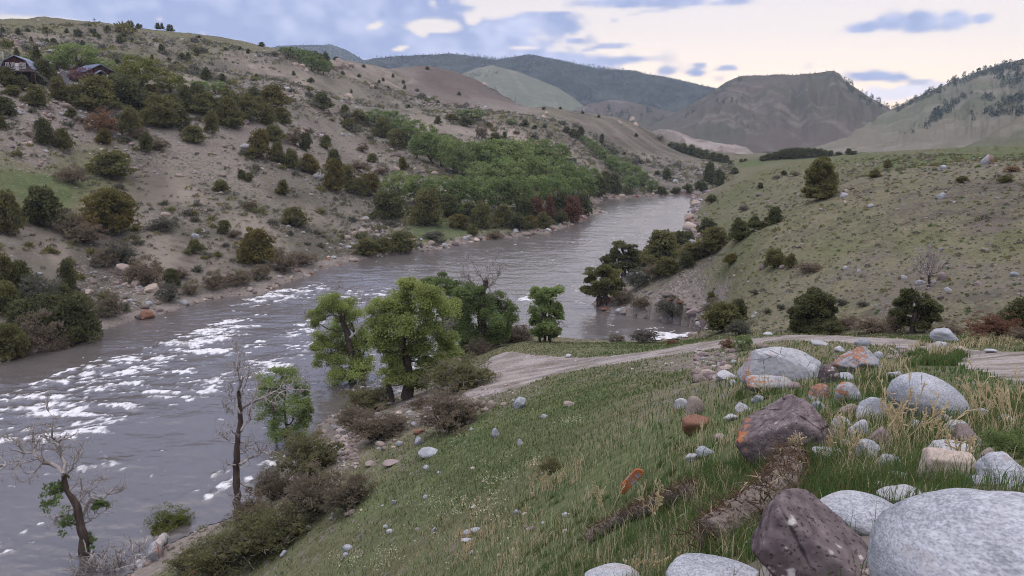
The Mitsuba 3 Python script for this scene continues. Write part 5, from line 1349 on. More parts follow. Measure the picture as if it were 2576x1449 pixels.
bare_tree('dead_tree', 'tall bare dead tree with bleached twigs at the water below the grass slope', (600, 1296), [(598, 1296), (596, 1230), (593, 1180), (597, 1120), (603, 1060), (604, 1010), (600, 985)], 17,
          [([(602, 995), (606, 965), (598, 925), (596, 880)], 8), ([(603, 1035), (632, 1008), (680, 990), (735, 975), (772, 962)], 8), ([(602, 1170), (632, 1150), (655, 1146), (690, 1135), (718, 1155)], 9), ([(606, 1085), (620, 1055), (640, 1010), (650, 960)], 8), ([(599, 1060), (578, 1030), (560, 1005)], 5), ([(597, 1095), (575, 1082), (556, 1078)], 4),
           ([(597, 1120), (572, 1108), (560, 1098)], 4), ([(602, 1110), (625, 1120), (650, 1112)], 5), ([(600, 1140), (630, 1128), (650, 1135)], 4), ([(594, 1170), (575, 1165), (560, 1185)], 3), ([(595, 1190), (588, 1230), (585, 1260)], 3), ([(600, 1210), (625, 1230), (650, 1255)], 4), ([(603, 1040), (585, 1000), (585, 960)], 5), ([(604, 1000), (622, 960), (625, 915)], 5)], 21)
bare_tree('dead_tree', 'gnarled dead tree leaning over the river at the lower left corner', (216, 1449), [(217, 1470), (213, 1385), (206, 1330), (193, 1288), (178, 1250), (166, 1215), (160, 1188)], 23,
          [([(162, 1195), (130, 1172), (92, 1150), (58, 1140), (15, 1170)], 12), ([(160, 1192), (152, 1142), (146, 1102), (136, 1060), (122, 1035)], 9), ([(205, 1315), (228, 1272), (262, 1246), (298, 1238)], 10), ([(190, 1280), (210, 1240), (240, 1215), (262, 1205)], 6), ([(172, 1235), (205, 1205), (212, 1240), (200, 1265)], 6), ([(165, 1210), (180, 1170), (195, 1140)], 6), ([(146, 1110), (165, 1095), (185, 1095)], 4),
           ([(58, 1140), (40, 1110), (10, 1100)], 5), ([(92, 1150), (80, 1110), (85, 1080)], 5), ([(110, 1160), (90, 1190), (60, 1210)], 4), ([(205, 1320), (235, 1300), (272, 1280)], 5), ([(190, 1280), (150, 1300), (120, 1330)], 5), ([(148, 1120), (110, 1100), (85, 1105)], 5), ([(212, 1385), (230, 1400), (250, 1420)], 4)], 22, [(130, 1252, 24, 30), (172, 1310, 30, 20), (246, 1270, 15, 16), (150, 1225, 18, 18), (225, 1365, 14, 18)])
# right bank trees with visible trunks
leafy_tree('juniper', 'wind-shaped juniper with a bare trunk on the tip of the right bank point', 'tree', (1514, 769), [([(1506, 770), (1508, 745), (1518, 720), (1512, 690)], 15), ([(1522, 769), (1525, 745), (1530, 715)], 10)],
           [(1500, 688, 28, 14), (1540, 692, 26, 18), (1520, 712, 34, 18), (1552, 718, 18, 16), (1488, 705, 18, 10), (1478, 730, 16, 8), (1500, 735, 22, 12), (1535, 735, 28, 14), (1515, 678, 20, 10)], 0, 31, dens=2.6, leaf=.22)
leafy_tree('juniper', 'sprawling dark juniper with tiered limbs above the right bank point', 'tree', (1566, 712), [([(1566, 712), (1568, 685), (1572, 655), (1566, 620)], 15)],
           [(1566, 618, 26, 12), (1545, 635, 18, 12), (1590, 632, 22, 14), (1535, 655, 22, 12), (1572, 655, 36, 14), (1600, 655, 16, 14), (1545, 675, 26, 12), (1588, 678, 22, 14), (1525, 668, 12, 8)], 1, 32, dens=2.6, leaf=.24)
leafy_tree('juniper', 'big rounded juniper at the foot of the terrace beside the gravel road', 'tree', (2046, 834), [([(2046, 836), (2048, 800), (2044, 770)], 16)],
           [(2045, 750, 36, 18), (2025, 768, 30, 24), (2070, 770, 32, 26), (2048, 785, 40, 24), (2008, 790, 20, 18), (2088, 792, 20, 24), (2005, 812, 24, 20), (2035, 815, 34, 18), (2070, 812, 36, 22), (2090, 818, 22, 18), (2060, 828, 48, 12), (2015, 828, 28, 12)], 1, 33, dens=2.4, leaf=.16, tone=(.35, .85))
leafy_tree('juniper', 'sparse twisted juniper with a grey trunk beyond the road, left of the white boulder', 'tree', (2300, 838), [([(2299, 842), (2297, 810), (2302, 785), (2298, 755)], 15), ([(2299, 820), (2312, 795), (2330, 770)], 7)],
           [(2285, 745, 22, 14), (2268, 762, 18, 12), (2330, 758, 26, 16), (2345, 778, 18, 14), (2258, 788, 22, 12), (2300, 775, 26, 20), (2330, 798, 24, 14), (2280, 810, 26, 12), (2320, 815, 24, 10), (2352, 800, 12, 10)], 1, 34, [([(2298, 770), (2290, 745), (2300, 728)], 5), ([(2300, 790), (2270, 790), (2240, 785)], 5)], dens=2.0, leaf=.15)
leafy_tree('juniper', 'bushy lone juniper on the rim of the terrace', 'tree', (2066, 499), [([(2066, 500), (2067, 475), (2068, 440)], 12)],
           [(2066, 418, 22, 16), (2052, 436, 22, 18), (2082, 438, 24, 20), (2066, 455, 36, 20), (2044, 470, 24, 18), (2090, 466, 22, 18), (2066, 482, 36, 14), (2050, 490, 24, 10), (2072, 405, 12, 8)], 0, 35, dens=2.4, leaf=.26)
bare_tree('dead_tree', 'pale leafless tree among the stones on the terrace slope', (2337, 722), [(2337, 724), (2338, 700), (2337, 685)], 9,
          [([(2337, 690), (2335, 660), (2336, 632)], 4), ([(2337, 692), (2320, 665), (2308, 650)], 4), ([(2337, 692), (2352, 665), (2366, 645)], 4), ([(2337, 695), (2312, 682), (2294, 676)], 3), ([(2338, 695), (2362, 680), (2376, 668)], 3), ([(2337, 688), (2326, 655), (2318, 635)], 3), ([(2337, 688), (2346, 655), (2352, 634)], 3)], 23)

# thickets along the water's edge
for px, py, w, h, kind, lab in ((545, 1430, 150, 95, 16, 'low green-brown thicket behind the driftwood log'), (630, 1408, 180, 115, 16, 'broad green-brown thicket at the lower edge of the grass slope'), (705, 1372, 140, 100, 16, 'green-brown thicket right of the bare dead tree'), (790, 1292, 170, 115, 6, 'brown thicket above the broad green-brown one'),
                                (880, 1272, 140, 95, 6, 'brown rounded thicket at the edge of the grass slope'), (775, 1200, 160, 120, 16, 'dark thicket below the young cottonwood'), (690, 1262, 110, 80, 6, 'dark brown thicket beside the bare dead tree'), (630, 1318, 110, 70, 6, 'twiggy brush at the foot of the bare dead tree'),
                                (960, 1102, 150, 78, 6, 'grey-brown thicket below the cottonwoods'), (890, 1080, 90, 66, 6, 'grey-brown thicket by the pebbly bank'), (1130, 1080, 160, 100, 6, 'wide grey-brown thicket at the end of the gravel'), (930, 1035, 150, 84, 16, 'dark bush under the leaning cottonwood'),
                                (1150, 982, 175, 92, 16, 'dark green dome-shaped bush beside the gravel'), (1205, 892, 80, 44, 6, 'small twiggy bush at the foot of the dark cottonwood'), (1300, 858, 80, 42, 6, 'low dark bush left of the slim cottonwood'), (1060, 1025, 70, 30, 6, 'small brush at the foot of the largest cottonwood'), (470, 1432, 90, 60, 16, 'dark brush left of the thickets')):
    rng = np.random.default_rng(int(px))
    p, r = hit(px, py)
    sc = math.hypot(r, p[2] - EYE) / F0
    k = thing('thicket', lab, 'bush', 'thickets along the near bank')
    m = xform(p - [0, 0, .1], w * sc, w * sc * .85, h * sc * 1.08, rng.uniform(0, 360))
    part(k, 'foliage', ref(proto('thicket', int(rng.integers(4)), kind), None, m))
    part(k, 'twigs', ref(TWIGS[int(rng.integers(3)) * 2 + 1], None, xform(p, w * sc, w * sc, h * sc * 1.15, rng.uniform(0, 360))))
p, r = hit(436, 1352)
sc = math.hypot(r, p[2] - EYE) / F0
k = thing('willow_shrub', 'yellow-green willow shrub rising from the water edge at lower left', 'bush')
part(k, 'foliage', ref(proto('thicket', 0, 9), None, xform(p - [0, 0, .2], 100 * sc, 80 * sc, 88 * sc, 30)))
part(k, 'stems', ref(TWIGS[1], None, xform(p, 90 * sc, 90 * sc, 90 * sc, 0)))
p, r = hit(285, 1449)
sc = math.hypot(r, p[2] - EYE) / F0
k = thing('dead_shrub', 'bleached dead shrub at the bottom edge beside the gnarled tree', 'bush')
part(k, 'branch', ref(TWIGS[0], None, xform(p - [0, 0, .3], 210 * sc, 210 * sc, 150 * sc, 0)))
part(k, 'branch', ref(TWIGS[2], None, xform(p - [0, 0, .3], 180 * sc, 180 * sc, 120 * sc, 70)))
p, r = hit(2500, 852)
sc = math.hypot(r, p[2] - EYE) / F0
k = thing('shrub', 'rust-coloured dead shrub behind the white boulder by the road', 'bush')
part(k, 'foliage', ref(proto('thicket', 2, 7), None, xform(p, 125 * sc, 100 * sc, 56 * sc, 10)))
k = thing('juniper', 'dark juniper at the right edge behind the rust-coloured shrub', 'tree')
p, r = hit(2570, 832)
part(k, 'crown', ref(proto('juniper', 1, 1), None, xform(p, 100 * sc, 100 * sc, 88 * sc, 10)))
part(k, 'trunk', ref(TRUNK[0], None, xform(p, 80 * sc, 80 * sc, 80 * sc, 0)))

# ---------------------------------------------------------------- the houses on the bench
def bx(x0, x1, y0, y1, z0, z1):
    m = trimesh.creation.box((x1 - x0, y1 - y0, z1 - z0))
    m.apply_translation(((x0 + x1) / 2, (y0 + y1) / 2, (z0 + z1) / 2))
    return m


def put(holder, name, meshes, mat, M, label=None):
    m = trimesh.util.concatenate(meshes if isinstance(meshes, list) else [meshes])
    return part(holder, name, mikit.ply(m, mat, to_world=M), label)


def prism(poly, y0, y1):
    """poly: (x, z) outline, extruded along y."""
    m = trimesh.creation.extrude_polygon(shapely.Polygon(poly), y1 - y0, engine='earcut')
    v = m.vertices.copy()
    m.vertices = np.stack([v[:, 0], y1 - v[:, 2], v[:, 1]], -1)
    m.fix_normals()
    return m


def window(h, x0, x1, y, z0, z1, M, name='window', mull=1):
    """A window in a wall whose outside faces -y."""
    t = .12
    w = put(h, name, [bx(x0, x1, y - .10, y, z1 - t, z1), bx(x0, x1, y - .10, y, z0, z0 + t), bx(x0, x0 + t, y - .10, y, z0 + t, z1 - t), bx(x1 - t, x1, y - .10, y, z0 + t, z1 - t)] + [bx((x0 + x1) / 2 - .04, (x0 + x1) / 2 + .04, y - .08, y, z0 + t, z1 - t)] * mull, 'white_trim', M)
    k = key_for(w + '__pane')
    scene[k] = mikit.ply(bx(x0 + t, x1 - t, y - .04, y - .01, z0 + t, z1 - t), 'window_glass', to_world=M)


# the cabin with the metal roof
p, r = hit(255, 208)
u = math.hypot(r, p[2] - EYE) / F0
M = T4().translate([float(p[0]), float(p[1]), float(p[2]) - .5]).rotate([0, 0, 1], 12)
h = thing('cabin', 'low red cabin with blue-grey metal roof behind the junipers', 'house')
# the gable end faces -y; the ridge runs back along +y turned to the left
A = T4().translate([float(p[0]), float(p[1]), float(p[2]) - .5]).rotate([0, 0, 1], 52)
gw, L, eave, apex = 4.0, 9.0, 3.6, 5.6
put(h, 'wall', [prism([(-gw, 0), (gw, 0), (gw, eave), (0, apex), (-gw, eave)], 0, L)], 'red_siding', A)
for s in (-1, 1):
    x = np.array([[0, apex + .05], [s * (gw + .7), eave - .30], [s * (gw + .7), eave - .12], [0, apex + .24]])
    rf = put(h, 'roof', prism([tuple(q) for q in x], -.8, L + .6), 'metal_roof', A)
    for y in np.arange(-.5, L + .5, .75):
        q = np.array([[0, apex + .25], [s * (gw + .7), eave - .11], [s * (gw + .7), eave - .05], [0, apex + .31]])
        k = key_for(rf + '__seam')
        scene[k] = mikit.ply(prism([tuple(v) for v in q], y - .035, y + .035), 'metal_roof', to_world=A)
put(h, 'porch_roof', [prism([(-2.6, 2.7), (-2.4, 2.7), (-.6, 3.75), (1.2, 2.7), (1.4, 2.7), (-.6, 3.95)], -2.0, -.02)], 'metal_roof', A)
for x in (-2.3, 1.1):
    put(h, 'porch_post', bx(x - .09, x + .09, -1.9, -1.72, .3, 2.75), 'white_trim', A)
put(h, 'door', bx(-1.1, -.1, -.06, -.01, .4, 2.5), 'deck_wood', A)
window(h, 1.5, 3.1, -.002, 1.2, 2.6, A)
# side wall windows: the wall at x = -gw faces -x
B = A @ T4().translate([-gw, 0, 0]).rotate([0, 0, 1], -90)
window(h, -4.4, -2.6, -.002, 1.1, 2.7, B)
window(h, -7.4, -6.0, -.002, 1.3, 2.6, B)
# the two-storey house with the deck
p, r = hit(44, 203)
h = thing('house', 'dark red two-storey house with a raised deck at the left edge', 'house')
A = T4().translate([float(p[0]), float(p[1]), float(p[2]) - .3]).rotate([0, 0, 1], 14)
put(h, 'wall', prism([(-3.4, 0), (3.4, 0), (3.4, 3.6), (2.4, 5.3), (0, 6.4), (-2.4, 5.3), (-3.4, 3.6)], 0, 9), 'red_siding', A)
for s in (-1, 1):
    put(h, 'roof', prism([(s * 3.75, 3.3), (s * 2.55, 5.42), (0, 6.58), (0, 6.76), (s * 2.65, 5.58), (s * 3.95, 3.35)], -.7, 9.5), 'metal_roof', A)
put(h, 'wing_wall', bx(-10, -3.42, 1.5, 8, 0, 4.2), 'red_siding', A)
put(h, 'wing_roof', [prism([(0, 0), (8.2, 0), (8.2, .18), (0, .18)], 0, 1).apply_transform(trimesh.transformations.compose_matrix(scale=[1, 4.2, 1], angles=[-.42, 0, 0], translate=[-10.6, 1.0, 4.15]))], 'metal_roof', A)
put(h, 'chimney_pipe', trimesh.creation.cylinder(.16, 3.0, sections=10).apply_translation([-4.2, 4.4, 6.6]), 'steel', A)
dk = put(h, 'deck', bx(-4.4, 5.2, -2.6, -.02, 2.55, 2.8), 'deck_wood', A)
for x in (-4.2, -1.2, 1.9, 5.0):
    put(h, 'deck_post', bx(x - .12, x + .12, -2.5, -2.26, -.5, 2.54), 'dark_wood', A)
k = key_for(dk + '__railing')
scene[k] = mikit.ply(trimesh.util.concatenate([bx(-4.4, 5.2, -2.6, -2.5, 3.7, 3.8), bx(-4.4, 5.2, -2.58, -2.52, 2.95, 3.02)] + [bx(x - .03, x + .03, -2.58, -2.52, 3.03, 3.69) for x in np.arange(-4.35, 5.2, .22)]), 'deck_wood', to_world=A)
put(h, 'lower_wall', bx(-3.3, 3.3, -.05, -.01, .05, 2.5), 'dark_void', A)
put(h, 'door', bx(-.15, .75, -.10, -.012, 2.82, 4.8), 'white_trim', A)
window(h, -2.4, -1.5, -.012, 3.3, 4.9, A)
window(h, -1.1, -.3, -.012, 3.3, 4.9, A)
window(h, .95, 1.6, -.012, 3.3, 4.9, A)
window(h, 1.75, 2.4, -.012, 3.3, 4.9, A)
put(h, 'stairs', [bx(5.3 + .32 * i, 5.62 + .32 * i, -2.4, -1.2, 2.5 - .3 * i, 2.62 - .3 * i) for i in range(10)] + [prism([(5.3, 2.3), (8.6, -.8), (8.6, -.55), (5.3, 2.55)], -2.44, -2.38)], 'deck_wood', A)
# shed, board fence and railing between the houses
p, r = hit(146, 203)
h = thing('shed', 'small grey gabled shed between the two houses', 'shed')
A = T4().translate([float(p[0]), float(p[1]) + 3, float(p[2])]).rotate([0, 0, 1], 25).scale([.72, .72, .8])
put(h, 'wall', prism([(-1.5, 0), (1.5, 0), (1.5, 2.6), (0, 3.9), (-1.5, 2.6)], 0, 3), 'grey_boards', A)
for s in (-1, 1):
    put(h, 'roof', prism([(0, 3.95), (s * 1.9, 2.3), (s * 1.9, 2.45), (0, 4.1)], -.3, 3.3), 'white_trim', A)
p, r = hit(165, 219)
h = thing('board_fence', 'grey board fence below the shed', 'fence')
A = T4().translate([float(p[0]), float(p[1]), float(p[2]) - .3]).rotate([0, 0, 1], 20)
for i in range(8):
    put(h, 'board', bx(-1.0 + .26 * i, -.76 + .26 * i, -.03, .03, 0, 2.7 + .04 * (i % 3)), 'grey_boards', A)
put(h, 'rail', bx(-1.0, 1.08, .035, .1, 1.8, 1.95), 'grey_boards', A)
p, r = hit(183, 222)
h = thing('porch_railing', 'low white railing right of the grey board fence', 'railing')
A = T4().translate([float(p[0]), float(p[1]), float(p[2]) + .2]).rotate([0, 0, 1], 8)
put(h, 'top_rail', bx(-1.3, 1.5, -.06, .06, 1.1, 1.25), 'white_trim', A)
for i in range(5):
    put(h, 'post', bx(-1.3 + .66 * i, -1.18 + .66 * i, -.05, .05, -.4, 1.09), 'white_trim', A)
# utility poles on the skyline
for px, py, hh, lab in ((238, 60, 11, 'thin utility pole on the left hilltop'), (318, 74, 11, 'thin utility pole beside the pine on the skyline')):
    p, r = hit(px, py)
    h = thing('utility_pole', lab, 'pole')
    M = T4().translate([float(v) for v in p])
    u = hh * r / F0
    put(h, 'pole', trimesh.creation.cylinder(.16, u + 1, sections=8).apply_translation([0, 0, u / 2]), 'dark_wood', M)
    put(h, 'cross_arm', bx(-1.1, 1.1, -.1, .1, u - .9, u - .65), 'dark_wood', M)

# ---------------------------------------------------------------- boulders of the foreground
def boulder(px, py, w, h, label, mat='stone', stone=0, tone=.6, seed=1, sub=4, planes=7, soft=.6, lump=.14, depth=.85, flat=(), rz=None, dist=None, name='boulder', sink=.5, cat='boulder', group=None, uvf=None, smooth=True, tilt=0, pre=(1, 1, 1), lead=.38):
    """A boulder whose foot the picture has at (px, py), w wide and h high in picture units; turned so that x runs across the view. dist: its distance where the foot is outside the picture."""
    if dist is None:
        p, r = hit(px, py)
    else:
        th = float(ray(px, min(py, 1440))[0])
        p = np.array([dist * math.sin(th), dist * math.cos(th), 0])
        p[2] = grid_z(p[:1], p[1:2])[0]
        r = dist
    u = math.hypot(r, p[2] - EYE) / F0
    v, f = rock_geo(seed, sub, planes, soft, lump, (1, 1, 1), flat)
    lo, hi = v.min(0), v.max(0)
    v = (v - (lo + hi) / 2) / (hi - lo) * pre
    W, H = w * u, h * u * .96
    D = W * depth
    q = v + [0, 0, .5]
    az = -math.degrees(math.atan2(p[0], p[1])) if rz is None else rz
    a = math.radians(az)
    c, s = math.cos(a), math.sin(a)
    if tilt:
        ta = math.radians(tilt)
        v = np.stack([v[:, 0] * math.cos(ta) - v[:, 2] * math.sin(ta), v[:, 1], v[:, 0] * math.sin(ta) + v[:, 2] * math.cos(ta)], -1)
    v[:, 2] -= v[:, 2].min()
    v = v / [np.ptp(v[:, 0]), 1, np.ptp(v[:, 2])]
    dx = 0.0
    for _ in range(4 if w > 24 else 1):
        # the foot seen is the near edge: the middle lies nearly half the depth further on
        D = W * depth
        wv = np.stack([v[:, 0] * W + dx, (v[:, 1] + lead) * D, v[:, 2] * H * (1 + sink) - H * sink], -1)
        wv = np.stack([wv[:, 0] * c - wv[:, 1] * s, wv[:, 0] * s + wv[:, 1] * c, wv[:, 2]], -1) + p
        X_, Y_ = px_of(wv)
        W *= w / (X_.max() - X_.min())
        dx += (px - (X_.max() + X_.min()) / 2) * u
        H *= min(1.5, max(.5, 1 + ((Y_.min() - (py - h)) / h) * .9))
    uv = np.tile([tone, float(stone)], (len(v), 1)) if uvf is None else uvf(q)
    k = thing(name, label, cat, group)
    scene[k] = mikit.ply((wv, f), mat, smooth=bool(smooth), uv=uv)
    return k


G = 'granite'
boulder(2600, 1520, 810, 298, 'huge pale speckled granite boulder filling the lower right corner', G, tone=.7, seed=3, sub=5, planes=5, soft=.75, lump=.10, depth=.9, dist=2.2, flat=(((-.5, -.2, .8), .86), ((.25, -.3, .9), .84)))
boulder(2044, 1500, 312, 270, 'purple-brown lava boulder with a white splotch, left of the huge granite one', 'basalt', seed=7, sub=5, planes=4, soft=.30, lump=.12, depth=.8, dist=2.9, flat=(((.55, -.12, .83), .40), ((-.92, -.1, .30), .60), ((.05, -.95, .28), .58), ((-.45, 0, .9), .78)),
        uvf=lambda q: np.stack([np.full(len(q), .05), .72 * np.exp(-((q[:, 0] + .22) / .13) ** 2 - ((q[:, 2] - .50) / .17) ** 2) + .55 * np.exp(-((q[:, 0] + .05) / .2) ** 2 - ((q[:, 2] - .34) / .10) ** 2) + .30 * np.exp(-((q[:, 0] + .15) / .06) ** 2 - ((q[:, 2] - .88) / .07) ** 2)], -1))
boulder(2170, 1345, 240, 112, 'speckled grey boulder behind the purple-brown one', G, tone=.65, seed=5, planes=5, soft=.7, depth=.8, flat=(((.5, -.1, .85), .75),), sub=4)
boulder(1810, 1500, 270, 106, 'blue-grey flat boulder cut by the bottom edge, right of the smaller one', G, tone=.6, seed=6, planes=4, soft=.8, depth=.8, dist=3.2, flat=(((0, 0, 1), .7),))
boulder(1550, 1500, 160, 78, 'small blue-grey boulder cut by the bottom edge, leftmost there', G, tone=.6, seed=8, planes=4, soft=.85, depth=.9, dist=5.0)
boulder(1985, 1150, 272, 158, 'dark lava boulder spotted with orange and pale lichen', 'basalt', seed=23, sub=5, lead=.22, sink=1.0, planes=6, soft=.2, lump=.15, depth=.85, flat=(((.25, -.25, .93), .62), ((-.50, -.1, .85), .56), ((.9, -.2, .45), .62), ((-.15, -.97, .12), .62)),
        uvf=lambda q: np.stack([.42 * np.exp(-((q[:, 0] + .42) / .14) ** 2 - ((q[:, 2] - .62) / .25) ** 2) + .36 * np.exp(-((q[:, 0] - .3) / .10) ** 2 - ((q[:, 2] - .35) / .22) ** 2) + .05, .36 * np.exp(-((q[:, 0] - .1) / .3) ** 2 - ((q[:, 2] - .25) / .20) ** 2) - .10], -1))
boulder(2338, 1052, 214, 116, 'big smooth pale boulder beside the gravel at right', G, tone=.8, seed=10, planes=4, soft=.8, lump=.10, depth=.8, sub=5, flat=(((.55, -.1, .8), .86),))
boulder(1960, 962, 212, 90, 'large pale angular boulder with orange lichen on its left edge', 'lichen_stone', seed=31, sub=4, planes=5, soft=.15, lump=.08, depth=.8, flat=(((.50, -.10, .86), .50), ((-.92, -.25, .30), .70), ((.1, -.97, .2), .62), ((-.05, -.05, 1), .58), ((.95, -.2, .1), 1.0)),
        uvf=lambda q: np.stack([.55 * np.exp(-((q[:, 0] + .40) / .11) ** 2) * (q[:, 2] > .3) + .38 * np.exp(-((q[:, 0] + .1) / .3) ** 2 - (q[:, 2] / .22) ** 2), q[:, 0] * 0], -1))
boulder(1935, 985, 120, 42, 'low grey-orange slab leaning on the large angular boulder', 'lichen_stone', seed=33, planes=6, soft=.3, uvf=lambda q: np.stack([np.full(len(q), .34), q[:, 0] * 0], -1))
boulder(2150, 936, 136, 66, 'rust-brown peaked rock behind the round lichen stones', 'lichen_stone', seed=35, planes=9, soft=.15, lump=.3, depth=.8, flat=(((.6, -.3, .75), .62), ((-.55, -.3, .75), .66)), uvf=lambda q: np.stack([np.full(len(q), .52), q[:, 0] * 0], -1))
boulder(2086, 962, 56, 46, 'small dark brown rock with white lichen spots', 'basalt', seed=37, planes=9, soft=.3, lump=.2, uvf=lambda q: np.stack([np.full(len(q), .1), np.full(len(q), .24)], -1))
boulder(2060, 1006, 54, 42, 'white round stone capped with orange lichen, left of its twin', 'lichen_stone', seed=39, planes=5, soft=.7, uvf=lambda q: np.stack([.75 * (q[:, 2] > .45), q[:, 0] * 0], -1))
boulder(2132, 1014, 66, 54, 'pinkish stone with orange lichen, right of its twin', 'lichen_stone', seed=40, planes=5, soft=.6, uvf=lambda q: np.stack([.60 * np.exp(-((q[:, 0] + .15) / .35) ** 2), q[:, 0] * 0], -1))
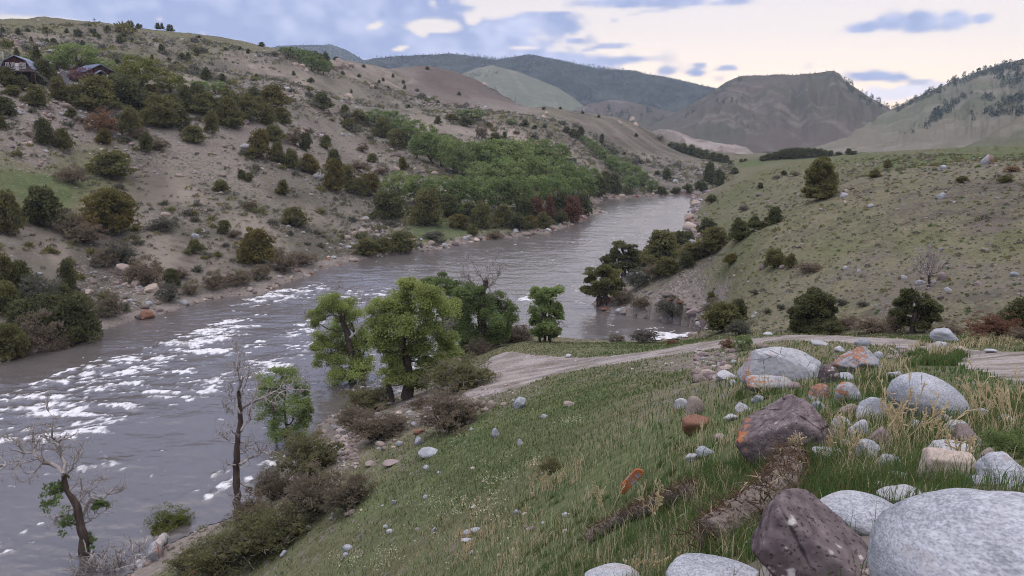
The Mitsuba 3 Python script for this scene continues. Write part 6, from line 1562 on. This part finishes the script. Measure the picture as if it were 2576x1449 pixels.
for px, py, w, h, lab, mat, st, tn, sd, fl in (
    (2194, 1058, 88, 50, 'pale grey rounded rock below the big smooth boulder', G, 0, .7, 41, ()), (2140, 1046, 62, 26, 'flat brown rock beneath the pinkish lichen stone', 'stone', 1, .5, 42, ()), (2115, 1078, 50, 26, 'grey stone tucked behind the dark lava boulder', 'stone', 0, .6, 43, ()),
    (2160, 1098, 56, 36, 'bent grey stone right of the dark lava boulder', 'stone', 0, .7, 44, (((-.6, 0, .8), .6),)), (2212, 1132, 64, 50, 'dark grey pointed stone in the dry stalks', 'stone', 5, .7, 45, (((.6, 0, .8), .6), ((-.6, 0, .8), .6))), (2186, 1165, 76, 52, 'light blue-grey stone in the tall grass', G, 0, .8, 46, (((.5, -.2, .8), .6),)),
    (2236, 1184, 70, 36, 'whitish low stone right of the light blue-grey one', G, 0, .9, 47, ()), (2090, 1164, 96, 34, 'flat grey slab below the dark lava boulder', 'stone', 0, .6, 48, (((0, 0, 1), .5),)), (2412, 1098, 76, 36, 'rounded pale stone at right behind a brown one', G, 0, .7, 49, ()), (2436, 1126, 92, 52, 'brown rounded rock beside the leafy weed', 'stone', 5, .55, 50, ()),
    (2392, 1150, 120, 36, 'flat grey rock behind the tan angular one', 'stone', 0, .65, 51, (((0, 0, 1), .6),)), (2382, 1210, 160, 86, 'tan angular rock at right above the huge granite boulder', 'stone', 4, .75, 52, (((.1, -.2, .95), .55), ((-.8, -.2, .3), .7), ((.3, -.9, .2), .7))), (2532, 1222, 160, 88, 'rounded pale boulder at the right edge', G, 0, .85, 53, ()),
    (2484, 1166, 44, 34, 'small brownish stone left of the pale boulder at the right edge', 'stone', 1, .6, 54, ()), (2268, 1264, 130, 44, 'low grey rock half sunk in the grass', 'stone', 0, .55, 55, (((0, 0, 1), .55),)), (2282, 1285, 40, 22, 'little stone in the gap behind the huge granite boulder', 'stone', 0, .6, 56, ()),
    (1748, 1046, 46, 42, 'tan round rock on the slope left of the dark lava boulder', 'stone', 1, .75, 57, ()), (1714, 1030, 38, 24, 'small grey rock left of the tan round rock', 'stone', 0, .6, 58, ()), (1750, 1092, 70, 42, 'reddish flat rock below the tan round rock', 'stone', 3, .7, 59, (((0, -.2, 1), .6),)), (1868, 1038, 40, 22, 'pale stone peeking out behind the dark lava boulder', G, 0, .7, 60, ()),
    (1775, 1150, 50, 24, 'bluish stone of the little cluster on the slope', G, 0, .6, 61, ()), (1742, 1162, 36, 18, 'flat stone of the little cluster on the slope', 'stone', 0, .7, 62, ()), (2376, 860, 76, 36, 'white rounded boulder on the far side of the road', G, 0, .95, 63, ()), (2062, 870, 46, 15, 'flat grey stone on the grass below the road', 'stone', 0, .75, 64, ()),
    (2170, 872, 44, 22, 'rounded grey stone right of the flat one below the road', G, 0, .7, 65, ()), (2112, 966 - 80, 24, 13, 'small white stone behind the rust-brown rock', 'stone', 0, .9, 66, ()), (2210, 908, 22, 22, 'pale stone behind the right end of the rust-brown rock', G, 0, .9, 67, ()), (2130, 955, 42, 16, 'blue-grey stone right of the dark spotted rock', G, 0, .6, 68, ()),
    (2368, 876, 40, 18, 'grey stone at the road edge behind the tall grass', 'stone', 0, .7, 69, ()), (2416, 886, 26, 16, 'pale tan stone on the grass strip near the road', 'stone', 4, .8, 70, ()), (2492, 888, 34, 11, 'flat pale stone on the grass strip near the right edge', 'stone', 0, .8, 71, ()), (1909, 877, 14, 14, 'small tan stone right of the green bush', 'stone', 1, .8, 72, ()), (1925, 877, 14, 12, 'small pinkish stone right of the green bush', 'stone', 1, .6, 73, ()),
    (1822, 928, 24, 20, 'pinkish stone on the bank left of the large angular boulder', 'stone', 5, .8, 74, ()), (1765, 898, 26, 14, 'grey rock on the crumbling bank', 'stone', 0, .6, 75, ()), (1844, 968, 16, 10, 'little white stone left of the low slab', 'stone', 0, 1, 76, ()), (1932, 844, 22, 7, 'flat white stone on the far edge of the road, leftmost', 'stone', 0, .9, 77, ()), (2030, 838, 20, 6, 'flat white stone on the far edge of the road, middle', 'stone', 0, .9, 78, ()), (2085, 838, 16, 5, 'flat white stone on the far edge of the road, rightmost', 'stone', 0, .9, 79, ()),
    # on the grass slope
    (1308, 1028, 32, 30, 'white blocky rock standing out on the grass slope', G, 0, 1.0, 80, (((-.6, 0, .8), .7),)), (1433, 1021, 32, 13, 'flat pinkish rock on the grass slope', 'stone', 1, .8, 81, ()), (1248, 1098, 22, 20, 'grey egg-shaped rock on the grass slope', G, 0, .7, 82, ()), (1308, 1121, 14, 16, 'small upright grey rock on the grass slope', G, 0, .7, 83, ()), (1077, 1152, 52, 28, 'white rock with a grey hollow on the grass slope', G, 0, 1.0, 84, (((.5, -.2, .9), .55),)),
    (983, 1174, 42, 19, 'flat purplish rock low on the grass slope', 'stone', 5, .9, 85, (((0, -.2, 1), .5),)), (935, 1172, 34, 14, 'low pinkish rock left of the flat purplish one', 'stone', 1, .6, 86, ()), (957, 1126, 26, 17, 'round pinkish rock near the thicket', 'stone', 1, .8, 87, ()), (966, 1135, 15, 12, 'small round stone beside the pinkish rock', 'stone', 1, .7, 88, ()), (1055, 1119, 24, 18, 'grey rock above the white hollowed one', G, 0, .6, 89, ()),
    (1053, 1093, 28, 14, 'red-streaked stone by the grey-brown thicket', 'stone', 3, .8, 90, ()), (1005, 1123, 20, 13, 'dull stone near the pebbly bank', 'stone', 0, .5, 91, ()), (1072, 1182, 15, 10, 'whitish pebble below the white hollowed rock', G, 0, .9, 92, ()), (1104, 1192, 11, 6, 'small whitish pebble right of the last', G, 0, .9, 93, ()), (1235, 1028, 20, 20, 'pinkish round stone at the end of the thicket', 'stone', 1, .8, 94, ()), (1220, 1036, 22, 12, 'flat pinkish stone at the end of the thicket', 'stone', 1, .7, 95, ()),
    (1217, 1020, 14, 12, 'small tan stone at the end of the thicket', 'stone', 1, .8, 96, ()), (1267, 1022, 16, 9, 'low tan stone left of the white blocky rock', 'stone', 1, .8, 97, ()), (1369, 1052, 20, 10, 'blue-grey stone right of the white blocky rock', G, 0, .6, 98, ()), (1177, 1066, 15, 9, 'grey stone at the edge of the wide thicket', G, 0, .6, 99, ()), (1186, 1084, 12, 8, 'small grey stone by the wide thicket', G, 0, .7, 100, ()), (1042, 1072, 18, 9, 'pale blue stone by the driftwood stick', G, 0, .7, 101, ()),
    (1430, 900, 16, 9, 'white stone on the far edge of the gravel', 'stone', 0, 1, 102, ()), (1180, 1345, 30, 14, 'grey stone of the pair in the dry grass, left', G, 0, .7, 103, ()), (1195, 1340, 26, 14, 'grey stone of the pair in the dry grass, right', G, 0, .7, 104, ()), (1173, 1366, 28, 13, 'flat grey stone below the pair in the dry grass', G, 0, .8, 105, ()), (1302, 1298, 22, 14, 'grey stone amid the dry tuft', G, 0, .6, 106, ()), (1422, 1342, 16, 9, 'white pebble on the grass slope near the fibre roll', 'stone', 0, 1, 107, ()),
    (881, 1162 + 135, 30, 16, 'pinkish rock beneath the brown thicket', 'stone', 1, .6, 108, ()), (1070, 1255, 14, 9, 'small grey stone in the lower grass', G, 0, .6, 109, ()), (992, 1268, 12, 10, 'pale stone in the lower grass', G, 0, .6, 110, ()), (980, 1342, 16, 8, 'white flat pebble in the flowers', G, 0, .9, 111, ()), (970, 1330, 12, 8, 'bluish pebble in the flowers', G, 0, .5, 112, ()), (1092, 1338, 14, 10, 'grey pebble below the flower patch', G, 0, .6, 113, ()), (875, 1388, 24, 14, 'grey stone low in the flower patch', G, 0, .6, 114, ()),
    (870, 1402, 14, 10, 'pale stone low in the flower patch', G, 0, .9, 115, ()), (714, 1400, 18, 12, 'white pebble at the foot of the grass slope', G, 0, .9, 116, ()), (838, 1298, 10, 7, 'bluish pebble beside the brown thicket', G, 0, .8, 117, ()), (833, 1308, 10, 7, 'second bluish pebble beside the brown thicket', G, 0, .8, 118, ()), (776, 1332, 14, 9, 'bluish stone at the thicket edge', G, 0, .7, 119, ()), (530, 1428, 22, 18, 'pink round rock below the green-brown thicket, left', 'stone', 1, .7, 120, ()), (560, 1418, 26, 14, 'pink rounded rock below the green-brown thicket, right', 'stone', 1, .8, 121, ()),
    (512, 1440, 20, 12, 'white-grey stone at the bottom edge', G, 0, .8, 122, ()), (488, 1446, 30, 12, 'orange-tinged rock at the bottom edge', 'stone', 3, .9, 123, ()), (575, 1405, 30, 20, 'pinkish rock against the green-brown thicket', 'stone', 1, .6, 124, ()), (392, 1412, 40, 50, 'pale rugged rock beside the driftwood log', 'lichen_stone', 4, .6, 125, (((-.5, -.2, .8), .6), ((.6, -.2, .7), .6))),
    # across the water
    (312, 696, 46, 34, 'reddish-tan block on the far bank above the rapids', 'stone', 1, .9, 126, (((.3, -.3, .9), .6),)), (342, 722, 26, 18, 'rounded pinkish rock below the reddish-tan block', 'stone', 1, .8, 127, ()), (375, 770, 16, 12, 'white boulder by the water below the thickets', G, 0, 1, 128, ()), (358, 718, 12, 9, 'small pinkish rock right of the rounded one', 'stone', 1, .8, 129, ()), (492, 600, 18, 12, 'white boulder on the far bank above the small round juniper', G, 0, 1, 130, ()), (508, 588, 16, 12, 'grey boulder on the far bank slope', 'stone', 0, .7, 131, ()),
    (319, 521, 13, 13, 'grey boulder right of the big yellowish juniper', G, 0, .8, 132, ()), (1052, 633, 0 + 14, 13, 'grey boulder at the far water edge below the junipers', G, 0, .6, 133, ()), (874, 603, 20, 11, 'pinkish boulder on the far shore flat, leftmost', 'stone', 1, .9, 134, ()), (891, 593, 18, 12, 'pinkish boulder on the far shore flat, second', 'stone', 1, .9, 135, ()), (912, 585, 22, 11, 'pinkish boulder on the far shore flat, third', 'stone', 1, .9, 136, ()), (927, 586, 14, 12, 'pinkish boulder on the far shore flat, rightmost', 'stone', 1, .9, 137, ()),
    (1085, 617, 20, 12, 'tan boulder at the far waterline', 'stone', 1, .8, 138, ()), (1377, 584, 20, 10, 'pale boulder at the far waterline below the rust-brown junipers', 'stone', 0, .9, 139, ()), (1558, 790, 22, 14, 'pale boulder at the water on the right bank point', G, 0, .8, 140, ()), (1525, 766, 32, 22, 'rust-orange rock under the wind-shaped juniper', 'stone', 3, 1.0, 141, ()), (1665, 803, 14, 8, 'whitish rock at the cove waterline', G, 0, .8, 142, ()), (1690, 806, 14, 8, 'pale rock at the cove waterline, right of the whitish one', G, 0, .8, 143, ()),
    (1775, 818, 30, 26, 'grey-brown boulder at the head of the cove', 'stone', 5, .8, 144, ()), (1758, 817, 18, 8, 'flat stone at the head of the cove', 'stone', 0, .7, 145, ()), (1628, 782, 18, 10, 'dark grey boulder on the right bank shore', 'stone', 5, .7, 146, ()), (2483, 414, 36, 26, 'big pale boulder standing on the terrace top', 'lichen_stone', 0, .2, 147, ()), (2373, 425, 13, 9, 'white stone on the upper terrace slope', G, 0, 1, 148, ()), (2368, 500, 28, 16, 'grey boulder high on the terrace slope', G, 0, .6, 149, ()),
    (2191, 522, 14, 9, 'white stone midway up the terrace slope', G, 0, .9, 150, ()), (2128, 486, 16, 10, 'tan stone near the terrace rim', 'stone', 1, .7, 151, ()), (2125, 512, 8, 7, 'orange-tan stone near the terrace rim', 'stone', 4, .8, 152, ()), (1921, 676, 26, 16, 'dull grey boulder left of the terrace junipers', 'stone', 5, .8, 153, ()), (1970, 676, 20, 9, 'dull grey rock between the terrace junipers', 'stone', 5, .7, 154, ()), (2128, 679, 14, 10, 'pale grey rock in the stony band of the terrace', 'stone', 0, .8, 155, ()), (2160, 684, 9, 8, 'white rock in the stony band of the terrace', G, 0, 1, 156, ()),
    (2316, 716, 28, 12, 'flat grey rock at the foot of the leafless tree', 'stone', 0, .7, 157, ()), (2370, 704, 22, 18, 'brown boulder right of the leafless tree', 'stone', 5, .6, 158, ()), (2346, 714, 14, 10, 'round rock at the foot of the leafless tree', 'stone', 0, .6, 159, ()), (2274, 702, 16, 9, 'grey rock left of the leafless tree', 'stone', 0, .7, 160, ()), (2552, 696, 18, 11, 'grey boulder near the right edge of the terrace', G, 0, .6, 161, ()), (2460, 718, 22, 10, 'low grey rock right of the leafless tree', 'stone', 5, .7, 162, ()), (2384, 732, 16, 8, 'flat grey stone below the leafless tree', 'stone', 0, .6, 163, ())):
    small = w < 26
    boulder(px, py, w, h * (1.2 if py > 950 and px > 1690 and w < 130 else 1), lab, mat, st, tn, sd, 2 if small else 3 if w < 100 else 4, 6, .10 + .5 * ((sd * 37) % 10) / 10, .18, .85, fl, name='rock' if w < 60 else 'boulder', cat='rock' if w < 60 else 'boulder',
            uvf=(lambda q: np.stack([.25 + .4 * (q[:, 0] > .1), q[:, 0] * 0], -1)) if mat == 'lichen_stone' else None)

for i, (px, py, w, h, lab) in enumerate(((2062, 1030, 44, 22, 'grey stone below the white round lichen stone'), (2098, 1102, 40, 24, 'bluish stone right of the dark lava boulder'), (2130, 1130, 46, 26, 'mottled stone between the dark lava boulder and the grey slab'), (2262, 1100, 44, 26, 'grey stone at the foot of the big smooth boulder, left'),
    (2310, 1078, 52, 24, 'half-buried stone at the foot of the big smooth boulder, middle'), (2372, 1066, 46, 24, 'half-buried stone at the foot of the big smooth boulder, right'), (2268, 1212, 56, 28, 'blue-grey stone left of the tan angular rock'), (2330, 1180, 44, 26, 'grey stone beneath the flat grey rock'), (2208, 1234, 60, 26, 'flat bluish stone in the grass above the speckled boulder'), (2460, 1222, 50, 28, 'brown stone between the tan rock and the edge boulder'),
    (1838, 1060, 36, 20, 'grey stone at the left foot of the dark lava boulder'), (1812, 1108, 32, 18, 'pinkish stone in the grass below the reddish flat rock'), (1905, 1012, 34, 18, 'pale stone between the angular and the lava boulder'), (1998, 978, 36, 18, 'purplish stone right of the low slab'), (2250, 958, 46, 24, 'grey stone above the big smooth boulder'), (2470, 1048, 44, 22, 'grey stone right of the big smooth boulder'), (2530, 1062, 40, 20, 'pale stone near the right edge below the gravel'), (2120, 1290, 48, 26, 'grey stone between the fibre roll and the speckled boulder'))):
    boulder(px, py, w, h, lab, ('granite', 'stone', 'stone')[i % 3], (0, 5, 0, 1)[i % 4], .4 + .3 * (i % 3), 300 + i, 3, 7, .25 + .3 * (i % 2), .18, .85, (), name='rock', cat='rock')
# the orange slab in the grass
boulder(1590, 1246, 62, 68, 'bright orange lichen-covered slab slanting out of the grass', 'lichen_stone', seed=171, planes=5, soft=.3, depth=.4, tilt=44, pre=(1.1, .8, .30), sink=.03, flat=(((0, 0, 1), .5), ((0, -1, .2), .5), ((0, 0, -1), .5)), uvf=lambda q: np.stack([np.full(len(q), 1.0), q[:, 0] * 0], -1), name='rock', cat='rock')
# pale outcrop blocks on the rocky hillsides
for i, (px, py, w, h) in enumerate(((838, 176, 30, 24), (852, 172, 34, 26), (866, 174, 26, 16), (828, 182, 18, 26), (880, 168, 20, 10), (1368, 298, 14, 10), (1374, 288, 10, 8), (1590, 302, 14, 9), (1600, 316, 12, 10), (1560, 312, 12, 9), (1218, 214, 16, 8), (936, 220, 10, 7), (760, 170, 14, 10), (742, 165, 14, 8), (770, 180, 12, 8))):
    boulder(px, py, w, h, ('tan-orange outcrop block by the dark gully grove, ' + ordinal(i, 5)) if i < 5 else ('pale outcrop block on the far hill crests, ' + ORD[i - 5]), 'stone', 4 if i > 4 else 1, .8, 180 + i, 3, 10, .15, .35, 1.0, name='outcrop', cat='rock', smooth=False)
# driftwood and the fibre rolls laid against erosion
def log_of(px_path, rad, name, label, cat, kind=3, rough=.12, sides=12, lift=.0, mat='bark', n=26, seed=1):
    g = np.random.default_rng(seed)
    P = [hit(*q)[0] for q in px_path]
    pts = wiggle(g, P, n, rad * .06)
    pts[:, 2] = np.maximum(grid_z(pts[:, 0], pts[:, 1]) + rad * .95, pts[:, 2] + lift) if lift == 0 else pts[:, 2] + lift
    V, F, UV = tubes([(pts, np.concatenate([[rad * .3], np.full(n - 2, rad), [rad * .3]]) * (1 + .05 * g.normal(size=n)))], sides, .6, kind)
    V = V + rough * rad * 2.2 * (np.stack([meshkit.fbm(V * 1.6 / rad + q_, 3, seed) for q_ in (0, 9, 17)], -1) - .5)
    k = thing(name, label, cat)
    return k, mikit.ply((V, F), mat, smooth=True, uv=UV), pts


k, sh_, _ = log_of([(388, 1412), (402, 1388), (416, 1366)], .28, 'driftwood_log', 'short bleached driftwood log standing beside the pale rugged rock', 'log', 1, lift=.5)
scene[k] = sh_
k, sh_, _ = log_of([(1022, 1016), (1045, 1010), (1075, 1010)], .10, 'driftwood_log', 'bleached driftwood stick at the foot of the largest cottonwood', 'log', 1)
scene[k] = sh_
k, sh_, _ = log_of([(655, 1278), (685, 1262), (712, 1246)], .05, 'driftwood_log', 'thin bleached branch lying in the thickets', 'log', 1, lift=.9)
scene[k] = sh_
for path, rad, lab, sd in (([(1985, 1192), (1982, 1222), (1972, 1252), (1952, 1282), (1900, 1325), (1850, 1360), (1785, 1408)], .125, 'brown straw fibre roll curling down from the dark lava boulder', 3), ([(1478, 1372), (1530, 1340), (1580, 1312), (1650, 1290), (1745, 1255)], .085, 'dark weathered fibre roll lying across the grass slope', 4)):
    k, sh_, pts = log_of(path, rad, 'fibre_roll', lab, 'erosion roll', 2, .22, 16, n=90, seed=sd)
    part(k, 'core', sh_)
    g = np.random.default_rng(sd)
    n = 5200
    c = pts[g.integers(0, len(pts), n)] + 0
    v = g.normal(size=(n, 3))
    v /= np.linalg.norm(v, axis=1, keepdims=True)
    v[:, 2] = np.abs(v[:, 2])
    m1 = leaf_tris(g, c + v * rad * .97 + g.normal(0, .03, (n, 3)), np.tile(pts[-1] - pts[0], (n, 1)) / 3, .085, g.uniform(0, .9, n), g.choice([14, 17, 17, 17, 11], n, p=[.25, .23, .23, .23, .06]), .045, .8)
    kk = part(k, 'straw', mikit.ply(m1[:2], 'leaf', uv=m1[2]))
    labels[kk] = {'kind': 'stuff'}

# ---------------------------------------------------------------- grass of the near slope: blades, tall tufts, dry stalks, flowers
rg = np.random.default_rng(9001)


def blades(x, y, h, w, kind, tone, bend=.45, seed=0, z=None):
    """One curved blade (three triangles) per point."""
    g = np.random.default_rng(seed)
    n = len(x)
    z = grid_z(x, y) if z is None else z
    a, b = g.uniform(0, 6.283, n), g.uniform(0, 6.283, n)
    side = np.stack([np.cos(a), np.sin(a), a * 0], -1) * w[:, None] * .5
    lean = np.stack([np.cos(b), np.sin(b), b * 0], -1) * (h * g.uniform(.1, 1, n) * bend)[:, None]
    p0 = np.stack([x, y, z - .01], -1)
    p1 = p0 + lean * .30 + np.array([0, 0, 1]) * (h * .55)[:, None]
    p2 = p0 + lean + np.array([0, 0, 1]) * (h * g.uniform(.75, 1, n))[:, None]
    V = np.stack([p0 - side, p0 + side, p1 - side * .7, p1 + side * .7, p2], 1).reshape(-1, 3)
    o = np.arange(n)[:, None, None] * 5
    F = (o + np.array([[0, 1, 3], [0, 3, 2], [2, 3, 4]])).reshape(-1, 3)
    return V, F, np.repeat(np.stack([np.clip(tone, 0, 1), kind.astype(float)], -1), 5, axis=0)


def cover_at(x, y):
    r, th = np.hypot(x, y), np.arctan2(x, y)
    i, j = np.interp(th, TH, np.arange(len(TH))), np.interp(np.log(r), LR, np.arange(len(LR)))
    return map_coordinates(GREEN, [i, j], order=1), map_coordinates(STONY, [i, j], order=1)


N = 310000
th = rg.uniform(azim(-300), azim(3100), N)
r = 1 / rg.uniform(1 / 74, 1 / 1.7, N) ** 1.0
far_n = N // 2
r[:far_n] = np.sqrt(rg.uniform(16 ** 2, 78 ** 2, far_n))
x, y = r * np.sin(th), r * np.cos(th)
g_, s_ = cover_at(x, y)
clump = fbm2(x, y, .55, 3, 71) + fbm2(x, y, 2.5, 2, 72) * .7
bankd = bank_tree.query(np.stack([x, y], -1))[0]
ok = ~shapely.contains_xy(road, x, y) & ~shapely.contains_xy(river, x, y) & (bankd > 1.2) & ~left_of_river(x, y) & (rg.random(N) < np.clip(.0 + g_ * 1.05 + clump * 1.5 - s_ * .5, 0.03, 1))
ok &= (r < np.interp(th, edge[:, 0], edge[:, 1]) + 2) | (th < azim(1776))
x, y, r, g_, clump = x[ok], y[ok], r[ok], g_[ok], clump[ok]
h = rg.uniform(.06, .19, len(x)) * (1 + 1.1 * np.clip(clump + .1, 0, 1)) * np.clip(1.25 - r / 140, .5, 1.2)
w = np.maximum(.0045, r * .00095) * rg.uniform(.7, 1.3, len(x))
q = rg.random(len(x)) - clump * .35 - fbm2(x, y, .13, 3, 75) * 1.5
kind = np.where(q < .66, 10, np.where(q < .90, 13, 11))
m1 = blades(x, y, h, w, kind, rg.uniform(.15, .95, len(x)) * .6 + .2 + clump * .25, .5, 1)
scene['grass'] = mikit.ply(m1[:2], 'leaf', uv=m1[2])
labels['grass'] = {'label': 'short green spring grass covering the near slope', 'category': 'grass', 'kind': 'stuff'}


def tufts(spots, per, hh, kinds, seed, rad=.10, bend=.5, wid=.0045):
    g = np.random.default_rng(seed)
    X, Y, Hh, K = [], [], [], []
    for px, py, s in spots:
        p, r = hit(px, py)
        n = int(per * s)
        a, q = g.uniform(0, 6.283, n), np.abs(g.normal(0, rad * s, n))
        X.append(p[0] + q * np.cos(a)), Y.append(p[1] + q * np.sin(a)), Hh.append(hh * s * g.uniform(.45, 1, n)), K.append(g.choice(kinds, n))
    X, Y, Hh, K = map(np.concatenate, (X, Y, Hh, K))
    R = np.hypot(X, Y)
    return blades(X, Y, Hh, np.maximum(wid, R * .00085), K, g.uniform(.2, .95, len(X)), bend, seed)


def around(box, n, s, seed):
    g = np.random.default_rng(seed)
    return [(a, b, s * g.uniform(.6, 1.3)) for a, b in zip(g.uniform(box[0], box[1], n), g.uniform(box[2], box[3], n))]


green_t = around((1860, 2110, 1140, 1185), 34, 1, 13) + around((1990, 2260, 1150, 1260), 46, 1, 1) + around((1760, 1900, 1180, 1420), 60, .9, 2) + around((2240, 2420, 1150, 1240), 22, .8, 3) + around((1620, 1800, 1100, 1440), 60, .7, 4) + around((1850, 2040, 980, 1010), 10, .9, 5) + around((2230, 2560, 1060, 1120), 30, .8, 6) + around((2290, 2420, 885, 925), 34, 1.3, 7) + around((2160, 2260, 935, 1000), 24, 1.1, 8) + around((1990, 2160, 1010, 1060), 16, .8, 9) + around((2440, 2576, 1000, 1060), 22, .9, 10) + around((1300, 1620, 1250, 1449), 60, .6, 11) + around((2050, 2280, 1290, 1330), 12, .6, 12)
m1 = tufts(green_t, 60, .24, [10, 10, 10, 13], 20)
scene['tall_grass'] = mikit.ply(m1[:2], 'leaf', uv=m1[2])
labels['tall_grass'] = {'label': 'tall green grass tufts between the foreground boulders', 'category': 'grass', 'kind': 'stuff'}
dry_t = around((1500, 1850, 1330, 1449), 30, .8, 31) + around((1830, 2060, 900, 1010), 26, 1, 32) + around((2020, 2320, 1040, 1200), 50, .9, 33) + around((2300, 2576, 985, 1130), 46, .9, 34) + around((1330, 1460, 1160, 1235), 26, .9, 35) + around((1150, 1330, 1280, 1360), 26, .8, 36) + around((1700, 1880, 1030, 1420), 60, .8, 37) + around((2150, 2330, 905, 1010), 36, 1.1, 38) + around((2280, 2420, 868, 900), 22, 1.2, 39) + around((2420, 2576, 855, 885), 24, 1.2, 40) + around((2090, 2200, 1170, 1240), 14, .8, 41) + around((950, 1250, 1330, 1449), 26, .7, 42) + around((1150, 1500, 1250, 1449), 44, 1.0, 43)
m1 = tufts(dry_t, 20, .34, [11, 11, 13], 21, .12, .6, .004)
scene['dry_grass'] = mikit.ply(m1[:2], 'leaf', uv=m1[2])
labels['dry_grass'] = {'label': 'dry straw-coloured grass stems among the boulders', 'category': 'grass', 'kind': 'stuff'}
# branching dry stalks, each a plant
stalks = [(1650, 1446, 62, 'tangled dry stalks at the bottom edge left of the blue-grey boulder'), (1590, 1440, 46, 'pale dry stalks at the bottom edge beside the fibre roll'), (1710, 1440, 60, 'dry branching stalks in front of the blue-grey flat boulder'), (2262, 1130, 170, 'tall forked dry stalk in front of the big smooth boulder'), (2235, 1105, 120, 'dry forked stalk left of the tallest one'),
          (2120, 1170, 110, 'dry stalks in front of the dark lava boulder, right'), (2000, 1175, 80, 'dry stalks in front of the dark lava boulder, left'), (2330, 1130, 120, 'leaning dry stalk below the big smooth boulder'), (2480, 1080, 130, 'dry stalks at right beside the gravel'), (2545, 1100, 140, 'dry stalks at the right edge beside the gravel'), (2420, 1180, 90, 'dry stalk crossing the tan angular rock'), (1925, 1000, 62, 'pale forked stalk below the large angular boulder'),
          (1890, 985, 50, 'dry stalk at the left foot of the large angular boulder'), (1530, 1300, 90, 'lone dry stalk left of the orange slab'), (1640, 1330, 110, 'lone dry stalk right of the orange slab'), (1395, 1225, 50, 'pale dry bush in the middle of the grass slope'), (1365, 1235, 45, 'second pale dry bush in the middle of the grass slope'), (1180, 1400, 40, 'small dry weed low on the grass slope'), (2010, 1395, 40, 'dry weed beside the purple-brown boulder')]
for i, (px, py, hpx, lab) in enumerate(stalks):
    g = np.random.default_rng(1200 + i)
    p, r = hit(px, py)
    u = math.hypot(r, p[2] - EYE) / F0
    k = thing('dry_weed', lab, 'weed')
    H = hpx * u
    for _ in range(5):
        a, e = g.uniform(0, 6.28), g.uniform(.85, 1.5)
        d = np.array([math.cos(a) * math.cos(e), math.sin(a) * math.cos(e), math.sin(e)])
        L = []
        grow(g, p + g.normal(0, .03, 3) * [1, 1, 0] - [0, 0, .02], d, H * g.uniform(.7, 1.05), .0020, 0, L, .035, .03, (), .4, 9)
        stem = L[0][0]
        for _ in range(g.integers(3, 7)):
            i_ = g.integers(4, 9)
            dd_ = stem[i_] - stem[i_ - 1]
            dd_ = dd_ / np.linalg.norm(dd_) + g.normal(0, .38, 3)
            grow(g, stem[i_], dd_, H * g.uniform(.12, .34), .0012, 0, L, .05, .03, (2,), .45, 5)
        V, F, UV = tubes([(q, np.maximum(rr2 * .8, r * .00018)) for q, rr2, _ in L], 3, .7, 11)
        part(k, 'stalk', mikit.ply((V, F), 'leaf', uv=UV))
# flowers
fl = around((830, 900, 1395, 1430), 26, 1, 51) + around((900, 1010, 1380, 1440), 30, 1, 52) + around((1060, 1110, 1235, 1290), 26, 1, 53) + around((1130, 1260, 1255, 1310), 46, 1, 54) + around((1410, 1460, 1060, 1075), 16, 1, 55) + around((1220, 1300, 1190, 1230), 20, 1, 56) + around((1130, 1170, 1100, 1130), 10, 1, 57) + around((1330, 1380, 1155, 1185), 12, 1, 58) + around((860, 1300, 1150, 1440), 60, 1, 59)
c, o = [], []
for px, py, s in fl:
    p, r = hit(px, py)
    n = 5
    c.append(p + rg.normal(0, .16, (n, 3)) * [1, 1, .2] + [0, 0, .16])
c = np.vstack(c)
m1 = leaf_tris(rg, c, np.tile([0, 0, 1.0], (len(c), 1)), .034, rg.uniform(.3, .9, len(c)), 15, .8, .8)
scene['wildflowers'] = mikit.ply(m1[:2], 'leaf', uv=m1[2])
labels['wildflowers'] = {'label': 'pale yellow wildflowers dotted through the slope grass', 'category': 'flowers', 'kind': 'stuff'}
k = thing('weed', 'dark leafy weed beside the brown rounded rock at right', 'plant')
p, r = hit(2540, 1150)
u = math.hypot(r, p[2] - EYE) / F0
part(k, 'foliage', ref(proto('thicket', 1, 4), None, xform(p, 120 * u, 90 * u, 66 * u, 0)))
k = thing('juniper', 'small dark juniper bush in the middle of the grass slope', 'bush')
p, r = hit(1385, 1192)
u = math.hypot(r, p[2] - EYE) / F0
part(k, 'crown', ref(proto('thicket', 2, 16), None, xform(p, 66 * u, 60 * u, 46 * u, 0)))
# pebbles in the bare patch by the purple-brown boulder and on the crumbling bank
pb = []
for box, n, s in (((2080, 2200, 1395, 1445), 60, .010), ((1750, 1850, 880, 960), 90, .14), ((850, 900, 1080, 1180), 160, .12), ((800, 1000, 1040, 1130), 120, .12), ((2230, 2300, 870, 905), 60, .07), ((1050, 1300, 960, 1010), 120, .07), ((1300, 1800, 885, 930), 150, .05), ((900, 1500, 1000, 1400), 60, .05), ((1000, 1160, 1020, 1060), 60, .14)):
    for a, b in zip(rg.uniform(box[0], box[1], n), rg.uniform(box[2], box[3], n)):
        pb.append((a, b, s * min(2.2, rg.lognormal(0, .5))))
ms = []
for i, (a, b, s) in enumerate(pb):
    p, r = hit(a, b)
    v, f = (PEBBLE if s > .12 else GRIT)[i % 6]
    ms.append((v * s + p + [0, 0, s * .2], f, np.tile([rg.uniform(.2, .9), float(rg.choice([0, 1, 5, 4]))], (len(v), 1))))
m3 = merge(*ms)
scene['pebbles'] = mikit.ply(m3[:2], 'stone', uv=m3[2])
labels['pebbles'] = {'label': 'pebbles scattered on the bare patches of the near bank', 'category': 'stones', 'kind': 'stuff'}
